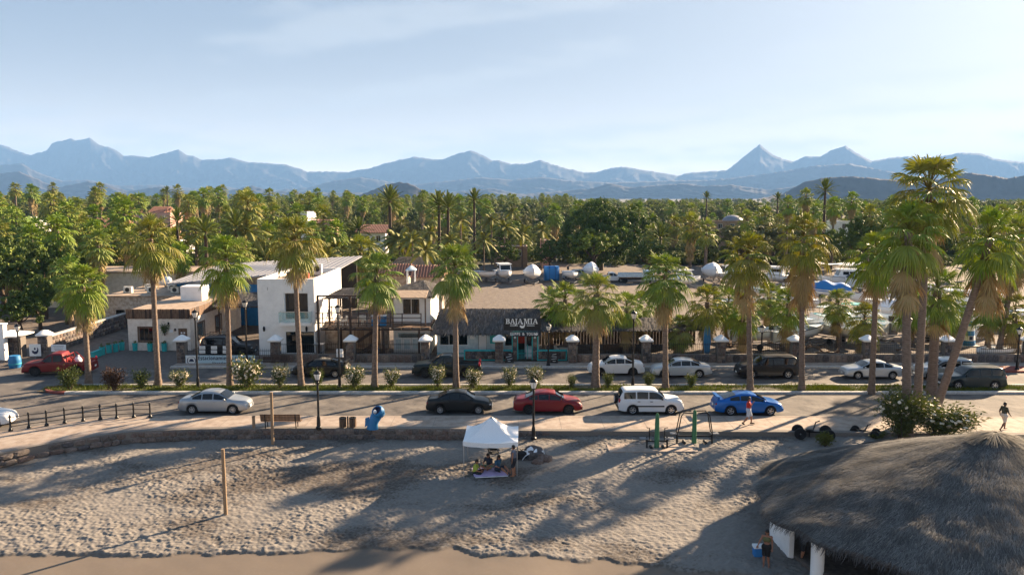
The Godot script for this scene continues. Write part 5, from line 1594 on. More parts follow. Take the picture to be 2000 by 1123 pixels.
# ---- lettering as flat print just proud of its board ----
func letters(parent: Node, txt: String, high: float, at: Vector3, mt: Material, serif := false, squeeze := 1.0, bs := Basis()) -> void:
	var m := TextMesh.new()
	var f := SystemFont.new()
	f.font_names = PackedStringArray(["Droid Serif" if serif else "Droid Sans"])
	f.font_weight = 700
	m.font = f
	m.text = txt
	m.font_size = 64
	m.pixel_size = high / 46.0
	m.depth = 0.012
	put(m, "lettering", mt, parent, Transform3D(bs * Basis.from_scale(Vector3(squeeze, 1, 1)), at))
func whale_tail(parent: Node, at: Vector3, s: float, mt: Material) -> void:        # the shop's emblem: a curled fin
	var p := PackedVector2Array([Vector2(-0.5, 0.0), Vector2(-0.42, -0.3), Vector2(-0.1, -0.5), Vector2(0.25, -0.42), Vector2(0.45, -0.1), Vector2(0.48, 0.3), Vector2(0.3, 0.55), Vector2(0.32, 0.2), Vector2(0.15, -0.05), Vector2(-0.12, -0.08), Vector2(-0.3, 0.05)])
	for i in p.size(): p[i] *= s
	var b := MB.new()
	b.xf.origin = at
	b.prism(p, 0, 0.014)
	b.prism(PackedVector2Array([Vector2(-0.2, 0.28) * s, Vector2(-0.02, 0.1) * s, Vector2(0.1, 0.3) * s, Vector2(-0.02, 0.55) * s]), 0, 0.012)
	part(b, "emblem", mt, parent)

func make_shop() -> void:
	var zf := -71.4
	var px := func(x: float, y: float) -> Vector3: return V(x, y, zf)
	var t := thing("thatched_shop", "low shop with long thatched roof and turquoise entrance", "shop", Vector3.ZERO)
	var x0: float = px.call(846, 0).x
	var x1: float = px.call(1056, 0).x
	var h := 2.75
	var w1 := [px.call(851, 0).x - x0, px.call(0, 675).y, px.call(910, 0).x - x0, px.call(0, 653).y]
	var dr := [px.call(931, 0).x - x0, 0.0, px.call(948, 0).x - x0, 2.15]
	var w2 := [px.call(986, 0).x - x0, px.call(0, 675).y, px.call(1001, 0).x - x0, px.call(0, 653).y]
	var d2 := [px.call(1008, 0).x - x0, 0.0, px.call(1026, 0).x - x0, 2.3]
	var w3 := [px.call(1030, 0).x - x0, px.call(0, 676).y, px.call(1044, 0).x - x0, px.call(0, 657).y]
	for q in [w1, w2, w3]: q[3] = minf(q[3], 2.4)
	shell(t, M.sky_wall, x0, x1, zf, zf - 6.5, h, [w1, dr, w2, d2, w3])
	window(t, Vector3(x0, 0, zf), Vector3(x1, 0, zf), w1, M.white_paint, M.pane_dark, 3)
	for q in [w2, w3]: window(t, Vector3(x0, 0, zf), Vector3(x1, 0, zf), q, M.wood_dark, M.pane_dark, 1)
	bx("door", M.white_paint, t, Vector3(x0 + (dr[0] + dr[2]) / 2, 1.07, zf - 0.1), Vector3(dr[2] - dr[0] - 0.06, 2.1, 0.06))
	room(t, Vector3(x0 + 0.3, 0, zf - 3), Vector3(x1 - 0.3, 2.6, zf - 3))
	var sh := px.call(957, 671)
	var sh2 := px.call(978, 653)
	bx("shutter", M.turquoise, t, Vector3((sh.x + sh2.x) / 2, (sh.y + sh2.y) / 2, zf + 0.03), Vector3(sh2.x - sh.x, sh2.y - sh.y, 0.05))
	bx("notice", M.sign_white, t, px.call(922, 659) + Vector3(0, 0, 0.012), Vector3(0.42, 0.3, 0.02))
	bx("base_band", M.turquoise, t, Vector3((x0 + x1) / 2, 0.35, zf + 0.014), Vector3(x1 - x0, 0.08, 0.02))
	var ry: float = V(900, 603, zf - 2.2).y
	var ey: float = V(900, 652, zf + 1.2).y
	thatch(t, [[Vector3(x0 + 0.2, ry, zf - 2.2), Vector3(x1 + 0.1, ry, zf - 2.2), Vector3(x1 + 0.1, ey, zf + 1.2), Vector3(x0 - 0.5, ey, zf + 1.2)], [Vector3(x1 + 0.1, ry, zf - 2.2), Vector3(x0 + 0.2, ry, zf - 2.2), Vector3(x0 - 0.5, ey, zf - 7.6), Vector3(x1 + 0.1, ey, zf - 7.6)]], "thatch_roof", 9000, 4, 0.45)
	# porch with stone pillars, turquoise frame and gate
	var zp := -69.6
	var pp := func(x: float, y: float) -> Vector3: return V(x, y, zp)
	var p := thing("shop_porch", "turquoise-framed shop porch with two stone pillars and white gate", "porch", Vector3.ZERO)
	for xx in [1006, 1047]:
		var c: Vector3 = pp.call(xx, 0)
		part(MB.new().span(Vector3(c.x - 0.2, 0.13, zp), Vector3(c.x + 0.2, 2.55, zp - 0.4)), "pillar", M.mortar, p)
		for k in 6: put(rock_mesh(50 + k), "stone", M["stone%d" % (k % 6)], p, Transform3D(Basis.from_scale(Vector3(0.36, 0.34, 0.12)), Vector3(c.x, 0.36 + k * 0.39, zp + 0.015)))
		for s in [-0.24, 0.24]: part(MB.new().bar(Vector3(c.x + s, 0.13, zp + 0.02), Vector3(c.x + s, 2.6, zp + 0.02), 0.07), "frame_post", M.turquoise, p)
		bx("emblem_tile", M.sign_white, p, Vector3(c.x, 2.15, zp + 0.09), Vector3(0.16, 0.16, 0.03), Basis(Vector3.FORWARD, PI / 4))
	part(MB.new().bar(pp.call(1001, 0) * Vector3(1, 0, 1) + Vector3(0, 2.62, zp * 0 + 0.02), pp.call(1052, 0) * Vector3(1, 0, 1) + Vector3(0, 2.62, 0.02), 0.1), "lintel", M.turquoise, p)
	var g0: float = pp.call(1012, 0).x
	for k in 2:
		var gt := part(MB.new().bar(Vector3(g0 + k * 0.86, 0.2, zp - 0.1), Vector3(g0 + k * 0.86, 1.5, zp + 0.05), 0.06), "gate_post", M.turquoise, p)
		for i in 5: part(MB.new().bar(Vector3(g0 + k * 0.72 + 0.08 + i * 0.12, 0.22, zp), Vector3(g0 + k * 0.72 + 0.08 + i * 0.12, 1.05, zp), 0.03), "gate_bar", M.white_paint if k else M.turquoise, gt)
	var rc := thing("hanging_clothes", "orange-red clothes hanging in the shop doorway", "clothes", V(1017, 660, zf + 0.25))
	for k in 4: bx("shirt", M.red_cloth, rc, Vector3(-0.22 + k * 0.17, -0.1, 0), Vector3(0.13, 0.75, 0.05), Basis(Vector3.UP, 0.3 * (k % 2)))
	part(MB.new().bar(Vector3(-0.4, 0.32, 0), Vector3(0.45, 0.32, 0), 0.025), "rail", M.steel, rc)
	# main sign
	var zs := -69.2
	var a := V(984, 645, zs)
	var b := V(1056, 621, zs)
	var c := (a + b) / 2
	var s := thing("shop_sign", "large black sign board reading BAJA MIA over the shop entrance", "sign", c)
	part(MB.new().cbox(Vector3.ZERO, Vector3(b.x - a.x, b.y - a.y, 0.1), 0.012), "board", M.sign_black, s)
	letters(s, "BAJA", 0.46, Vector3(-0.72, 0.25, 0.055), M.sign_white, true, 0.93)
	letters(s, "MIA", 0.46, Vector3(0.74, 0.25, 0.055), M.sign_white, true, 0.93)
	whale_tail(s, Vector3(0.02, -0.12, 0.051), 0.5, M.sign_white)
	for k in [-0.72, 0.74]:
		for y in [-0.03, -0.15]: bx("stripe", M.sign_white, s, Vector3(k, y, 0.056), Vector3(0.7, 0.035, 0.012))
	for k in [-1.2, 1.2]: part(MB.new().bar(Vector3(k, 0, -0.06), Vector3(k, -0.3, -1.6), 0.07), "bracket", M.black_iron, s)
	a = V(1001, 657, zs - 0.2)
	b = V(1052, 648, zs - 0.2)
	c = (a + b) / 2
	s = thing("shop_sign", "narrow navy sign reading SUPPS & TOURS under the black sign board", "sign", c)
	part(MB.new().cbox(Vector3.ZERO, Vector3(b.x - a.x, b.y - a.y, 0.07), 0.01), "board", M.sign_navy, s)
	letters(s, "SUPPS  &  TOURS", 0.24, Vector3(-0.16, 0.0, 0.04), M.sign_white, false, 0.92)
	whale_tail(s, Vector3(0.98, 0.02, 0.037), 0.26, M.sign_white)
	# low wall with turquoise trim beside the porch, chalk boards
	for q in [[902, 1000, "turquoise-trimmed rubble wall between the shop's gate pillar and porch"], [1052, 1112, "turquoise-trimmed rubble wall beside the shop's shady terrace"]]:
		var u: Vector3 = pp.call(q[0], 0)
		var v: Vector3 = pp.call(q[1], 0)
		var w := thing("rubble_wall", q[2], "wall", Vector3.ZERO)
		part(MB.new().span(Vector3(u.x, 0.1, zp + 0.2), Vector3(v.x, 0.95, zp - 0.1)), "wall_core", M.mortar, w)
		part(MB.new().span(Vector3(u.x - 0.04, 0.95, zp + 0.26), Vector3(v.x + 0.04, 1.03, zp - 0.14)), "coping", M.turquoise, w)
		part(MB.new().span(Vector3(u.x - 0.02, 0.1, zp + 0.205), Vector3(v.x + 0.02, 0.2, zp + 0.25)), "foot_trim", M.turquoise, w)
		for e in [u.x + 0.03, v.x - 0.03]: part(MB.new().span(Vector3(e - 0.05, 0.2, zp + 0.205), Vector3(e + 0.05, 0.95, zp + 0.24)), "end_trim", M.turquoise, w)
		stone_face(w, u.x + 0.1, v.x - 0.1, 0.22, 0.93, zp + 0.2)
	chalkboard(V(975, 712, -68.9), 0.62, 1.75, "tall narrow chalkboard leaning on the shop's gate pillar")
	chalkboard(V(995, 714, -68.2), 0.72, 0.95, "small chalkboard in front of the porch's stone pillar")
	chalkboard(V(1082, 714, -68.2), 0.66, 0.95, "small chalkboard in front of the terrace wall beside the lamp post")
	# shady terrace with white plastic chairs and a table
	var tr := thing("shade_terrace", "dark shade roof on posts beside the shop", "shelter", Vector3.ZERO)
	for q in [[3.0, -70.4], [7.6, -70.4], [12.5, -71.0], [3.0, -75.5], [7.6, -75.5], [12.5, -76.0], [17.5, -71.6], [17.5, -76.5]]: part(MB.new().tube([Vector3(q[0], 0, q[1]), Vector3(q[0], 2.75, q[1])], [0.09, 0.08], 8), "post", M.wood_pale, tr)
	thatch(tr, [[Vector3(2.6, 3.3, -73.2), Vector3(18, 3.3, -74), Vector3(18, 2.65, -70.9), Vector3(2.6, 2.65, -70.1)], [Vector3(18, 3.3, -74), Vector3(2.6, 3.3, -73.2), Vector3(2.6, 2.65, -76.4), Vector3(18, 2.65, -77.2)]], "thatch_roof", 4200, 41)
	slats(tr, "back_board", [M.wood_dark, M.wood_brown, M.wood_dark], Vector3(2.6, 0, -77.4), Vector3(18.2, 0, -77.8), 0.03, 2.7, 0.3)
	for q in [[3.9, -71.0], [4.7, -71.4], [5.4, -70.9], [5.7, -71.9], [4.2, -72.1]]: plastic_chair(Vector3(q[0], 0.03, q[1]), rng.randf() * TAU, M.chair_white, "white plastic chair on the shop's shady terrace", "white chairs on the terrace")
	var tb := thing("plastic_table", "white plastic table on the shop's shady terrace", "table", Vector3(4.8, 0.03, -71.9))
	part(MB.new().lathe([Vector2(0, 0.7), Vector2(0.5, 0.7), Vector2(0.52, 0.72), Vector2(0.5, 0.74), Vector2(0, 0.74)], 18), "table_top", M.chair_white, tb)
	for k in 4: part(MB.new().bar(Vector3(0.34 * (1 if k % 2 else -1), 0, 0.34 * (1 if k < 2 else -1)), Vector3(0.26 * (1 if k % 2 else -1), 0.7, 0.26 * (1 if k < 2 else -1)), 0.05), "leg", M.chair_white, tb)
	bench(Vector3(9.6, 0.03, -72.4), 0.3, 2.2, M.wood_brown, "brown wooden bench on the shop's shady terrace")

func chalkboard(at: Vector3, w: float, h: float, label: String) -> void:
	var t := thing("chalkboard", label, "chalkboard", Vector3(at.x, 0.13, at.z))
	var tilt := Basis(Vector3.RIGHT, -0.12)
	bx("board", M.sign_black, t, tilt * Vector3(0, h / 2, 0), Vector3(w, h, 0.04), tilt)
	for s in [-1, 1]: bx("frame", M.wood_dark, t, tilt * Vector3(s * w / 2, h / 2, 0), Vector3(0.05, h, 0.06), tilt)
	bx("back_leg", M.wood_dark, t, Vector3(0, h * 0.42, -0.32), Vector3(w * 0.8, h * 0.9, 0.03), Basis(Vector3.RIGHT, 0.3))
	for k in int(h / 0.22):       # chalk marks
		bx("chalk_mark", M.sign_white, t, tilt * Vector3(rng.randf_range(-0.06, 0.06), 0.16 + k * 0.2, 0.024), Vector3(w * rng.randf_range(0.3, 0.7), 0.035, 0.006), tilt * Basis(Vector3.BACK, rng.randf_range(-0.2, 0.25)))

func stone_face(parent: Node, x0: float, x1: float, y0: float, y1: float, z: float, size := 0.4) -> void:
	var rows := maxi(1, int((y1 - y0) / (size * 0.85)))
	var h := (y1 - y0) / rows
	if stone_kinds.is_empty():
		for k in 7: stone_kinds.append(rock_mesh(70 + k))
	for j in rows:
		var x := x0 - (size * 0.4 if j % 2 else 0.0)
		while x < x1 - 0.1:
			var w := rng.randf_range(0.75, 1.35) * size
			var a := maxf(x, x0)
			var b := minf(x + w, x1)
			if b - a > 0.12: put(stone_kinds[rng.randi() % 7], "stone", M["stone%d" % (rng.randi() % 6)], parent, Transform3D(Basis.from_scale(Vector3((b - a) * 0.95, h * 0.95, 0.12)), Vector3((a + b) / 2, y0 + h * (j + 0.5), z + 0.01)))
			x += w
var stone_kinds := []

# ---- the yard's front wall: rubble plinth, iron fence, capped pillars ----
func make_street_edges() -> void:
	var pillars := [355, 538, 685, 831, 975, 1118, 1262, 1408, 1553, 1695, 1850, 2010]
	var xs := []
	for q in pillars: xs.append(V(q, 690, WALL_Z).x)
	for i in pillars.size():
		var by: String = ["at the parking banner", "in front of the cube house", "in front of the timber deck's stair", "between the thatched house and the shop", "beside the tall chalkboard", "at the end of the shop's terrace", "behind the white and silver sedans", "between the upright surfboard and the black four-door SUV", "behind the black four-door SUV's rear", "behind the silver sedan with long bonnet", "behind the leaning palm", "beside the lamp post at the red kerb"][i]
		var t := thing("gate_pillar", "stone pillar with white pyramid cap " + by, "pillar", Vector3(xs[i], 0.1, WALL_Z))
		part(MB.new().span(Vector3(-0.36, 0, -0.36), Vector3(0.36, 1.9, 0.36)), "core", M.mortar, t)
		stone_face(t, -0.35, 0.35, 0.02, 1.88, 0.36, 0.36)
		part(MB.new().lathe([Vector2(0.74, 1.9), Vector2(0.8, 1.95), Vector2(0.8, 2.06), Vector2(0.2, 2.42), Vector2(0, 2.48)], 4, Vector3.ZERO, Basis(Vector3.UP, PI / 4)), "cap", M.white_wall, t)
	for i in pillars.size() - 1:
		if i == 3 or i == 4: continue         # the shop's front
		var x0: float = xs[i] + 0.4
		var x1: float = xs[i + 1] - 0.4
		var by: String = ["along the parking place", "in front of the cube house", "in front of the timber deck", "", "", "beside the shop's terrace", "in front of the surfboard palm", "in front of the sand pile", "behind the black four-door SUV", "in front of the rubble heap", "in front of the upturned skiff"][i]
		var ph := 0.85 if i > 0 else 0.3
		var t := thing("yard_wall", "low rubble wall with iron fence " + by, "wall", Vector3.ZERO)
		part(MB.new().span(Vector3(x0, 0, WALL_Z - 0.2), Vector3(x1, ph, WALL_Z + 0.15)), "wall_core", M.mortar, t)
		stone_face(t, x0, x1, 0.12, ph - 0.02, WALL_Z + 0.15, 0.55)
		for y in [ph + 0.12, ph + 0.85]: part(MB.new().bar(Vector3(x0, y, WALL_Z), Vector3(x1, y, WALL_Z), 0.04), "rail", M.black_iron, t)
		var n := int((x1 - x0) / 0.17)
		var m := MB.new().tube([Vector3(0, 0, 0), Vector3(0, 0.98, 0), Vector3(0, 1.06, 0)], [0.012, 0.012, 0.002], 4).mesh()
		for k in n: put(m, "fence_bar", M.black_iron, t, Transform3D(Basis(), Vector3(x0 + (k + 0.5) * (x1 - x0) / n, ph, WALL_Z)))
	# parking banner and small notices on the first stretch
	var a := V(362, 715, WALL_Z + 0.45)
	var b := V(512, 694, WALL_Z + 0.45)
	var c := (a + b) / 2
	var s := thing("parking_banner", "long pale blue banner with a car emblem on the parking fence", "banner", c)
	bx("cloth", M.banner, s, Vector3.ZERO, Vector3(b.x - a.x, b.y - a.y, 0.02))
	bx("emblem_panel", M.sign_white, s, Vector3(-(b.x - a.x) / 2 + 0.52, 0, 0.008), Vector3(0.95, b.y - a.y - 0.04, 0.02))
	var ring := MB.new()
	for k in 20: ring.bar(Vector3(cos(TAU * k / 20) * 0.36, sin(TAU * k / 20) * 0.36, 0), Vector3(cos(TAU * (k + 1) / 20) * 0.36, sin(TAU * (k + 1) / 20) * 0.36, 0), 0.06, 0.012)
	ring.box(Vector3(0, -0.02, 0), Vector3(0.42, 0.12, 0.012)); ring.prism(PackedVector2Array([Vector2(-0.16, 0.04), Vector2(0.16, 0.04), Vector2(0.1, 0.16), Vector2(-0.1, 0.16)]), -0.006, 0.006)
	var em := part(ring, "car_emblem", M.ink, s)
	em.position = Vector3(-(b.x - a.x) / 2 + 0.52, 0, 0.026)
	letters(s, "Estacionamiento / Parking", 0.32, Vector3(0.15, 0.22, 0.018), M.ink, false, 0.86)
	letters(s, "Horario: (8 a 8)", 0.26, Vector3(0.05, -0.24, 0.018), M.ink, false, 0.86)
	for k in 3:
		for j in 2:
			var p := V(394 + k * 23, 679 + j * 8, WALL_Z + 0.1)
			var q := thing("fence_notice", "small white notice hung on the parking fence", "notice", p, 0.0, "white notices on the parking fence")
			bx("panel", M.sign_white, q, Vector3.ZERO, Vector3(0.52, 0.28, 0.012))
			bx("print", M.ink, q, Vector3(0, 0, 0.008), Vector3(0.4, 0.03, 0.006))
			bx("hook", M.black_iron, q, Vector3(0, 0.16, -0.04), Vector3(0.03, 0.06, 0.1))
	# gate pillars at the far left, with signs
	for q in [[88, "stone gate pillar with white cap beside the whale-tail sign"], [22, "broad stone gate block with white slab behind the turquoise drum"]]:
		var p := V(q[0], 690, -71.5)
		var wide := 0.45 if q[0] > 50 else 1.1
		var t := thing("gate_pillar", q[1], "pillar", Vector3(p.x, 0, p.z))
		part(MB.new().span(Vector3(-wide, 0, -0.4), Vector3(wide, 2.0, 0.4)), "core", M.mortar, t)
		stone_face(t, -wide, wide, 0.02, 1.98, 0.4, 0.36)
		part(MB.new().lathe([Vector2(wide * 1.7, 2.0), Vector2(wide * 1.75, 2.12), Vector2(0.3, 2.45), Vector2(0, 2.5)], 4, Vector3.ZERO, Basis(Vector3.UP, PI / 4)), "cap", M.white_wall, t)
	var gp := V(6, 690, -70.2)
	var t2 := thing("white_post", "plain white gate post at the end of the gate block", "pillar", Vector3(gp.x - 0.5, 0, gp.z))
	part(MB.new().cbox(Vector3(0, 1.6, 0), Vector3(1.5, 3.2, 0.6), 0.03), "shaft", M.white_wall, t2)
	part(MB.new().cbox(Vector3(0, 3.24, 0), Vector3(1.62, 0.12, 0.72), 0.02), "cap", M.white_wall, t2)
	s = thing("tail_sign", "square white sign with a dark fin emblem", "sign", V(67, 684, -70.9))
	part(MB.new().cbox(Vector3.ZERO, Vector3(1.05, 1.1, 0.04), 0.008), "board", M.sign_white, s)
	whale_tail(s, Vector3(0.02, -0.06, 0.02), 0.62, M.ink)
	part(MB.new().bar(Vector3(0, 0, -0.03), Vector3(0, -2.2, -0.03), 0.06), "post", M.grey_iron, s)
	s = thing("menu_sign", "wide pale notice board beside the fin sign", "sign", V(113, 680, -71.0))
	part(MB.new().cbox(Vector3.ZERO, Vector3(1.35, 0.65, 0.04), 0.008), "board", M.sign_white, s)
	for k in 4: bx("print", M.ink, s, Vector3(0, 0.2 - k * 0.13, 0.022), Vector3(1.0 - 0.1 * k, 0.025, 0.006))
	for k in [-0.5, 0.5]: part(MB.new().bar(Vector3(k, 0, -0.03), Vector3(k, -2.3, -0.03), 0.05), "post", M.grey_iron, s)

# ---- vehicles: x runs forward, y up, z across; built round the middle of the footprint ----
func curve(p: Array, x: float) -> float:
	var s := 0.0
	for d in [-0.035, 0.0, 0.035]:
		var q := clampf(x + d, p[0][0], p[-1][0])
		var k := 0
		while k < p.size() - 2 and q > p[k + 1][0]: k += 1
		s += lerpf(p[k][1], p[k + 1][1], (q - p[k][0]) / maxf(p[k + 1][0] - p[k][0], 1e-4))
	return s / 3.0

const SHAPES := {
	"sedan": {"top": [[-1.0, 0.62], [-0.985, 0.88], [-0.93, 1.0], [-0.74, 1.05], [-0.64, 1.09], [-0.36, 1.39], [-0.2, 1.45], [0.03, 1.46], [0.2, 1.39], [0.47, 1.03], [0.56, 0.98], [0.8, 0.89], [0.93, 0.79], [0.985, 0.68], [1.0, 0.5]],
		"belt": [[-1.0, 0.6], [-0.95, 0.9], [-0.7, 0.98], [0.45, 0.93], [0.6, 0.9], [0.93, 0.72], [1.0, 0.45]], "glass": [[-0.56, -0.30], [-0.27, 0.02], [0.05, 0.43]], "ws": [0.21, 0.49], "rw": [-0.66, -0.36], "doors": [[-0.42, 0.015], [0.025, 0.44]]},
	"coupe": {"top": [[-1.0, 0.62], [-0.985, 0.9], [-0.93, 1.02], [-0.8, 1.06], [-0.42, 1.34], [-0.2, 1.41], [0.02, 1.41], [0.2, 1.33], [0.5, 0.99], [0.58, 0.94], [0.8, 0.86], [0.93, 0.76], [0.985, 0.65], [1.0, 0.48]],
		"belt": [[-1.0, 0.6], [-0.95, 0.92], [-0.7, 1.0], [0.45, 0.91], [0.6, 0.88], [0.93, 0.7], [1.0, 0.43]], "glass": [[-0.58, -0.30], [-0.27, 0.02], [0.05, 0.45]], "ws": [0.2, 0.52], "rw": [-0.78, -0.38], "doors": [[-0.42, 0.015], [0.025, 0.46]]},
	"suv": {"top": [[-1.0, 0.7], [-0.985, 1.02], [-0.955, 1.2], [-0.88, 1.6], [-0.8, 1.7], [-0.3, 1.74], [0.08, 1.71], [0.2, 1.63], [0.42, 1.2], [0.5, 1.12], [0.85, 1.04], [0.955, 0.92], [0.99, 0.75], [1.0, 0.6]],
		"belt": [[-1.0, 0.68], [-0.96, 1.04], [-0.7, 1.08], [0.4, 1.06], [0.6, 1.04], [0.94, 0.86], [1.0, 0.55]], "glass": [[-0.83, -0.48], [-0.44, -0.1], [-0.07, 0.36]], "ws": [0.2, 0.44], "rw": [-0.965, -0.86], "doors": [[-0.46, -0.085], [-0.075, 0.36]]},
	"pickup": {"top": [[-1.0, 0.8], [-0.992, 1.06], [-0.98, 1.08], [-0.26, 1.08], [-0.235, 1.08], [-0.21, 1.68], [-0.12, 1.76], [0.12, 1.75], [0.22, 1.66], [0.42, 1.2], [0.5, 1.12], [0.88, 1.04], [0.97, 0.94], [0.99, 0.75], [1.0, 0.6]],
		"belt": [[-1.0, 0.78], [-0.97, 1.04], [-0.2, 1.06], [0.4, 1.07], [0.6, 1.05], [0.95, 0.9], [1.0, 0.55]], "glass": [[-0.17, 0.08], [0.11, 0.38]], "ws": [0.2, 0.44], "rw": [-0.24, -0.205], "doors": [[-0.19, 0.095], [0.105, 0.38]], "bed": [-0.965, -0.255]},
}
var wheel_cache := {}
func section(sp: Dictionary, x: float) -> Array:       # half a cross-section from the sill to the middle of the roof; x in metres
	var l: float = sp.l / 2
	var u := x / l
	var sh: Dictionary = SHAPES[sp.shape]
	var k: float = sp.h / (1.46 if sp.shape == "sedan" else 1.41 if sp.shape == "coupe" else 1.74 if sp.shape == "suv" else 1.76)
	var yt := curve(sh.top, u) * k
	var yb := minf(curve(sh.belt, u) * k, yt - 0.015)
	var hw: float = sp.w / 2 * (1.0 - 0.20 * pow(absf(u), 9.0) - 0.05 * pow(absf(u), 3.0))
	var low: float = sp.get("sill", 0.22) + 0.07 * pow(absf(u), 8.0)
	for wx in [sp.fx, sp.bx]:
		var r: float = sp.r + 0.065
		var d := absf(x - wx)
		if d < r: low = maxf(low, sp.r + sqrt(r * r - d * d) * 0.98)
	low = minf(low, yb - 0.14)
	var t := clampf((yt - yb) / 0.45, 0.0, 1.0)
	var rw := lerpf(hw - 0.13, sp.w / 2 * (0.72 if sp.shape in ["sedan", "coupe"] else 0.80), t)
	var bed: Array = sh.get("bed", [9.0, 9.0])
	if u > bed[0] and u < bed[1]:
		return [Vector2(hw - 0.02, low), Vector2(hw, low + 0.08), Vector2(hw, lerpf(low, yb, 0.6)), Vector2(hw - 0.02, yb - 0.06), Vector2(hw - 0.03, yt - 0.02), Vector2(hw - 0.05, yt), Vector2(hw - 0.1, yt), Vector2(hw - 0.12, yt - 0.03), Vector2(hw - 0.12, 0.62), Vector2(0, 0.62)]
	return [Vector2(hw - 0.02, low), Vector2(hw, low + 0.08), Vector2(hw, lerpf(low, yb, 0.55)), Vector2(hw - 0.025, yb - 0.07), Vector2(hw - 0.075, yb), Vector2(lerpf(hw - 0.075, rw, 0.5), lerpf(yb, yt - 0.05, 0.5)), Vector2(rw, yt - 0.07 * t - 0.012), Vector2(rw - 0.1, yt - 0.012), Vector2(rw * 0.5, yt + 0.006), Vector2(0, yt + 0.012)]

func wheel_meshes(r: float, style: int) -> Array:
	var key := "%.2f_%d" % [r, style]
	if wheel_cache.has(key): return wheel_cache[key]
	var t := MB.new()
	var rot := Basis(Vector3.RIGHT, PI / 2)      # the axle along z
	t.lathe([Vector2(r * 0.6, -0.1), Vector2(r * 0.9, -0.11), Vector2(r, -0.07), Vector2(r, 0.07), Vector2(r * 0.9, 0.11), Vector2(r * 0.66, 0.1), Vector2(r * 0.62, 0.06), Vector2(0, 0.05)], 24, Vector3.ZERO, rot)
	var m := MB.new()
	m.lathe([Vector2(r * 0.60, 0.055), Vector2(r * 0.66, 0.085), Vector2(r * 0.62, 0.1), Vector2(r * 0.57, 0.085), Vector2(r * 0.55, 0.062)], 24, Vector3.ZERO, rot)
	m.lathe([Vector2(r * 0.17, 0.05), Vector2(r * 0.15, 0.1), Vector2(0, 0.105)], 12, Vector3.ZERO, rot)
	var n: int = [5, 6, 10, 7][style]
	for k in n:
		var a := TAU * k / n
		var d := Vector3(cos(a), sin(a), 0)
		m.box(d * r * 0.36 + Vector3(0, 0, 0.078), Vector3(r * 0.5, r * (0.17 if n < 8 else 0.09), 0.03), Basis(d, Vector3(-sin(a), cos(a), 0), Vector3(0, 0, 1)))
	wheel_cache[key] = [t.mesh(), m.mesh()]
	return wheel_cache[key]

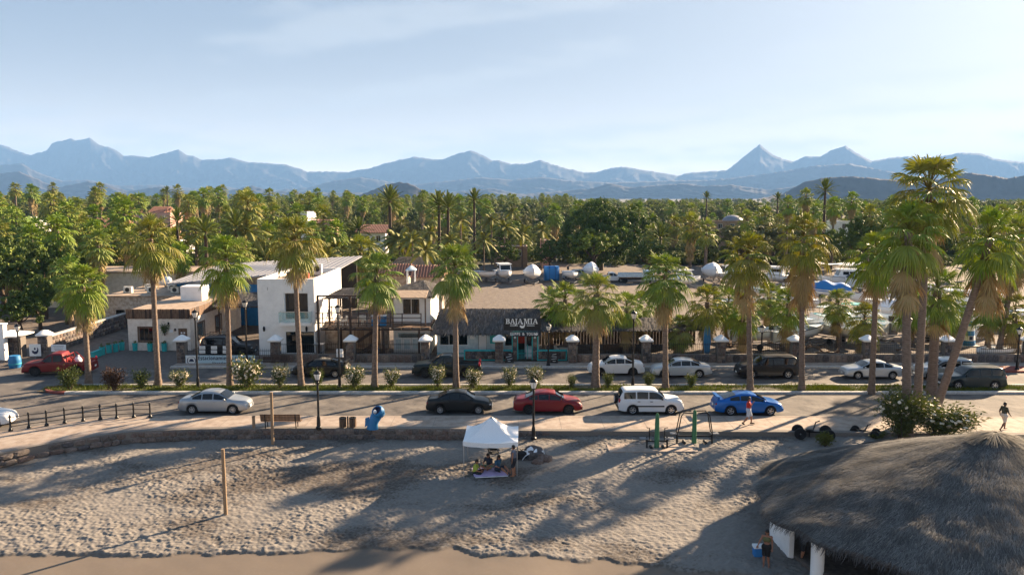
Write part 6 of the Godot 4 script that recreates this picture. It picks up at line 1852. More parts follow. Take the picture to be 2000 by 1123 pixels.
# px0..px1: ends of its side in the photograph, py: where its nearer tyres touch; facing 1 = front towards +x
func car(called: String, label: String, cat: String, sp: Dictionary, px0: float, px1: float, py: float, facing: int, body: Material, group: String, yaw := 0.0) -> Node3D:
	var at := G((px0 + px1) / 2, py)
	at.z -= sp.w / 2 - 0.1
	at.y = sp.get("y", 0.0)
	var t := thing(called, label, cat, at, (0.0 if facing > 0 else PI) + yaw, group)
	var l: float = sp.l / 2
	sp.fx = sp.get("fx", 0.60 * l)
	sp.bx = sp.get("bx", -0.57 * l)
	var sh: Dictionary = SHAPES[sp.shape]
	var xs := []
	var n := 84
	for i in n + 1:
		var u := -1.0 + 2.0 * i / n
		xs.append(u * l)
	for wx in [sp.fx, sp.bx]:
		for s in [-1, 1]: xs.append_array([wx + s * (sp.r + 0.064), wx + s * (sp.r + 0.05)])
	for e in [0.975, 0.985, 0.994]: xs.append_array([e * l, -e * l])
	if sh.has("bed"): xs.append_array([sh.bed[0] * l - 0.001, sh.bed[0] * l + 0.001, sh.bed[1] * l - 0.001, sh.bed[1] * l + 0.001])
	xs.sort()
	var rows := []
	for x in xs:
		var h := section(sp, x)
		var row := []
		for p in h: row.append(Vector3(x, p.y, p.x))
		for k in range(h.size() - 2, -1, -1): row.append(Vector3(x, h[k].y, -h[k].x))
		rows.append(row)
	var b := MB.new()
	b.grid(rows)
	for e in [[rows[0], false], [rows[-1], true]]:
		var c := Vector3.ZERO
		for p in e[0]: c += p
		c /= e[0].size()
		for k in e[0].size():
			var p: Vector3 = e[0][k]
			var q: Vector3 = e[0][(k + 1) % e[0].size()]
			if e[1]: b.tri(c, p, q)
			else: b.tri(c, q, p)
	part(b, "body", body, t)
	bx("underbody", M.trim, t, Vector3(0, 0.42, 0), Vector3(sp.l * 0.94, 0.40, sp.w - 0.56))
	# doors, a little proud, each with its handle
	for side in [1, -1]:
		for d in sh.doors:
			var dr := MB.new()
			var pr := []
			for i in 7:
				var x: float = lerpf(d[0], d[1], i / 6.0) * l
				var s := section(sp, x)
				pr.append([Vector3(x, maxf(s[1].y + 0.02, sp.get("sill", 0.22) + 0.08), (s[1].x + 0.007) * side), Vector3(x, s[2].y, (s[2].x + 0.008) * side), Vector3(x, s[3].y, (s[3].x + 0.008) * side)])
			dr.grid(pr, side < 0)
			var dn := part(dr, "door", body, t)
			var hx: float = (d[0] + 0.07) * l
			var hs := section(sp, hx)
			bx("door_handle", M.trim if sp.get("dark_handles", false) else body, dn, Vector3(hx, hs[3].y - 0.05, (hs[3].x + 0.03) * side), Vector3(0.18, 0.035, 0.04))
		for g in sh.glass:
			var gm := MB.new()
			var pr := []
			for i in 9:
				var x: float = lerpf(g[0], g[1], i / 8.0) * l
				var s := section(sp, x)
				var lo: Vector2 = s[4].lerp(s[6], 0.07) + Vector2(0.012, 0.004)
				var up: Vector2 = s[4].lerp(s[6], 0.9) + Vector2(0.012, 0.004)
				if s[6].y - s[4].y < 0.1: up = lo
				var mid: Vector2 = (lo + up) / 2 + Vector2(0.004, 0.0)
				pr.append([Vector3(x, lo.y, lo.x * side), Vector3(x, mid.y, mid.x * side), Vector3(x, up.y, up.x * side)])
			gm.grid(pr, side < 0)
			part(gm, "side_window", M.tint, t)
		var ms := section(sp, sh.ws[1] * l - 0.28)
		var mp := Vector3(sh.ws[1] * l - 0.26, ms[4].y + 0.07, (ms[4].x + 0.12) * side)
		part(MB.new().ball(mp, Vector3(0.07, 0.075, 0.1), 7), "mirror", body if not sp.get("dark_handles", false) else M.trim, t)
		var hs := section(sp, l * 0.93)
		part(MB.new().ball(Vector3(l * 0.915, hs[4].y - 0.07, (hs[4].x - 0.13) * side), Vector3(0.16, 0.075, 0.17), 8), "headlight", M.headlight, t)
		var ts := section(sp, -l * 0.955)
		part(MB.new().ball(Vector3(-l * 0.95, ts[4].y - (0.10 if sp.shape in ["sedan", "coupe"] else 0.02), (ts[4].x - 0.06) * side), Vector3(0.11, 0.10 if sp.shape in ["sedan", "coupe"] else 0.22, 0.11), 8), "tail_light", M.tail, t)
		for wx in [sp.fx, sp.bx]:
			var wm := wheel_meshes(sp.r, sp.get("style", 0))
			var w := put(wm[0], "wheel", M.tyre, t, Transform3D(Basis(Vector3.UP, 0.0 if side > 0 else PI), Vector3(wx, sp.r, side * (sp.w / 2 - 0.125))))
			put(wm[1], "rim", sp.get("rim", M.rim), w)
	for gl in [["windscreen", sh.ws], ["rear_window", sh.rw]]:
		var gm := MB.new()
		var pr := []
		for i in 7:
			var x: float = lerpf(gl[1][0], gl[1][1], lerpf(0.06, 0.94, i / 6.0)) * l
			var s := section(sp, x)
			var s2 := section(sp, x + 0.02)
			var nv := Vector2(-(s2[9].y - s[9].y), 0.02).normalized() * 0.014
			var row := []
			for k in 7:
				var f := k / 3.0 - 1.0
				row.append(Vector3(x + nv.x, s[9].y + nv.y - 0.012 * f * f - 0.006 * absf(f), (s[6].x - 0.05) * f))
			pr.append(row)
		gm.grid(pr, true)
		part(gm, gl[0], M.tint, t)
	var fs := section(sp, l * 0.99)
	bx("grille", M.trim, t, Vector3(l - 0.015, fs[4].y - 0.12, 0), Vector3(0.07, 0.11, sp.w * 0.42))
	bx("front_bumper", M.trim if sp.get("dark_bumpers", false) else body, t, Vector3(l - 0.06, 0.38, 0), Vector3(0.16, 0.2, sp.w * 0.74))
	bx("rear_bumper", M.trim if sp.get("dark_bumpers", false) else body, t, Vector3(-l + 0.05, 0.42, 0), Vector3(0.16, 0.2, sp.w * 0.76))
	for s in [-1, 1]: bx("licence_plate", M.plate, t, Vector3(s * (l + 0.03) if s > 0 else -l - 0.04, 0.42 if s > 0 else 0.62, 0), Vector3(0.02, 0.14, 0.36))
	return t

func make_cars() -> void:
	paint("c_silver", rgb(150, 156, 162), 0.3, 0.5); paint("c_black", rgb(14, 18, 20)); paint("c_red", rgb(112, 20, 28)); paint("c_white", rgb(208, 210, 212))
	paint("c_blue", rgb(26, 96, 172), 0.3, 0.3); paint("c_pickup_red", rgb(112, 24, 26)); paint("c_green", rgb(14, 30, 34)); paint("c_pale", rgb(176, 182, 188), 0.3, 0.4); paint("c_suv", rgb(30, 28, 30)); paint("c_grey", rgb(66, 68, 70), 0.3, 0.4); paint("c_teal", rgb(38, 50, 54), 0.3, 0.3)
	var g := "cars parked along the promenade"
	car("sedan", "silver-grey four-door sedan parked beside the end of the black railing", "car", {"shape": "sedan", "l": 4.65, "w": 1.78, "h": 1.5, "r": 0.32, "style": 3}, 343, 484, 809, 1, M.c_silver, g)
	car("sedan", "black four-door sedan with bright steel wheels behind the white canopy tent", "car", {"shape": "sedan", "l": 4.4, "w": 1.7, "h": 1.47, "r": 0.30, "style": 2}, 831, 961, 809, 1, M.c_black, g)
	car("sedan", "red four-door sedan with dark wheels", "car", {"shape": "sedan", "l": 4.62, "w": 1.78, "h": 1.46, "r": 0.32, "style": 0, "rim": M.rim_dark}, 1003, 1138, 809, 1, M.c_red, g)
	var v := car("small_suv", "white-silver boxy SUV with spare wheel on its back", "suv", {"shape": "suv", "l": 4.4, "w": 1.76, "h": 1.68, "r": 0.33, "style": 1, "dark_bumpers": true, "dark_handles": true}, 1208, 1337, 810, 1, M.c_white, g)
	var sw := put(wheel_meshes(0.33, 1)[0], "spare_wheel", M.tyre, v, Transform3D(Basis(Vector3.UP, -PI / 2), Vector3(-2.3, 0.95, 0.1)))
	put(wheel_meshes(0.33, 1)[1], "rim", M.c_white, sw)
	for s in [-1, 1]: bx("door_strip", M.trim, v, Vector3(-0.2, 0.6, s * 0.895), Vector3(2.1, 0.09, 0.03))
	v = car("sedan", "blue sports sedan with rear wing", "car", {"shape": "coupe", "l": 4.55, "w": 1.78, "h": 1.44, "r": 0.33, "style": 0}, 1397, 1533, 812, 1, M.c_blue, g)
	spoiler(v, M.c_blue)
	car("hatchback", "white car partly hidden beyond the black railing", "car", {"shape": "sedan", "l": 4.4, "w": 1.76, "h": 1.46, "r": 0.33, "style": 3, "rim": M.rim_dark}, -132, 6, 839, 1, M.c_white, g, 0.18)
	g = "cars parked along the far pavement"
	v = car("pickup_truck", "red crew-cab pickup with roll bar beside the forecourt", "pickup", {"shape": "pickup", "l": 5.4, "w": 1.9, "h": 1.82, "r": 0.40, "sill": 0.38, "style": 1, "rim": M.rim_dark}, 40, 172, 734, -1, M.c_pickup_red, "", 0.14)
	for s in [-1, 1]: part(MB.new().tube([Vector3(-0.85, 1.05, s * 0.82), Vector3(-0.78, 1.62, s * 0.72), Vector3(-1.0, 1.66, s * 0.7), Vector3(-1.5, 1.1, s * 0.82)], [0.05, 0.05, 0.05, 0.04], 8), "roll_bar", M.c_pickup_red, v)
	part(MB.new().tube([Vector3(-0.8, 1.62, -0.72), Vector3(-0.8, 1.62, 0.72)], [0.05, 0.05], 8), "roll_bar", M.c_pickup_red, v)
	var sack := thing("white_sack", "crumpled white sack in the red pickup's bed", "sack", v.position + Basis(Vector3.UP, v.rotation.y) * Vector3(-1.25, 0.63, 0.35))
	part(MB.new().ball(Vector3(0, 0.34, 0), Vector3(0.34, 0.36, 0.26), 8), "bag", M.tarp_white, sack)
	part(MB.new().ball(Vector3(0.05, 0.72, 0), Vector3(0.12, 0.1, 0.1), 6), "neck", M.tarp_white, sack)
	v = car("sedan", "black sports sedan with low rear wing", "car", {"shape": "coupe", "l": 4.6, "w": 1.8, "h": 1.44, "r": 0.33, "style": 2}, 567, 678, 738, -1, M.c_black, g)
	spoiler(v, M.c_black)
	car("pickup_truck", "very dark green pickup parked before the shop", "pickup", {"shape": "pickup", "l": 5.6, "w": 1.95, "h": 1.8, "r": 0.38, "sill": 0.34, "style": 1, "rim": M.rim_dark}, 803, 940, 738, -1, M.c_green, g)
	car("sedan", "white four-door sedan beside the shop's terrace wall", "car", {"shape": "sedan", "l": 4.55, "w": 1.76, "h": 1.5, "r": 0.33, "style": 0, "rim": M.rim_dark}, 1149, 1261, 734, -1, M.c_white, g)
	car("sedan", "silver sedan with dark windows and bright alloy wheels", "car", {"shape": "sedan", "l": 4.8, "w": 1.8, "h": 1.47, "r": 0.33, "style": 1}, 1275, 1391, 738, -1, M.c_pale, g)
	v = car("suv", "black four-door SUV with grey lower panels", "suv", {"shape": "suv", "l": 5.0, "w": 1.88, "h": 1.8, "r": 0.37, "sill": 0.32, "style": 0, "dark_handles": true}, 1443, 1567, 740, -1, M.c_suv, g)
	for s in [-1, 1]:
		bx("side_skirt", M.c_grey, v, Vector3(0.05, 0.42, s * 0.952), Vector3(2.0, 0.2, 0.03))
		part(MB.new().bar(Vector3(-1.8, 1.84, s * 0.62), Vector3(0.3, 1.85, s * 0.62), 0.05), "roof_rail", M.trim, v)
	car("sedan", "long-bonnet silver sedan behind the median palm", "car", {"shape": "sedan", "l": 4.75, "w": 1.8, "h": 1.42, "r": 0.32, "style": 3}, 1655, 1767, 741, -1, M.c_pale, g)
	v = car("wagon", "grey SUV half hidden behind the dark wagon", "suv", {"shape": "suv", "l": 4.5, "w": 1.82, "h": 1.66, "r": 0.35, "style": 1}, 1800, 1904, 742, -1, M.c_silver, g)
	v = car("wagon", "dark teal-grey wagon standing out at the median", "suv", {"shape": "suv", "l": 4.75, "w": 1.84, "h": 1.72, "r": 0.36, "style": 0}, 1849, 1968, 762, -1, M.c_teal, "")
	for s in [-1, 1]: part(MB.new().bar(Vector3(-1.7, 1.76, s * 0.6), Vector3(0.3, 1.77, s * 0.6), 0.04), "roof_rail", M.steel, v)
	v = car("suv", "dark off-road SUV with roof rack inside the parking place", "suv", {"shape": "suv", "l": 4.9, "w": 1.88, "h": 1.78, "r": 0.38, "sill": 0.34, "style": 1, "rim": M.rim_dark, "y": 0.03}, 388, 492, 697, 1, M.c_suv, "")
	car("pickup_truck", "white pickup parked at the far edge of the yard beside the flatbed truck", "pickup", {"shape": "pickup", "l": 5.2, "w": 1.85, "h": 1.75, "r": 0.37, "sill": 0.34, "style": 1, "y": 0.02}, 1165, 1225, 552, 1, M.c_white, "")
	car("suv", "silver SUV parked at the far edge of the yard beside the covered boat", "suv", {"shape": "suv", "l": 4.6, "w": 1.85, "h": 1.75, "r": 0.36, "style": 1, "y": 0.02}, 1098, 1150, 546, -1, M.c_silver, "")
	var rk := MB.new()
	for k in 6: rk.bar(Vector3(-1.9 + k * 0.38, 1.95, -0.62), Vector3(-1.9 + k * 0.38, 1.95, 0.62), 0.03)
	for s in [-1, 1]: rk.bar(Vector3(-1.95, 2.02, s * 0.64), Vector3(0.05, 2.02, s * 0.64), 0.04)
	for k in 4: rk.bar(Vector3(-1.9 + 1.9 * (k % 2), 1.74, 0.6 * (1 if k < 2 else -1)), Vector3(-1.9 + 1.9 * (k % 2), 2.0, 0.63 * (1 if k < 2 else -1)), 0.04)
	part(rk, "roof_rack", M.black_iron, v)

func spoiler(v: Node3D, mt: Material) -> void:
	part(MB.new().cbox(Vector3(-2.08, 1.24, 0), Vector3(0.26, 0.035, 1.42), 0.012, Basis(Vector3.BACK, -0.12)), "rear_wing", mt, v)
	for s in [-1, 1]: bx("wing_strut", mt, v, Vector3(-2.04, 1.13, s * 0.56), Vector3(0.14, 0.24, 0.03))

# ---- boats: bow towards +x, keel at y = 0 ----
func hull_rows(l: float, w: float, h: float) -> Array:
	var rows := []
	for i in 19:
		var u := i / 18.0
		var x := (u - 0.5) * l
		var k := 1.0 - pow(maxf(u - 0.35, 0.0) / 0.65, 2.4)
		var half := maxf(w / 2 * k * (0.92 + 0.08 * sin(PI * u)), 0.015)
		var sheer := h * (0.86 + 0.3 * u * u)
		var keel := h * 0.62 * pow(maxf(u - 0.62, 0.0) / 0.38, 2.0)
		var chine := lerpf(keel, sheer, 0.38)
		rows.append([Vector3(x, sheer, half), Vector3(x, lerpf(chine, sheer, 0.5), half * 0.97), Vector3(x, chine, half * 0.86), Vector3(x, keel, 0.0), Vector3(x, chine, -half * 0.86), Vector3(x, lerpf(chine, sheer, 0.5), -half * 0.97), Vector3(x, sheer, -half)])
	return rows
func boat(called: String, label: String, at: Vector3, turn: float, l: float, w: float, h: float, kind: String, group: String, tint: Material = null, raise := 0.62) -> Node3D:
	var t := thing(called, label, "boat", at, turn, group)
	if raise > 0.3 and kind != "cruiser":
		l *= 1.15; w *= 1.2; h *= 1.35; raise = 0.75
	var y := raise
	var rows := hull_rows(l, w, h)
	for r in rows:
		for k in r.size(): r[k] += Vector3(0, y, 0)
	var b := MB.new()
	b.grid(rows)
	var s0: Array = rows[0]
	for k in range(1, 6): b.tri(s0[0], s0[k], s0[k + 1])
	part(b, "hull", tint if tint and kind == "panga" else M.gel, t)
	for sd in [0, 6]:
		var stripe := MB.new()
		for i in 17:
			var p: Vector3 = rows[i][sd]
			var q: Vector3 = rows[i + 1][sd]
			stripe.bar(p, q, 0.06, 0.06)
		part(stripe, "gunwale", tint if tint else M.trim, t)
	var open := kind in ["panga", "console"]
	var dk := MB.new()
	for i in 18:
		var lower := -h * 0.42 if open and i < 13 else -0.05
		var a: Vector3 = rows[i][0] * Vector3(1, 1, 0.93) + Vector3(0, lower, 0)
		var c: Vector3 = rows[i + 1][0] * Vector3(1, 1, 0.93) + Vector3(0, lower, 0)
		dk.quad(a, c, c * Vector3(1, 1, -1), a * Vector3(1, 1, -1))
	part(dk, "deck", M.sky_wall if open else M.gel, t)
	var top: float = y + h * 0.9
	if kind == "panga":
		for k in 3: bx("bench", M.gel, t, Vector3(-l * 0.3 + k * l * 0.2, top - h * 0.2, 0), Vector3(0.35, 0.06, w * 0.84))
	elif kind == "console":
		part(MB.new().cbox(Vector3(-l * 0.05, top + 0.1, 0), Vector3(0.7, 1.0, 0.7), 0.06), "console", M.gel, t)
		bx("console_screen", M.pane, t, Vector3(0.22 - l * 0.05, top + 0.72, 0), Vector3(0.03, 0.36, 0.66), Basis(Vector3.BACK, 0.4))
		for s in [-1, 1]:
			for x in [-0.5, 0.6]: part(MB.new().tube([Vector3(x - l * 0.05, top - 0.3, s * w * 0.33), Vector3(x * 0.8 - l * 0.05, top + 1.6, s * w * 0.28)], [0.03, 0.03], 6), "top_post", M.steel, t)
		part(MB.new().cbox(Vector3(-l * 0.05, top + 1.64, 0), Vector3(1.7, 0.08, w * 0.7), 0.03), "hard_top", tint if tint else M.gel, t)
	elif kind == "cabin" or kind == "cruiser":
		var big := kind == "cruiser"
		var c0 := -l * (0.22 if big else 0.12)
		var c1 := l * (0.16 if big else 0.2)
		var ch := 1.25 if not big else 1.0
		var pr := PackedVector2Array([Vector2(c0, top - 0.1), Vector2(c1 + (0.5 if big else 0.1), top - 0.1), Vector2(c1 - 0.45, top + ch), Vector2(c0 + 0.1, top + ch)])
		var m := MB.new()
		m.prism(pr, -w * 0.36, w * 0.36)
		part(m, "cabin", M.gel, t)
		for s in [-1, 1]:
			for k in (3 if big else 2):
				var xa := lerpf(c0 + 0.25, c1 - 0.6, k / (3.0 if big else 2.0))
				bx("cabin_window", M.tint, t, Vector3(xa + 0.4, top + ch * 0.62, s * (w * 0.36 + 0.006)), Vector3((c1 - c0) / (4.4 if big else 3.2), ch * 0.4, 0.02))
		var e := Vector2(c1 + (0.5 if big else 0.1), top - 0.1).lerp(Vector2(c1 - 0.45, top + ch), 0.6)
		bx("windscreen", M.tint, t, Vector3(e.x + 0.02, e.y, 0), Vector3(0.03, ch * 0.62, w * 0.6), Basis(Vector3.BACK, atan2(0.95 if big else 0.55, ch + 0.1)))
		part(MB.new().cbox(Vector3((c0 + c1) / 2 - 0.3, top + ch + 0.05, 0), Vector3(c1 - c0 + 0.6, 0.1, w * 0.8), 0.04), "cabin_roof", M.gel, t)
		if big:
			for s in [-1, 1]:
				var rl := []
				for i in range(9, 18): rl.append(rows[i][0 if s > 0 else 6] * Vector3(1, 1, 0.9) + Vector3(0, 0.6, 0))
				var rr := []
				rr.resize(rl.size()); rr.fill(0.022)
				part(MB.new().tube(rl, rr, 6), "bow_rail", M.steel, t)
				for i in range(0, 9, 2): part(MB.new().tube([rl[i] - Vector3(0, 0.62, 0), rl[i]], [0.018, 0.018], 5), "rail_stanchion", M.steel, t)
				for k in 2: bx("porthole", M.tint, t, rows[9 + k * 3][1 if s > 0 else 5] + Vector3(0, 0.12, s * 0.02), Vector3(0.4, 0.13, 0.05))
			part(MB.new().ball(Vector3(-0.4, top + ch + 0.25, 0), Vector3(0.3, 0.17, 0.3), 8), "radar_dome", M.gel, t)
	elif kind == "cover":
		var cv := []
		for i in 19:
			var r: Array = rows[i]
			var u := i / 18.0
			var crest := 0.35 + 0.95 * sin(PI * clampf(u * 0.85 + 0.12, 0, 1)) * (0.8 + 0.2 * sin(u * 14.0))
			var row := []
			for k in 7:
				var f := k / 3.0 - 1.0
				row.append(Vector3(r[0].x, r[0].y - (0.28 if absf(f) > 0.99 else 0.0) + crest * (1.0 - pow(absf(f), 1.6)), -f * (r[0].z + 0.05)))
			cv.append(row)
		part(MB.new().grid(cv, true), "tarpaulin", tint, t)
	if open or kind == "cabin":
		var om := MB.new().cbox(Vector3(-l / 2 - 0.28, y + h * 1.25, 0), Vector3(0.5, 0.55, 0.36), 0.08)
		var mo := part(om, "outboard_motor", M.trim, t)
		part(MB.new().cbox(Vector3(-l / 2 - 0.22, y + h * 0.55, 0), Vector3(0.22, 0.95, 0.14), 0.04), "motor_leg", M.grey_iron, mo)
	if raise > 0.3:
		var tr := MB.new()
		for s in [-1, 1]: tr.bar(Vector3(-l * 0.45, 0.45, s * w * 0.3), Vector3(l * 0.3, 0.45, s * w * 0.3), 0.1, 0.08)
		for x in [-0.35, 0.0, 0.25]: tr.bar(Vector3(l * x, 0.47, -w * 0.3), Vector3(l * x, 0.47, w * 0.3), 0.08, 0.08)
		for s in [-1, 1]: tr.bar(Vector3(l * 0.3, 0.45, s * w * 0.3), Vector3(l * 0.62, 0.42, 0), 0.1, 0.08)
		for x in [-0.3, 0.15]: tr.bar(Vector3(l * x, 0.46, 0), Vector3(l * x, y + 0.15, 0), 0.12)
		tr.bar(Vector3(l * 0.6, 0.42, 0), Vector3(l * 0.6, 0.0, 0), 0.07)
		var tn := part(tr, "trailer", M.grey_iron, t)
		for s in [-1, 1]: put(wheel_meshes(0.3, 1)[0], "trailer_wheel", M.tyre, tn, Transform3D(Basis(Vector3.UP, 0.0 if s > 0 else PI), Vector3(-l * 0.18, 0.3, s * w * 0.42)))
	return t

func yard(px: float, py: float) -> Vector3: return G(px, py, 0.02)
func make_boats() -> void:
	var d := -PI / 2      # bow towards the camera
	boat("skiff", "small white skiff with red seats beside the white cruiser", yard(948, 551), -0.9, 5.2, 2.0, 0.85, "panga", "").add_child(seat_box())
	boat("motor_boat", "white cabin boat on a trailer between the skiff and the covered boat", yard(984, 552), d + 0.25, 6.0, 2.3, 1.0, "cabin", "")
	boat("covered_boat", "boat under a white cover on a trailer beside the blue tarpaulin", yard(1040, 553), d + 0.05, 6.2, 2.5, 1.0, "cover", "", M.tarp_white)
	boat("covered_boat", "boat under a tall white cover beside the tarp-covered crates", yard(1155, 547), d, 5.5, 2.3, 1.0, "cover", "", M.tarp_white)
	boat("covered_boat", "boat under a white cover below the old skirted palms", yard(1392, 552), d - 0.1, 6.5, 2.6, 1.2, "cover", "", M.tarp_white)
	boat("motor_boat", "white cabin boat partly hidden behind the tallest median skirt", yard(1520, 560), PI - 0.5, 6.5, 2.4, 1.0, "cabin", "")
	boat("motor_boat", "white cabin boat on a trailer in front of the patched awning", yard(1655, 568), PI - 0.1, 7.5, 2.6, 1.1, "cabin", "", M.trim)
	boat("covered_boat", "boat wrapped in a bright blue tarpaulin on a trailer", yard(1614, 592), PI + 0.1, 5.4, 2.2, 0.95, "cover", "", M.tarp_blue)
	boat("covered_boat", "boat under a big grey tarpaulin behind the large cruiser", yard(1710, 572), 0.1, 7.0, 2.8, 1.3, "cover", "", M.tarp_grey)
	boat("motor_cruiser", "large white motor cruiser with bow rail and raked windscreen", yard(1738, 612), PI - 0.12, 9.6, 3.1, 1.75, "cruiser", "", M.ink)
	boat("fishing_boat", "light blue centre-console boat with black outboard by the fence", yard(1610, 668), 2.2, 6.6, 2.3, 1.0, "console", "", M.sky_wall)
	boat("fishing_boat", "turquoise centre-console boat with its bow turned to the fence", yard(1655, 660), 2.45, 6.8, 2.3, 1.0, "console", "", M.turquoise)
	boat("panga", "white open panga with black outboard beside the sand pile", yard(1497, 680), 0.25, 6.2, 2.0, 0.9, "panga", "")
	boat("panga", "white open panga behind the short yard palms", yard(1562, 678), 0.5, 6.2, 2.0, 0.9, "panga", "")
	boat("panga", "white skiff on a trailer behind the lighthouse model", yard(1866, 640), 0.2, 6.4, 2.1, 0.9, "panga", "")
	boat("motor_boat", "white cabin boat at the back behind the lighthouse model", yard(1872, 618), PI, 6.5, 2.4, 1.0, "cabin", "")
	boat("skiff", "low white skiff lying on the ground between the lighthouse model and the lamp", yard(1948, 694), PI + 0.5, 6.4, 2.0, 0.8, "panga", "", null, 0.02)
	boat("covered_boat", "small boat under a white cover standing alone beside the big cruiser", yard(1757, 640), d + 0.2, 4.2, 2.0, 1.2, "cover", "", M.tarp_white)
	boat("motor_boat", "white cabin boat at the far end of the yard near the thorn trees", yard(1430, 556), d + 0.5, 5.6, 2.2, 0.9, "cabin", "")
	var more := [[1335, 565, 0.4, "cabin", "beside the flatbed truck"], [1480, 588, 2.6, "console", "behind the pangas by the fence"], [1445, 612, 0.3, "panga", "behind the fan palm with the skiff's outboard"], [1545, 610, 2.9, "cabin", "behind the second yard palm row"], [1800, 600, 3.3, "cabin", "between the cruiser and the white crates"], [1835, 655, 0.2, "console", "beside the stout rough-barked palm"], [1795, 668, 2.9, "panga", "behind the rubble heap"], [1920, 600, 3.0, "cabin", "behind the white crates"], [1965, 640, 0.3, "panga", "beyond the white crates"], [1575, 575, 0.2, "panga", "beside the blue tarpaulin boat"], [1700, 645, 2.5, "console", "between the turquoise boat and the covered boat"], [1115, 552, -1.5, "panga", "between the blue tarpaulin stack and the white cover"]]
	for q in more: boat("motor_boat" if q[3] != "panga" else "panga", "white %s %s" % [{"cabin": "cabin boat", "console": "console boat with hard top", "panga": "open panga"}[q[3]], q[4]], yard(q[0], q[1]), q[2], 5.6, 2.1, 0.85, q[3], "", null if q[3] == "panga" else [M.ink, M.turquoise, M.sky_wall][int(q[0]) % 3])
	# tarp-covered crates, flatbed truck, awning, lighthouse model
	var t := thing("tarp_stack", "tall stack of crates wrapped in a bright blue tarpaulin", "tarpaulin", yard(1077, 549), 0.1)
	part(MB.new().cbox(Vector3(0, 1.35, 0), Vector3(2.5, 2.5, 2.4), 0.35), "wrapped_load", M.tarp_blue, t)
	bx("pallet", M.wood_pale, t, Vector3(0, 0.06, 0), Vector3(2.6, 0.12, 2.5))
	for k in 2: part(MB.new().box(Vector3(-0.5 + k, 1.35, 0), Vector3(0.05, 2.54, 2.44)), "strap", M.trim, t)
	t = thing("flatbed_truck", "old blue-white flatbed truck at the yard's far side", "truck", yard(1245, 552))
	part(MB.new().cbox(Vector3(1.9, 1.3, 0), Vector3(1.7, 1.7, 2.0), 0.15), "cab", M.sky_wall, t)
	bx("cab_window", M.tint, t, Vector3(1.95, 1.7, 1.0), Vector3(1.0, 0.55, 0.03))
	bx("bed", M.wood_brown, t, Vector3(-1.1, 0.95, 0), Vector3(4.2, 0.14, 2.1))
	bx("side_board", M.sky_wall, t, Vector3(-1.1, 1.35, 1.03), Vector3(4.2, 0.62, 0.06))
	bx("side_board", M.sky_wall, t, Vector3(-1.1, 1.35, -1.03), Vector3(4.2, 0.62, 0.06))
	for x in [-2.2, 1.8]:
		for s in [-1, 1]: put(wheel_meshes(0.42, 1)[0], "wheel", M.tyre, t, Transform3D(Basis(Vector3.UP, 0.0 if s > 0 else PI), Vector3(x, 0.42, s * 0.88)))
	bx("chassis", M.trim, t, Vector3(-0.2, 0.68, 0), Vector3(5.2, 0.3, 0.9))
	t = thing("shade_awning", "wide patched awning over the boats at the back of the yard", "awning", yard(1640, 556))
	var aw := []
	for i in 7:
		var row := []
		for j in 5: row.append(Vector3(-4.0 + i * 1.33, 3.7 + 0.12 * sin(i * 1.9 + j) - 0.3 * sin(PI * i / 6.0), -2.0 + j))
		aw.append(row)
	part(MB.new().grid(aw, true), "cloth", M.tarp_white, t)
	for q in [[-4, -2], [4, -2], [-4, 2], [4, 2], [0, 2], [0, -2]]: part(MB.new().tube([Vector3(q[0], 0, q[1]), Vector3(q[0], 3.75, q[1])], [0.05, 0.05], 6), "pole", M.grey_iron, t)
	t = thing("lighthouse_model", "blue and white striped lighthouse model behind the leaning palm", "lighthouse model", yard(1889, 675))
	for k in 6:
		var y0 := 0.1 + k * 0.48
		part(MB.new().lathe([Vector2(0.78 - k * 0.05, y0), Vector2(0.73 - k * 0.05, y0 + 0.48), Vector2(0, y0 + 0.48)], 8, Vector3.ZERO, Basis(Vector3.UP, PI / 8)), "tower_band", M.bright_blue if k % 2 == 0 else M.white_paint, t)
	part(MB.new().lathe([Vector2(0.3, 2.98), Vector2(0.3, 3.4), Vector2(0.38, 3.42), Vector2(0, 3.7)], 10), "lantern_room", M.white_paint, t)
	bx("plinth", M.kerb, t, Vector3(0, 0.05, 0), Vector3(1.8, 0.1, 1.8))
	bx("window", M.ink, t, Vector3(0, 0.85, 0.71), Vector3(0.3, 0.36, 0.04))
	# surf board on end, white crates, heaps
	t = thing("surfboard", "upright blue and white surfboard leaning on a palm by the fence", "surfboard", V(1381, 698, -70.2) * Vector3(1, 0, 1), 0.35)
	for q in [["deck", M.bright_blue, 0.0, 0.035], ["bottom", M.gel, -0.04, 0.0]]:
		var pl := PackedVector2Array()
		for k in 24:
			var a := TAU * k / 24
			pl.append(Vector2(0.36 * sin(a) * (1.0 - 0.18 * cos(a)), 1.62 - 1.6 * cos(a)))
		part(MB.new().prism(pl, q[2], q[3]), q[0], q[1], t)
	for q in [[1730, 686, 2.6, 1.3, "heap of broken timber and rubble inside the fence"], [1430, 672, 2.2, 0.7, "pale sand pile with driftwood inside the fence"], [1595, 690, 2.4, 0.7, "long heap of driftwood inside the fence"]]:
		rubble(yard(q[0], q[1]), q[2], q[3], q[4])
	for q in [[1905, 622], [1925, 640], [1915, 660], [1938, 628]]:
		var c := thing("white_crate", "white insulated fish crate stacked near the lighthouse model", "crate", yard(q[0], q[1]), 0.1, "white crates by the lighthouse model")
		part(MB.new().cbox(Vector3(0, 0.62, 0), Vector3(1.5, 1.24, 1.2), 0.05), "box", M.white_paint, c)
		part(MB.new().cbox(Vector3(0, 1.3, 0), Vector3(1.58, 0.12, 1.28), 0.03), "lid", M.white_paint, c)

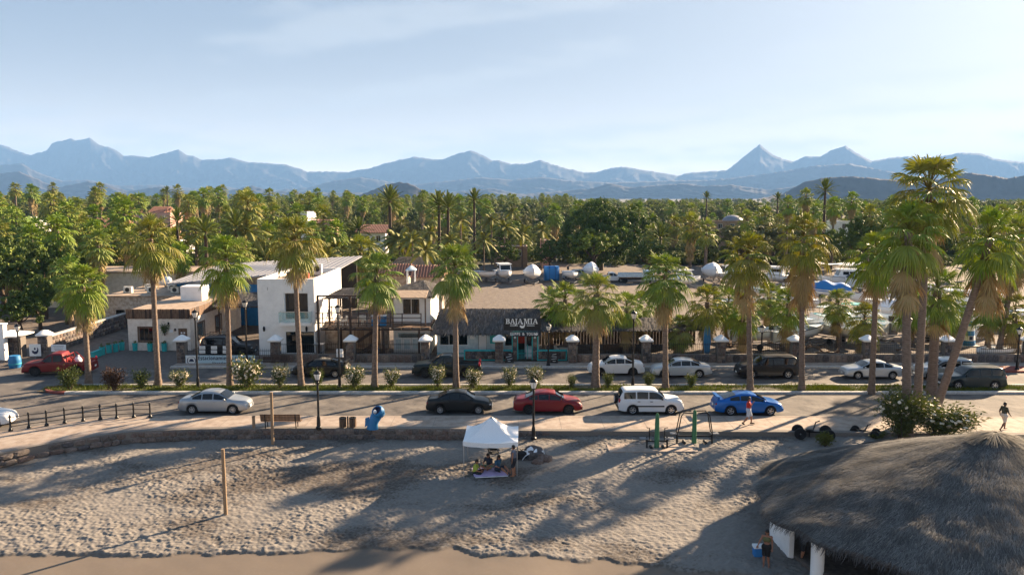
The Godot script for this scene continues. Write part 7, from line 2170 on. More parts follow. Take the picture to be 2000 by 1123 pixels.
func seat_box() -> Node:
	var o := MeshInstance3D.new()
	o.mesh = MB.new().cbox(Vector3(0.2, 1.5, 0), Vector3(0.9, 0.45, 1.1), 0.12).mesh()
	o.material_override = M.c_red
	o.name = "seat"
	return o
func rubble(at: Vector3, w: float, h: float, label: String) -> void:
	var t := thing("rubble_heap", label, "heap", at)
	var pr := []
	for i in 7: pr.append(Vector2(w * (1.0 - i / 6.0), h * 0.8 * sin(PI / 2 * i / 6.0) - 0.03))
	part(MB.new().lathe(pr, 18), "mound", M.dirt, t)
	for k in 46:
		var a := rng.randf() * TAU
		var r := w * sqrt(rng.randf()) * 0.85
		var p := Vector3(cos(a) * r, h * 0.8 * (1.0 - r / w) + 0.08, sin(a) * r)
		var dir := Vector3(rng.randfn(), rng.randfn() * 0.35, rng.randfn()).normalized() * rng.randf_range(0.3, 0.9)
		part(MB.new().bar(p - dir, p + dir, rng.randf_range(0.05, 0.14)), "timber", [M.wood_brown, M.wood_dark, M.wood_pale][rng.randi() % 3], t)

# ---- street furniture ----
func lamp_post(at: Vector3, h: float, label: String, group: String) -> void:
	var t := thing("street_lamp", label, "street lamp", at, 0.0, group)
	part(MB.new().lathe([Vector2(0.18, -0.05), Vector2(0.18, 0.1), Vector2(0.13, 0.16), Vector2(0.11, 0.7), Vector2(0.075, 0.85), Vector2(0.06, h - 0.85), Vector2(0.09, h - 0.8), Vector2(0.05, h - 0.72), Vector2(0, h - 0.71)], 12), "post", M.black_iron, t)
	part(MB.new().lathe([Vector2(0.05, h - 0.76), Vector2(0.14, h - 0.68), Vector2(0.15, h - 0.64), Vector2(0.0, h - 0.63)], 12), "bracket", M.black_iron, t)
	part(MB.new().lathe([Vector2(0.12, h - 0.64), Vector2(0.23, h - 0.32), Vector2(0.225, h - 0.24), Vector2(0, h - 0.23)], 12), "lantern_glass", M.lamp_glass, t)
	part(MB.new().lathe([Vector2(0.24, h - 0.26), Vector2(0.25, h - 0.22), Vector2(0.16, h - 0.12), Vector2(0.06, h - 0.06), Vector2(0.03, h - 0.02), Vector2(0, h + 0.08)], 12), "lantern_cap", M.black_iron, t)
	for k in 4:
		var a := TAU * k / 4
		part(MB.new().bar(Vector3(cos(a) * 0.125, h - 0.66, sin(a) * 0.125), Vector3(cos(a) * 0.24, h - 0.25, sin(a) * 0.24), 0.018), "lantern_rib", M.black_iron, t)

func plastic_chair(at: Vector3, turn: float, mt: Material, label: String, group: String) -> void:
	var t := thing("plastic_chair", label, "chair", at, turn, group)
	part(MB.new().cbox(Vector3(0, 0.43, 0), Vector3(0.44, 0.04, 0.44), 0.015), "seat", mt, t)
	part(MB.new().cbox(Vector3(0, 0.66, -0.24), Vector3(0.42, 0.42, 0.035), 0.012, Basis(Vector3.RIGHT, -0.16)), "backrest", mt, t)
	for s in [[-1, -1], [1, -1], [1, 1], [-1, 1]]: part(MB.new().bar(Vector3(s[0] * 0.24, 0, s[1] * 0.24), Vector3(s[0] * 0.2, 0.42, s[1] * 0.2), 0.045), "leg", mt, t)
	for s in [-1, 1]: part(MB.new().bar(Vector3(s * 0.23, 0.64, -0.22), Vector3(s * 0.23, 0.62, 0.18), 0.05, 0.03).bar(Vector3(s * 0.23, 0.62, 0.18), Vector3(s * 0.21, 0.43, 0.2), 0.04, 0.03), "armrest", mt, t)

func bench(at: Vector3, turn: float, w: float, mt: Material, label: String) -> void:
	var t := thing("park_bench", label, "bench", at, turn)
	for k in 4: bx("seat_slat", mt, t, Vector3(0, 0.45, -0.18 + k * 0.12), Vector3(w, 0.035, 0.1))
	for k in 4: bx("back_slat", mt, t, Vector3(0, 0.56 + k * 0.11, -0.27 - k * 0.025), Vector3(w, 0.095, 0.03), Basis(Vector3.RIGHT, -0.2))
	for s in [-1, 1]:
		var f := MB.new()
		f.bar(Vector3(s * w * 0.38, 0, 0.2), Vector3(s * w * 0.38, 0.43, 0.18), 0.05)
		f.bar(Vector3(s * w * 0.38, 0, -0.24), Vector3(s * w * 0.38, 0.95, -0.38), 0.05)
		f.bar(Vector3(s * w * 0.38, 0.42, 0.2), Vector3(s * w * 0.38, 0.42, -0.28), 0.05)
		part(f, "leg", M.black_iron, t)

func make_furniture() -> void:
	var g := "tall black lamp posts on the median"
	for q in [[386, 757, 604, "tall black street lamp in front of the parking banner"], [663, 757, 594, "tall black street lamp behind the black sports sedan"], [1236, 757, 606, "tall black street lamp in front of the white sedan's tail"], [1769, 764, 618, "tall black street lamp beside the tall palms"]]:
		var at := G(q[0], q[1], 0.1)
		lamp_post(at, V(q[0], q[2], at.z).y - 0.1, q[3], g)
	g = "black lamp posts of the promenade and pavement"
	for q in [[622, 837, 722, 0.14, "black street lamp between the bench and the litter bins"], [1042, 858, 738, -0.3, "black street lamp beside the white canopy tent"], [1071, 714, 631, 0.13, "black street lamp beside the shop's terrace wall"], [1487, 714, 634, 0.13, "black street lamp behind the black four-door SUV"], [1988, 722, 638, 0.13, "black street lamp at the red kerb"], [37, 712, 632, 0.0, "black street lamp beside the turquoise drum"], [482, 716, 585, 0.13, "thick dark utility pole beside the cube house"]]:
		var at := G(q[0], q[1], q[3])
		if q[3] < 0:
			at = beach(q[0], q[1])
		lamp_post(at, V(q[0], q[2], at.z).y - at.y, q[4], g)
	# black railing at the bend of the promenade
	var posts := [[26, 839], [62, 833], [96, 829], [131, 824], [167, 820], [200, 817], [232, 815], [265, 813], [297, 813]]
	var t := thing("promenade_railing", "black iron railing with nine posts and three rails on the promenade's bend", "railing", Vector3.ZERO)
	var prev := Vector3.ZERO
	for q in posts:
		var p := G(q[0], q[1], 0.14) + Vector3(0, 0, 0.35)
		part(MB.new().lathe([Vector2(0.13, 0), Vector2(0.13, 0.08), Vector2(0.075, 0.2), Vector2(0.055, 0.3), Vector2(0.05, 0.85), Vector2(0.075, 0.9), Vector2(0.06, 0.98), Vector2(0.04, 1.0), Vector2(0, 1.08)], 10, p), "post", M.black_iron, t)
		if prev != Vector3.ZERO:
			for y in [0.28, 0.56, 0.86]: part(MB.new().tube([prev + Vector3(0, y, 0), p + Vector3(0, y, 0)], [0.022, 0.022], 6), "rail", M.black_iron, t)
		prev = p
	bench(G(550, 835, 0.14), PI, 2.5, M.wood_brown, "long brown slatted bench on the promenade facing the street")
	bench(G(530, 716, 0.13), 0.0, 3.0, M.wood_dark, "long dark bench on the pavement before the cube house")
	# litter bins
	var c := G(679, 836, 0.14)
	t = thing("litter_bins", "pair of brown slatted litter bins hung on one black post", "litter bin", c)
	part(MB.new().tube([Vector3(0, 0, 0), Vector3(0, 0.75, 0)], [0.05, 0.05], 8), "post", M.black_iron, t)
	for s in [-1, 1]:
		var bn := part(MB.new().lathe([Vector2(0, 0.08), Vector2(0.2, 0.08), Vector2(0.21, 0.62), Vector2(0.18, 0.62), Vector2(0.17, 0.14), Vector2(0, 0.14)], 14, Vector3(s * 0.31, 0, 0)), "bin", M.trim, t)
		for k in 12:
			var a := TAU * k / 12
			part(MB.new().box(Vector3(s * 0.31 + cos(a) * 0.215, 0.35, sin(a) * 0.215), Vector3(0.014, 0.54, 0.08), Basis(Vector3.UP, -a)), "slat", M.wood_brown, bn)
		part(MB.new().lathe([Vector2(0.23, 0.62), Vector2(0.22, 0.68), Vector2(0.14, 0.7), Vector2(0.14, 0.66)], 14, Vector3(s * 0.31, 0, 0)), "rim", M.black_iron, bn)
	# fish-shaped recycling bin
	c = G(735, 837, 0.14)
	t = thing("fish_bin", "bright blue leaping fish sculpture with a round open mouth on the promenade", "sculpture", c)
	t.scale = Vector3.ONE * 0.88
	var p := []
	var r := []
	for k in 9:
		var u := k / 8.0
		p.append(Vector3(-0.28 + 0.42 * u * u, u * 1.1, 0.05))
		r.append([0.42, 0.40, 0.37, 0.35, 0.35, 0.37, 0.39, 0.38, 0.34][k])
	part(MB.new().tube(p, r, 16), "body", M.bright_blue, t)
	var hb := Basis(Vector3.FORWARD, -0.5) * Basis(Vector3.RIGHT, 0.7)
	part(MB.new().lathe([Vector2(0, -0.36), Vector2(0.34, -0.3), Vector2(0.44, -0.05), Vector2(0.45, 0.18), Vector2(0.39, 0.3), Vector2(0.30, 0.3), Vector2(0.26, 0.05), Vector2(0, 0.0)], 18, Vector3(0.18, 1.18, 0.05), hb), "head", M.bright_blue, t)
	part(MB.new().lathe([Vector2(0.30, 0.3), Vector2(0.31, 0.34), Vector2(0.24, 0.34), Vector2(0.23, 0.12), Vector2(0, 0.06)], 18, Vector3(0.18, 1.18, 0.05), hb), "mouth", M.ink, t)
	part(MB.new().ball(Vector3(-0.02, 1.32, 0.42), Vector3(0.13, 0.16, 0.07), 8), "eye", M.white_paint, t)
	part(MB.new().prism(PackedVector2Array([Vector2(-0.5, 0.35), Vector2(-0.82, 0.1), Vector2(-0.78, 0.75), Vector2(-0.5, 0.85)]), -0.03, 0.05), "fin", M.bright_blue, t)
	# timber posts: short one by the bench, net posts on the sand
	t = thing("short_post", "short square timber post beside the long brown bench", "post", G(495, 836, 0.14))
	part(MB.new().cbox(Vector3(0, 0.36, 0), Vector3(0.16, 0.74, 0.16), 0.02), "shaft", M.wood_pale, t)
	bx("cap", M.wood_brown, t, Vector3(0, 0.745, 0), Vector3(0.18, 0.03, 0.18))
	for q in [[440, 1006, 434, 877, "tall leaning timber net post out on the sand"], [532, 869, 529, 766, "tall timber net post at the foot of the sea wall"]]:
		var at := beach(q[0], q[1])
		var top := V(q[2], q[3], at.z)
		t = thing("net_post", q[4], "post", at)
		part(MB.new().tube([Vector3(0, -0.3, 0), (top - at) * 0.5, top - at], [0.1, 0.095, 0.085], 10), "shaft", M.wood_pale, t)
		for y in [0.45, 0.72]: part(MB.new().tube([(top - at) * y + Vector3(-0.02, 0, 0.1), (top - at) * y + Vector3(0.02, 0, -0.12)], [0.025, 0.025], 6), "hook", M.grey_iron, t)
	# turquoise planters and bollards on the forecourt
	for q in [[28, 718, 0.52, 0.95, "large turquoise drum beside the white gate post"]]:
		t = thing("turquoise_drum", q[4], "drum", G(q[0], q[1], 0.01))
		part(MB.new().lathe([Vector2(0, 0), Vector2(0.42, 0), Vector2(0.5, 0.3), Vector2(0.5, 0.7), Vector2(0.44, 1.0), Vector2(0.4, 1.05), Vector2(0, 1.05)], 16), "barrel", M.bright_blue, t)
		part(MB.new().lathe([Vector2(0.505, 0.33), Vector2(0.52, 0.36), Vector2(0.505, 0.39)], 16), "hoop", M.turquoise, t)
	for q in [[199, 693], [212, 689], [225, 687], [237, 684], [263, 685], [292, 686], [320, 686]]:
		var at := G(q[0], q[1], 0.02)
		t = thing("turquoise_planter", "turquoise cylindrical planter along the bungalow's front", "planter", at, 0.0, "turquoise planters at the bungalow")
		part(MB.new().lathe([Vector2(0, 0), Vector2(0.22, 0), Vector2(0.25, 0.7), Vector2(0.27, 0.75), Vector2(0.22, 0.75), Vector2(0.2, 0.66), Vector2(0, 0.66)], 14), "pot", M.turquoise, t)
		part(leaf_mass([[Vector3(0, 0.8, 0), Vector3(0.2, 0.2, 0.2)]], 60, 0.09, Color(0.05, 0.09, 0.02), Color(0.14, 0.17, 0.05), rng), "foliage", M.leaf, t)
	t = thing("turquoise_wall", "low turquoise wall stub beside the red pickup's tail", "wall", Vector3.ZERO)
	var a0 := G(178, 702, 0.0)
	var a1 := G(196, 695, 0.0)
	part(MB.new().bar(a0 + Vector3(0, 0.28, 0), a1 + Vector3(0, 0.28, 0), 0.2, 0.56), "block", M.turquoise, t)
	part(MB.new().bar(a0 + Vector3(0, 0.6, 0), a1 + Vector3(0, 0.6, 0), 0.26, 0.08), "coping", M.turquoise, t)
	# mailbox-like meter stands in front of the deck
	t = thing("post_box", "white box on a thin post before the timber deck", "box", G(664, 716, 0.13))
	part(MB.new().tube([Vector3(0, 0, 0), Vector3(0, 1.2, 0)], [0.04, 0.04], 8), "post", M.black_iron, t)
	for k in 2: part(MB.new().cbox(Vector3(0, 1.0 + k * 0.36, 0.08), Vector3(0.56, 0.32, 0.2), 0.03), "box", M.white_paint, t)
	t = thing("white_table", "small white table by the fence of the cube house", "table", G(616, 702, 0.05) + Vector3(0, 0, -1.4))
	bx("table_top", M.white_paint, t, Vector3(0, 1.15, 0), Vector3(0.9, 0.06, 0.6))
	for s in [[-1, -1], [1, -1], [1, 1], [-1, 1]]: bx("leg", M.white_paint, t, Vector3(s[0] * 0.38, 0.56, s[1] * 0.24), Vector3(0.05, 1.12, 0.05))
	gym()
	tent()

func gym() -> void:
	# joints between the promenade's concrete bays
	var jo := MB.new()
	for k in 26:
		var x := -32.0 + k * 2.7
		jo.quad(Vector3(x - 0.012, 0.144, line_at(near_edge, x) - 0.46), Vector3(x + 0.012, 0.144, line_at(near_edge, x) - 0.46), Vector3(x + 0.012, 0.144, line_at(road_edge, x) + 0.22), Vector3(x - 0.012, 0.144, line_at(road_edge, x) + 0.22))
	setting(jo, "promenade_joints", M.mortar)
	# green posts with hand rails and pedals
	var base := beach(1320, 872)
	var g := thing("exercise_slab", "pale concrete slab under the green exercise machines", "slab", base + Vector3(-1.2, 0.02, 0))
	part(MB.new().cbox(Vector3(-0.3, -0.05, 0.15), Vector3(5.2, 0.16, 1.9), 0.03), "slab", M.pave, g)
	for q in [[1283, 876, 806, "green exercise post with pedals and foot plates"], [1356, 866, 800, "green exercise post with black hoop handles"]]:
		var at := beach(q[0], q[1])
		var h := V(q[0], q[2], at.z).y - at.y
		var t := thing("exercise_machine", q[3], "exercise machine", at)
		part(MB.new().tube([Vector3(0, -0.1, 0), Vector3(0, h * 0.75, 0), Vector3(0, h - 0.1, 0), Vector3(0, h, 0)], [0.15, 0.13, 0.1, 0.02], 12), "column", M.green_iron, t)
		var w := 1.05 if q[0] > 1300 else 0.6
		part(MB.new().bar(Vector3(-w, 0.45, 0), Vector3(w, 0.45, 0), 0.08), "cross_bar", M.black_iron, t)
		for s in [-1, 1]:
			part(MB.new().bar(Vector3(s * w, 0.7, 0.0), Vector3(s * w, 0.02, 0.1), 0.09), "leg", M.black_iron, t)
			part(MB.new().cbox(Vector3(s * (w + 0.15), 0.62, 0), Vector3(0.5, 0.06, 0.4), 0.02), "seat", M.grey_iron, t)
			part(MB.new().tube([Vector3(s * w * 0.6, 0.12, 0.3), Vector3(s * w * 0.6, 0.12, -0.1)], [0.09, 0.09], 10), "foot_roller", M.trim, t)
			if q[0] > 1300:
				for z in [-0.25, 0.25]: part(MB.new().tube([Vector3(s * 1.05, 0.6, z), Vector3(s * 0.85, 1.75, z), Vector3(s * 0.7, 1.95, z), Vector3(s * 0.15, 1.92, z)], [0.035, 0.035, 0.035, 0.035], 8), "hoop_handle", M.black_iron, t)
			else: part(MB.new().tube([Vector3(s * 0.45, 0.5, 0), Vector3(s * 0.45, 1.25, 0.05), Vector3(s * 0.62, 1.28, 0.05)], [0.03, 0.03, 0.03], 8), "handle", M.black_iron, t)
	for q in [[1591, 856, 0.15, "black go-kart-like pedal machine with four wheels beside the weeds"], [1692, 852, 0.55, "black pedal machine with round weights on bare earth"]]:
		var at := beach(q[0], q[1])
		var t := thing("pedal_machine", q[3], "exercise machine", at, -q[2])
		var k := 1.0 if q[2] < 0.5 else 0.72
		part(MB.new().bar(Vector3(-0.9, 0.42, 0) * k, Vector3(0.75, 0.42, 0.1) * k, 0.09), "frame", M.black_iron, t)
		part(MB.new().tube([Vector3(-0.1, 0.42, 0) * k, Vector3(0.1, 0.95, -0.2) * k, Vector3(0.35, 1.02, -0.3) * k], [0.04, 0.04, 0.035], 8), "handle", M.black_iron, t)
		for w in [[-0.9, -0.4], [-0.9, 0.4], [0.75, -0.45], [0.75, 0.5]]:
			part(MB.new().lathe([Vector2(0.15, -0.11), Vector2(0.32, -0.1), Vector2(0.36, -0.05), Vector2(0.36, 0.05), Vector2(0.32, 0.1), Vector2(0.15, 0.11), Vector2(0.12, 0.04), Vector2(0, 0.04)], 16, Vector3(w[0], 0.36, w[1]) * k, Basis(Vector3.RIGHT, PI / 2) * Basis.from_scale(Vector3.ONE * k)), "weight_wheel", M.tyre, t)
		for x in [-0.9, 0.75]: part(MB.new().tube([Vector3(x, 0.36, -0.45) * k, Vector3(x, 0.36, 0.5) * k], [0.045, 0.045], 8), "axle", M.grey_iron, t)
		part(MB.new().cbox(Vector3(-0.3, 0.55, 0.05) * k, Vector3(0.42, 0.07, 0.36) * k, 0.02), "seat", M.trim, t)
		part(MB.new().tube([Vector3(-0.3, 0.1, 0.05) * k, Vector3(-0.3, 0.55, 0.05) * k], [0.04, 0.04], 8), "stem", M.black_iron, t)

func tent() -> void:
	var fl := beach(906, 936)
	var fr := beach(1010, 930)
	var bl := beach(921, 898)
	var br := beach(1022, 896)
	bl = fl + Vector3(0.05, 0.1, -3.0)
	br = fr + Vector3(0.05, 0.1, -3.0)
	var c := (fl + fr + bl + br) / 4
	var t := thing("canopy_tent", "white peaked pop-up canopy tent on four thin legs", "tent", c)
	var y1 := V(960, 862, fl.z).y - c.y       # eave
	var pk := V(958, 813, c.z).y - c.y
	var cor := [fl - c, fr - c, br - c, bl - c]
	for i in 4: cor[i].y = 0
	var m := MB.new()
	for i in 4:
		var a: Vector3 = cor[i] * 1.03
		var b: Vector3 = cor[(i + 1) % 4] * 1.03
		var rows := []
		for j in 9:
			var u := j / 8.0
			var row := []
			for k in 9:
				var v := k / 8.0
				var p := a.lerp(b, v) * (1.0 - u)
				var sag := 0.16 * sin(PI * v) * (1.0 - u)
				p.y = lerpf(y1, pk, pow(u, 1.35)) - sag * 0.6 - 0.10 * sin(PI * u)
				row.append(p)
			rows.append(row)
		m.grid(rows, true)
	part(m, "canopy", M.canvas, t)
	m = MB.new()
	for i in 4:
		var a: Vector3 = cor[i] * 1.03 + Vector3(0, y1, 0)
		var b: Vector3 = cor[(i + 1) % 4] * 1.03 + Vector3(0, y1, 0)
		for k in 8:
			var p := a.lerp(b, k / 8.0) - Vector3(0, 0.1 * sin(PI * k / 8.0), 0)
			var q := a.lerp(b, (k + 1) / 8.0) - Vector3(0, 0.1 * sin(PI * (k + 1) / 8.0), 0)
			m.quad(p - Vector3(0, 0.24 + 0.02 * (k % 2), 0), q - Vector3(0, 0.24 + 0.02 * ((k + 1) % 2), 0), q, p)
	part(m, "valance", M.canvas, t)
	for p in cor:
		var foot := Vector3(p.x, sand_y(p.x + c.x, p.z + c.z) - c.y - 0.05, p.z)
		part(MB.new().bar(foot, Vector3(p.x, y1, p.z), 0.04), "leg", M.steel, t)
		part(MB.new().bar(Vector3(p.x, y1 - 0.14, p.z), Vector3(0, y1 - 0.16, 0), 0.03), "roof_strut", M.steel, t)
	# blanket, bags, chair, rocks with towels
	var at := beach(957, 925)
	var mat_ := thing("picnic_blanket", "lilac blanket spread under the canopy tent", "blanket", at + Vector3(0, 0.06, 0), 0.15)
	var rows := []
	for i in 12:
		var row := []
		for j in 10: row.append(Vector3(-0.95 + i * 0.173, 0.05 + 0.035 * sin(i * 1.7 + j * 0.9) * cos(j * 1.3), -0.75 + j * 0.167))
		rows.append(row)
	part(MB.new().grid(rows, true), "cloth", M.lilac, mat_)
	part(MB.new().box(Vector3(0.0, 0.03, 0.77), Vector3(1.8, 0.04, 0.03)), "fringe", M.tarp_white, mat_)
	at = beach(964, 898)
	var ch := thing("folding_chair", "dark folding camp chair under the canopy tent", "chair", at, 0.3)
	bx("seat", M.dark_cloth, ch, Vector3(0, 0.42, 0), Vector3(0.52, 0.04, 0.46))
	bx("backrest", M.dark_cloth, ch, Vector3(0, 0.72, -0.26), Vector3(0.52, 0.5, 0.03), Basis(Vector3.RIGHT, -0.2))
	for s in [-1, 1]:
		part(MB.new().bar(Vector3(s * 0.27, 0, 0.24), Vector3(s * 0.27, 0.62, -0.24), 0.03), "leg", M.black_iron, ch)
		part(MB.new().bar(Vector3(s * 0.27, 0, -0.24), Vector3(s * 0.27, 0.62, 0.22), 0.03), "leg", M.black_iron, ch)
		bx("armrest", M.trim, ch, Vector3(s * 0.28, 0.63, 0), Vector3(0.06, 0.03, 0.46))
	at = beach(1042, 892)
	var rk := thing("boulder", "dark grey boulder at the lamp post's foot with towels on it", "boulder", at)
	part(blob(0.72, 0.62, 0.6, 3), "stone", M.stone2, rk)
	var tw := thing("towel", "white towel draped over the boulder", "towel", at + Vector3(-0.1, 0.52, 0.1))
	rows = []
	for i in 8:
		var row := []
		for j in 6: row.append(Vector3(-0.55 + i * 0.16, 0.10 - 0.5 * pow(absf(i - 3.5) / 4.0, 2.2) - 0.3 * pow(absf(j - 2.0) / 3.0, 2.0) + 0.02 * sin(i * 2.0 + j), -0.35 + j * 0.15))
		rows.append(row)
	part(MB.new().grid(rows, true), "cloth", M.tarp_white, tw)
	part(MB.new().box(Vector3(0.72, -0.38, 0.25), Vector3(0.12, 0.7, 0.05), Basis(Vector3.BACK, 0.3)), "hanging_end", M.tarp_white, tw)
	for q in [[1024, 896, 0.62, 0.42, 0.45, "dark duffel bag beside the boulder"], [1012, 893, 0.5, 0.36, 0.4, "black cool bag between the tent leg and the boulder"]]:
		var bg := thing("bag", q[5], "bag", beach(q[0], q[1]))
		part(MB.new().cbox(Vector3(0, q[3] / 2, 0), Vector3(q[2] * 1.3, q[3], q[4]), 0.1), "body", M.dark_cloth, bg)
		part(MB.new().tube([Vector3(-0.2, q[3], 0), Vector3(-0.1, q[3] + 0.14, 0), Vector3(0.1, q[3] + 0.14, 0), Vector3(0.2, q[3], 0)], [0.02, 0.02, 0.02, 0.02], 6), "handle", M.trim, bg)
	for q in [[1062, 898, 0.5, "rough low boulder beside the towel boulder"], [1050, 904, 0.35, "small flat stone in front of the towel boulder"]]:
		var b2 := thing("boulder", q[3], "boulder", beach(q[0], q[1]))
		part(blob(q[2], q[2] * 0.6, q[2] * 0.8, 5), "stone", M.stone4, b2)
	var lt := thing("litter", "crumpled white paper lying below the sea wall", "litter", beach(369, 858))
	part(blob(0.16, 0.1, 0.1, 9), "paper", M.sign_white, lt)

func blob(w: float, h: float, d: float, sd: int) -> MB:
	var f := FastNoiseLite.new()
	f.seed = sd; f.frequency = 0.9
	var rows := []
	for i in 13:
		var a := PI * i / 12.0
		var row := []
		for j in 19:
			var b := TAU * j / 18.0
			var p := Vector3(sin(a) * cos(b), cos(a), sin(a) * sin(b))
			row.append(p * Vector3(w, h, d) * (1.0 + 0.35 * f.get_noise_3dv(p * 1.6)))
		rows.append(row)
	return MB.new().grid(rows, true)

# ---- the big palapa in front ----
func make_palapa() -> void:
	var d := 34.3
	var apex := V(1945, 848, -d)
	var R := 10.2
	var c := Vector3(apex.x, sand_y(apex.x, -d), -d)
	var t := thing("palapa", "large round weathered palm-thatch palapa on white columns", "palapa", c)
	var top := apex.y - c.y
	var eave := 0.9 - c.y
	var f := FastNoiseLite.new()
	f.seed = 8; f.frequency = 0.35; f.fractal_octaves = 3
	var surf := func(a: float, u: float) -> Vector3:      # u = 0 apex, 1 eave
		var rr := R * u * (1.0 + 0.018 * sin(a * 7.0) + 0.012 * sin(a * 17.0 + 1.0))
		var y := lerpf(top, eave, pow(u, 1.1)) + 0.03 * sin(PI * u) + 0.14 * f.get_noise_2d(cos(a) * u * 9.0, sin(a) * u * 9.0) * u
		return Vector3(cos(a) * rr, y, sin(a) * rr * 0.835)
	var rows := []
	for i in 40:
		var u := maxf(i / 39.0, 0.004)
		var row := []
		for j in 97: row.append(surf.call(TAU * j / 96.0, u))
		rows.append(row)
	var under := []
	for i in 40:
		var row := []
		for j in 97: row.append(rows[i][j] - Vector3(0, 0.22, 0))
		under.append(row)
	var b := MB.new()
	b.grid(rows, true)
	b.grid(under)
	b.grid([rows[39], under[39]], true)
	var roof := part(b, "thatch_roof", M.thatch_base, t)
	# blades of thatch lying down the slope in thin overlapping courses
	var r := RandomNumberGenerator.new()
	r.seed = 19
	b = MB.new()
	for k in 125000:
		var a := r.randf() * TAU
		var u := sqrt(r.randf_range(0.002, 1.0))
		var p: Vector3 = surf.call(a, u)
		if p.x > 9.5 or p.z < -8.0 and r.randf() < 0.5: continue
		var q: Vector3 = surf.call(a, minf(u + 0.03, 1.02))
		var dn := (q - p).normalized()
		var side := dn.cross(Vector3.UP).normalized()
		var nn := side.cross(dn).normalized()
		if nn.y < 0: nn = -nn
		var cell := f.get_noise_2d(p.x * 2.3, p.z * 2.3)
		var dir := (dn + side * (r.randfn() * 0.22 + cell * 0.5) + nn * r.randf_range(-0.05, 0.03)).normalized()
		var l := r.randf_range(0.12, 0.38)
		var w := r.randf_range(0.005, 0.014)
		var tone := r.randf_range(0.55, 1.5) * (1.0 + 0.5 * cell)
		var hue := Color(0.115, 0.112, 0.106)
		if r.randf() < 0.02:
			tone = r.randf_range(1.6, 2.8); hue = Color(0.12, 0.105, 0.085)
		b.col = hue * tone
		p += nn * r.randf_range(0.004, 0.04)
		b.quad(p - side * w, p + side * w, p + dir * l + side * w * 0.3, p + dir * l - side * w * 0.3)
	for k in 5200:       # fringe hanging at the eave
		var a := r.randf() * TAU
		var p: Vector3 = surf.call(a, r.randf_range(0.975, 1.0)) - Vector3(0, r.randf_range(0, 0.2), 0)
		var out := Vector3(cos(a), 0, sin(a))
		var side := Vector3(-sin(a), 0, cos(a)) * r.randf_range(0.008, 0.022)
		var e := p + out * r.randf_range(0.05, 0.32) + Vector3(0, -r.randf_range(0.12, 0.42), 0) + Vector3(-sin(a), 0, cos(a)) * r.randf_range(-0.12, 0.12)
		b.col = Color(0.08, 0.075, 0.073) * r.randf_range(0.4, 1.5)
		b.quad(p - side, p + side, e + side * 0.3, e - side * 0.3)
	for k in 700:        # loose tuft at the apex
		var a := r.randf() * TAU
		var p: Vector3 = surf.call(a, 0.01) + Vector3(0, 0.12, 0)
		var q: Vector3 = surf.call(a + r.randf_range(-0.2, 0.2), r.randf_range(0.05, 0.16)) + Vector3(0, r.randf_range(0.02, 0.22), 0)
		var side := Vector3(-sin(a), 0, cos(a)) * 0.018
		b.col = Color(0.14, 0.125, 0.10) * r.randf_range(0.5, 1.6)
		b.quad(p - side, p + side, q + side * 0.4, q - side * 0.4)
	part(b, "thatch_blades", M.thatch, roof).set_meta("kind", "stuff")
	for k in 14:
		var a := TAU * (k + 0.5) / 14.0
		var p := Vector3(cos(a), 0, sin(a) * 0.835) * (R - 1.1)
		if k == 5: p = Vector3(-8.75, 0, 2.8)
		elif k in [3, 4, 6]: continue
		var gy := sand_y(p.x + c.x, p.z + c.z) - c.y
		part(MB.new().tube([Vector3(p.x, gy - 0.3, p.z), Vector3(p.x, eave - 0.05, p.z)], [0.27, 0.27], 16), "column", M.white_wall, t)
		part(MB.new().tube([Vector3(p.x, eave - 0.12, p.z), Vector3(0, top - 0.55, 0)], [0.09, 0.07], 6), "rafter", M.wood_dark, t)
	part(MB.new().tube([Vector3(0, -0.3, 0), Vector3(0, top - 0.25, 0)], [0.25, 0.2], 12), "centre_post", M.wood_dark, t)
	# the white parapet under the left eave
	var w0 := beach(1508, 1046)
	var w1 := beach(1546, 1092)
	var pw := thing("parapet", "low white wall standing under the palapa's eave", "wall", w0)
	var v := w1 - w0
	var yaw := Basis(Vector3.UP, -atan2(v.z, v.x))
	part(MB.new().cbox(Vector3(v.x / 2, 0.35, v.z / 2), Vector3(Vector2(v.x, v.z).length(), 1.7, 0.24), 0.02, yaw), "panel", M.white_wall, pw)
	part(MB.new().cbox(Vector3(v.x / 2, 1.22, v.z / 2), Vector3(Vector2(v.x, v.z).length() + 0.06, 0.06, 0.3), 0.015, yaw), "cap", M.white_wall, pw)
	# floor under the roof
	var fl := thing("palapa_floor", "dark concrete floor disc under the palapa", "floor", c)
	part(MB.new().lathe([Vector2(R - 0.9, -0.5), Vector2(R - 0.9, 0.1), Vector2(R - 1.0, 0.14), Vector2(0, 0.14)], 48, Vector3.ZERO, Basis.from_scale(Vector3(1, 1, 0.835))), "disc", M.forecourt, fl)
	for q in [[1483, 1052, "white and blue cool box standing behind the woman at the palapa"]]:
		var bgp := beach(q[0], q[1] + 34)
		var bg := thing("cool_box", q[2], "cool box", bgp)
		part(MB.new().cbox(Vector3(0, 0.2, 0), Vector3(0.5, 0.4, 0.36), 0.04), "box", M.tarp_blue, bg)
		part(MB.new().cbox(Vector3(0, 0.45, 0), Vector3(0.54, 0.1, 0.4), 0.03), "lid", M.white_paint, bg)

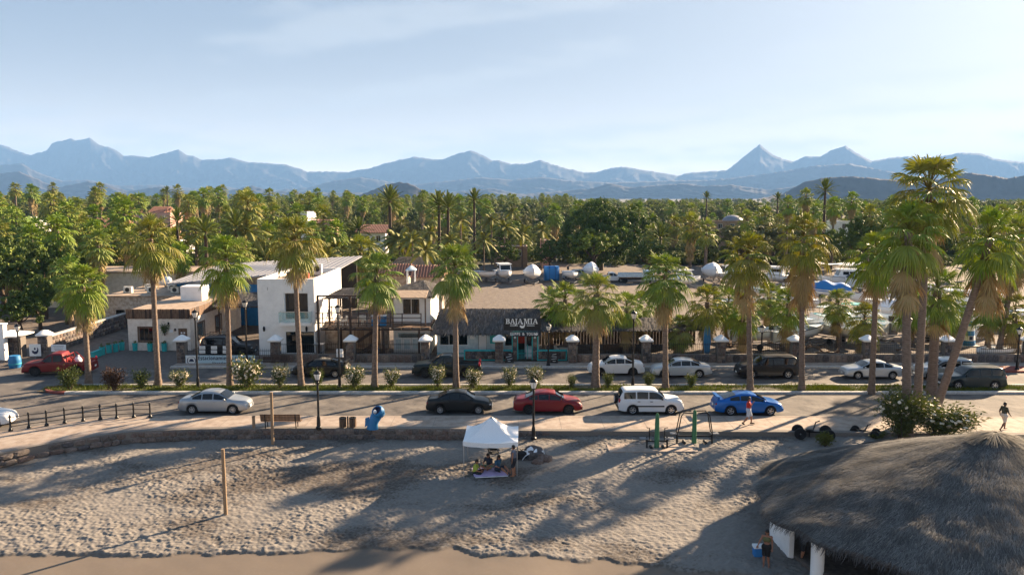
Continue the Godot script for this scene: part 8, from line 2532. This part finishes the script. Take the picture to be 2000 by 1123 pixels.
# ---- people: tapered bones joined into one skin (surface nets) ----
func net(bones: Array, cell: float, k: float, b: MB) -> void:       # bones: [a, b, ra, rb]
	var lo := Vector3.INF
	var hi := -Vector3.INF
	for q in bones:
		var m: float = maxf(q[2], q[3]) + k + cell * 2
		lo = lo.min(q[0] - Vector3.ONE * m).min(q[1] - Vector3.ONE * m)
		hi = hi.max(q[0] + Vector3.ONE * m).max(q[1] + Vector3.ONE * m)
	var nx := int((hi.x - lo.x) / cell) + 2
	var ny := int((hi.y - lo.y) / cell) + 2
	var nz := int((hi.z - lo.z) / cell) + 2
	var g := PackedFloat32Array()
	g.resize(nx * ny * nz)
	g.fill(1.0)
	for q in bones:
		var a: Vector3 = q[0]
		var ab: Vector3 = q[1] - q[0]
		var ll := maxf(ab.length_squared(), 1e-8)
		var m: float = maxf(q[2], q[3]) + k + cell
		var l0 := ((a.min(q[1]) - Vector3.ONE * m - lo) / cell).floor().max(Vector3.ZERO)
		var l1 := ((a.max(q[1]) + Vector3.ONE * m - lo) / cell).ceil()
		for z in range(int(l0.z), mini(int(l1.z) + 1, nz)):
			for y in range(int(l0.y), mini(int(l1.y) + 1, ny)):
				for x in range(int(l0.x), mini(int(l1.x) + 1, nx)):
					var p := lo + Vector3(x, y, z) * cell - a
					var t := clampf(p.dot(ab) / ll, 0.0, 1.0)
					var d := (p - ab * t).length() - lerpf(q[2], q[3], t)
					var i := (z * ny + y) * nx + x
					var o := g[i]
					var h := maxf(k - absf(o - d), 0.0) / k
					g[i] = minf(o, d) - h * h * k * 0.25
	var at := {}
	var pts := PackedVector3Array()
	var corner := [0, 1, nx, nx + 1, nx * ny, nx * ny + 1, nx * ny + nx, nx * ny + nx + 1]
	var off := [Vector3(0, 0, 0), Vector3(1, 0, 0), Vector3(0, 1, 0), Vector3(1, 1, 0), Vector3(0, 0, 1), Vector3(1, 0, 1), Vector3(0, 1, 1), Vector3(1, 1, 1)]
	var edges := [[0, 1], [2, 3], [4, 5], [6, 7], [0, 2], [1, 3], [4, 6], [5, 7], [0, 4], [1, 5], [2, 6], [3, 7]]
	for z in nz - 1:
		for y in ny - 1:
			for x in nx - 1:
				var i := (z * ny + y) * nx + x
				if g[i] > cell * 2.0 or g[i] < -cell * 2.0: continue
				var s := 0
				for c in 8:
					if g[i + corner[c]] < 0: s += 1
				if s == 0 or s == 8: continue
				var sum := Vector3.ZERO
				var n := 0
				for e in edges:
					var u := g[i + corner[e[0]]]
					var v := g[i + corner[e[1]]]
					if (u < 0) != (v < 0):
						sum += off[e[0]].lerp(off[e[1]], u / (u - v)); n += 1
				at[i] = pts.size()
				pts.push_back(lo + (Vector3(x, y, z) + sum / n) * cell)
	var norm := PackedVector3Array()
	norm.resize(pts.size())
	var quads := []
	var step := [1, nx, nx * ny]
	for i in at:
		for ax in 3:
			var j: int = i + step[ax]
			if j >= g.size() or (g[i] < 0) == (g[j] < 0): continue
			var d1: int = step[(ax + 1) % 3]
			var d2: int = step[(ax + 2) % 3]
			if not (at.has(i - d1) and at.has(i - d2) and at.has(i - d1 - d2)): continue
			var q := [at[i], at[i - d1], at[i - d1 - d2], at[i - d2]]
			if g[i] >= 0: q.reverse()
			quads.append(q)
			var m := (pts[q[1]] - pts[q[0]]).cross(pts[q[2]] - pts[q[0]])
			for w in q: norm[w] += m
	for q in quads:
		b.trin(pts[q[0]], pts[q[1]], pts[q[2]], norm[q[0]], norm[q[1]], norm[q[2]])
		b.trin(pts[q[0]], pts[q[2]], pts[q[3]], norm[q[0]], norm[q[2]], norm[q[3]])

# joints of a standing adult 1.7 m tall, facing +z; a pose moves some of them
const JOINTS := {"pelvis": Vector3(0, 0.96, 0), "waist": Vector3(0, 1.08, 0.0), "chest": Vector3(0, 1.28, 0.0), "neck": Vector3(0, 1.45, -0.01), "head": Vector3(0, 1.58, 0.015),
	"sl": Vector3(0.18, 1.40, -0.01), "el": Vector3(0.23, 1.12, -0.02), "wl": Vector3(0.24, 0.88, 0.06), "sr": Vector3(-0.18, 1.40, -0.01), "er": Vector3(-0.23, 1.12, -0.02), "wr": Vector3(-0.24, 0.88, 0.06),
	"hl": Vector3(0.095, 0.92, 0), "kl": Vector3(0.11, 0.50, 0.02), "al": Vector3(0.11, 0.09, -0.03), "hr": Vector3(-0.095, 0.92, 0), "kr": Vector3(-0.11, 0.50, 0.02), "ar": Vector3(-0.11, 0.09, -0.03)}
func person(label: String, at: Vector3, turn: float, pose: Dictionary, o: Dictionary) -> void:
	var j := JOINTS.duplicate()
	for k in pose: j[k] = pose[k]
	var t := thing("person", label, "person", at, turn)
	t.scale = Vector3.ONE * o.get("size", 1.0)
	var f: float = o.get("fat", 1.0)
	var b := MB.new()
	var torso := [[j.pelvis, j.waist, 0.135 * f, 0.12 * f], [j.waist, j.chest, 0.12 * f, 0.135 * f], [j.chest, j.neck, 0.12 * f, 0.05], [j.sl, j.sr, 0.06, 0.06], [j.hl, j.hr, 0.115 * f, 0.115 * f]]
	var uparm := [[j.sl, j.el, 0.052 * f, 0.042], [j.sr, j.er, 0.052 * f, 0.042]]
	var loarm := [[j.el, j.wl, 0.040, 0.027], [j.er, j.wr, 0.040, 0.027]]
	var thigh := [[j.hl, j.kl, 0.088 * f, 0.057], [j.hr, j.kr, 0.088 * f, 0.057]]
	var calf := [[j.kl, j.kl.lerp(j.al, 0.35), 0.055, 0.058], [j.kl.lerp(j.al, 0.35), j.al, 0.058, 0.036], [j.kr, j.kr.lerp(j.ar, 0.35), 0.055, 0.058], [j.kr.lerp(j.ar, 0.35), j.ar, 0.058, 0.036]]
	var foot := []
	for s in ["l", "r"]:
		var sh: Vector3 = (j["a" + s] - j["k" + s]).normalized()
		var fw := (Vector3(0, 0, 1) - sh * sh.z).normalized() if absf(sh.z) < 0.8 else Vector3(0, 1, 0)
		foot.append([j["a" + s] + sh * 0.04 - fw * 0.04, j["a" + s] + sh * 0.055 + fw * 0.16, 0.038, 0.028])
	var up: Vector3 = (j.head - j.neck).normalized()
	net(torso + uparm + loarm + thigh + calf + foot + [[j.neck, j.head - up * 0.02, 0.052, 0.05]], 0.018, 0.03, b)
	var h: Vector3 = j.head
	var fwd: Vector3 = o.get("look", Vector3(0, 0, 1))
	fwd = (fwd - up * fwd.dot(up)).normalized()
	var rt := up.cross(fwd)
	net([[h + up * 0.03 - fwd * 0.012, h + up * 0.065 - fwd * 0.015, 0.088, 0.084], [h - up * 0.03 + fwd * 0.02, h - up * 0.075 + fwd * 0.045, 0.062, 0.036], [h + up * 0.02 + fwd * 0.088, h - up * 0.018 + fwd * 0.108, 0.010, 0.016],
		[h + rt * 0.085 - up * 0.01, h + rt * 0.085 + up * 0.03, 0.014, 0.018], [h - rt * 0.085 - up * 0.01, h - rt * 0.085 + up * 0.03, 0.014, 0.018], [h - up * 0.045 + fwd * 0.078 - rt * 0.02, h - up * 0.045 + fwd * 0.078 + rt * 0.02, 0.011, 0.011]], 0.007, 0.014, b)
	for s in ["l", "r"]:          # palm, four fingers of unequal length, thumb from the side of the palm
		var w: Vector3 = j["w" + s]
		var d: Vector3 = (w - j["e" + s]).normalized()
		var curl := (Vector3(0, 0, 1) - d * d.z).normalized()
		if absf(d.z) > 0.85: curl = (Vector3(0, -1, 0) + d * d.y).normalized()
		var across := d.cross(curl).normalized()
		var hand := [[w, w + d * 0.045, 0.025, 0.026]]
		for k in 4:
			var base := w + d * 0.05 + across * (k - 1.5) * 0.02
			var len_: float = [0.062, 0.074, 0.07, 0.054][k]
			var kn := base + d * len_ * 0.55 + curl * 0.008
			hand.append([w + d * 0.02 + across * (k - 1.5) * 0.016, base, 0.014, 0.0105])
			hand.append([base, kn, 0.0105, 0.009]); hand.append([kn, kn + d * len_ * 0.38 + curl * 0.024, 0.009, 0.0075])
		var th := w + d * 0.015 + across * 0.028 * (1.0 if s == "l" else -1.0)
		hand.append([th, th + (d * 0.6 + across * (0.8 if s == "l" else -0.8)).normalized() * 0.04, 0.012, 0.0105])
		hand.append([th + (d * 0.6 + across * (0.8 if s == "l" else -0.8)).normalized() * 0.04, th + (d * 0.6 + across * (0.8 if s == "l" else -0.8)).normalized() * 0.04 + d * 0.03 + curl * 0.01, 0.0105, 0.008])
		net(hand, 0.007, 0.006, b)
	var skin := mat("skin_%s" % t.name, o.skin, 0.55)
	part(b, "body", skin, t)
	var eye := MB.new()
	for s in [-1, 1]: eye.ball(h + fwd * 0.083 + up * 0.022 + rt * s * 0.034, Vector3.ONE * 0.012, 6)
	part(eye, "eyes", M.trim, t)
	b = MB.new()
	var hr := [[h + up * 0.075 - fwd * 0.02, h + up * 0.03 - fwd * 0.035, 0.094, 0.09]]
	if o.get("long_hair", false): hr.append_array([[h - fwd * 0.05, h - up * 0.2 - fwd * 0.075, 0.075, 0.05], [h + rt * 0.06 - fwd * 0.02, h + rt * 0.07 - up * 0.16 - fwd * 0.03, 0.04, 0.025], [h - rt * 0.06 - fwd * 0.02, h - rt * 0.07 - up * 0.16 - fwd * 0.03, 0.04, 0.025]])
	net(hr, 0.011, 0.02, b)
	part(b, "hair", mat("hair_%s" % t.name, o.get("hair", rgb(26, 20, 18)), 0.6), t)
	for c in o.get("wear", []):       # [name, colour, bones]
		var use := []
		for w in c[2]:
			match w:
				"torso": use.append_array(torso.map(func(q): return [q[0], q[1], q[2] + 0.014, q[3] + 0.014]))
				"sleeves": use.append_array(uparm.map(func(q): return [q[0], q[0].lerp(q[1], 0.75), q[2] + 0.016, q[3] + 0.018]))
				"hips": use.append_array([[j.pelvis + Vector3(0, 0.04, 0), j.pelvis, 0.15 * f, 0.15 * f], [j.hl, j.hr, 0.135 * f, 0.135 * f]])
				"thighs": use.append_array(thigh.map(func(q): return [q[0], q[0].lerp(q[1], 0.85), q[2] + 0.022, q[3] + 0.035]))
				"briefs": use.append_array([[j.hl, j.hr, 0.13 * f, 0.13 * f], [j.hl, j.hl.lerp(j.kl, 0.3), 0.105 * f, 0.095 * f], [j.hr, j.hr.lerp(j.kr, 0.3), 0.105 * f, 0.095 * f]])
				"top": use.append_array([[j.chest + Vector3(-0.06, 0, 0.03), j.chest + Vector3(0.06, 0, 0.03), 0.125, 0.125]])
				"shoes": use.append_array(foot.map(func(q): return [q[0], q[1], q[2] + 0.014, q[3] + 0.014]))
				"legs": use.append_array((thigh + calf).map(func(q): return [q[0], q[1], q[2] + 0.02, q[3] + 0.025]))
		b = MB.new()
		net(use, 0.018, 0.035, b)
		part(b, c[0], mat("%s_%s" % [c[0], t.name], c[1], 0.85), t)

func make_people() -> void:
	var tan_ := rgb(150, 104, 78)
	var walk := {"kl": Vector3(0.10, 0.51, 0.16), "al": Vector3(0.10, 0.11, 0.18), "kr": Vector3(-0.10, 0.50, -0.02), "ar": Vector3(-0.10, 0.10, -0.28), "el": Vector3(0.24, 1.13, -0.12), "wl": Vector3(0.25, 0.92, -0.06), "er": Vector3(-0.24, 1.13, 0.08), "wr": Vector3(-0.22, 0.95, 0.24)}
	person("person in red shirt and pale shorts walking past the blue sedan", G(1462, 829, 0.14), deg_to_rad(70), walk.merged({"wr": Vector3(-0.12, 1.42, 0.26), "er": Vector3(-0.25, 1.2, 0.14)}, true), {"skin": tan_, "size": 1.03, "wear": [["shirt", rgb(168, 46, 40), ["torso", "sleeves"]], ["shorts", rgb(176, 186, 198), ["hips", "thighs"]], ["shoes", rgb(30, 26, 26), ["shoes"]]]})
	person("person in dark patterned shirt and white shorts striding past the oleander", G(1961, 840, 0.14), deg_to_rad(100), walk, {"skin": rgb(110, 76, 58), "size": 1.02, "fat": 1.08, "wear": [["shirt", rgb(66, 66, 52), ["torso", "sleeves"]], ["shorts", rgb(206, 196, 186), ["hips", "thighs"]]]})
	person("person in grey tank top and dark shorts standing at the tent's leg", beach(1003, 931) + Vector3(0, 0.03, 0), deg_to_rad(-110), {"wl": Vector3(0.25, 0.86, 0.0)}, {"skin": tan_, "fat": 1.05, "size": 1.0, "wear": [["tank_top", rgb(96, 104, 120), ["torso"]], ["shorts", rgb(34, 38, 48), ["hips", "thighs"]]]})
	# seated on the blanket: hips on the ground, knees up or legs folded
	var sit := {"pelvis": Vector3(0, 0.14, 0), "waist": Vector3(0, 0.27, -0.01), "chest": Vector3(0, 0.46, 0.03), "neck": Vector3(0, 0.62, 0.05), "head": Vector3(0, 0.75, 0.10), "sl": Vector3(0.18, 0.57, 0.04), "sr": Vector3(-0.18, 0.57, 0.04),
		"hl": Vector3(0.10, 0.12, 0.02), "hr": Vector3(-0.10, 0.12, 0.02), "kl": Vector3(0.30, 0.20, 0.34), "kr": Vector3(-0.30, 0.20, 0.34), "al": Vector3(-0.06, 0.07, 0.36), "ar": Vector3(0.08, 0.07, 0.30), "el": Vector3(0.27, 0.34, 0.14), "wl": Vector3(0.14, 0.26, 0.34), "er": Vector3(-0.27, 0.34, 0.14), "wr": Vector3(-0.14, 0.26, 0.34)}
	var legs_out := sit.merged({"kl": Vector3(0.14, 0.30, 0.42), "kr": Vector3(-0.12, 0.24, 0.44), "al": Vector3(0.16, 0.07, 0.80), "ar": Vector3(-0.10, 0.07, 0.84), "wl": Vector3(0.24, 0.10, -0.16), "el": Vector3(0.26, 0.34, -0.1)}, true)
	person("person in yellow-green top sitting cross-legged at the blanket's edge", beach(928, 929) + Vector3(0, 0.03, 0), deg_to_rad(80), sit, {"skin": tan_, "wear": [["shirt", rgb(166, 176, 70), ["torso", "sleeves"]], ["trousers", rgb(32, 34, 40), ["hips", "legs"]]]})
	person("person in black top with long hair sitting on the blanket", beach(955, 918) + Vector3(0, 0.09, 0), deg_to_rad(-30), sit, {"skin": tan_, "long_hair": true, "wear": [["shirt", rgb(36, 44, 58), ["torso", "sleeves"]], ["shorts", rgb(90, 120, 96), ["hips", "thighs"]]]})
	person("person in blue patterned top with bare legs stretched off the blanket", beach(972, 922) + Vector3(0, 0.09, 0), deg_to_rad(45), legs_out, {"skin": tan_, "long_hair": true, "wear": [["shirt", rgb(46, 84, 110), ["torso", "sleeves"]], ["shorts", rgb(30, 44, 60), ["hips", "thighs"]]]})
	person("person with long dark hair, olive bikini top and black skirt before the palapa", beach(1497, 1108) + Vector3(0, 0.03, 0), deg_to_rad(-25), {"er": Vector3(-0.30, 1.15, 0.0), "wr": Vector3(-0.38, 0.94, 0.08), "kl": Vector3(0.07, 0.5, 0.04)}, {"skin": rgb(142, 98, 76), "size": 0.95, "long_hair": true, "wear": [["bikini_top", rgb(92, 92, 56), ["top"]], ["skirt", rgb(22, 22, 24), ["hips", "briefs", "thighs"]]]})
	person("person in dark clothes bending in the palapa's shade beside the white column", beach(1568, 1098) + Vector3(0, 0.05, 0), deg_to_rad(60), {"waist": Vector3(0, 1.06, 0.06), "chest": Vector3(0, 1.2, 0.22), "neck": Vector3(0, 1.28, 0.38), "head": Vector3(0, 1.34, 0.5), "sl": Vector3(0.18, 1.26, 0.32), "sr": Vector3(-0.18, 1.26, 0.32), "el": Vector3(0.2, 1.0, 0.42), "er": Vector3(-0.2, 1.0, 0.42), "wl": Vector3(0.16, 0.8, 0.52), "wr": Vector3(-0.16, 0.8, 0.52)}, {"skin": tan_, "wear": [["shirt", rgb(28, 30, 36), ["torso", "sleeves"]], ["shorts", rgb(26, 28, 32), ["hips", "thighs"]]]})
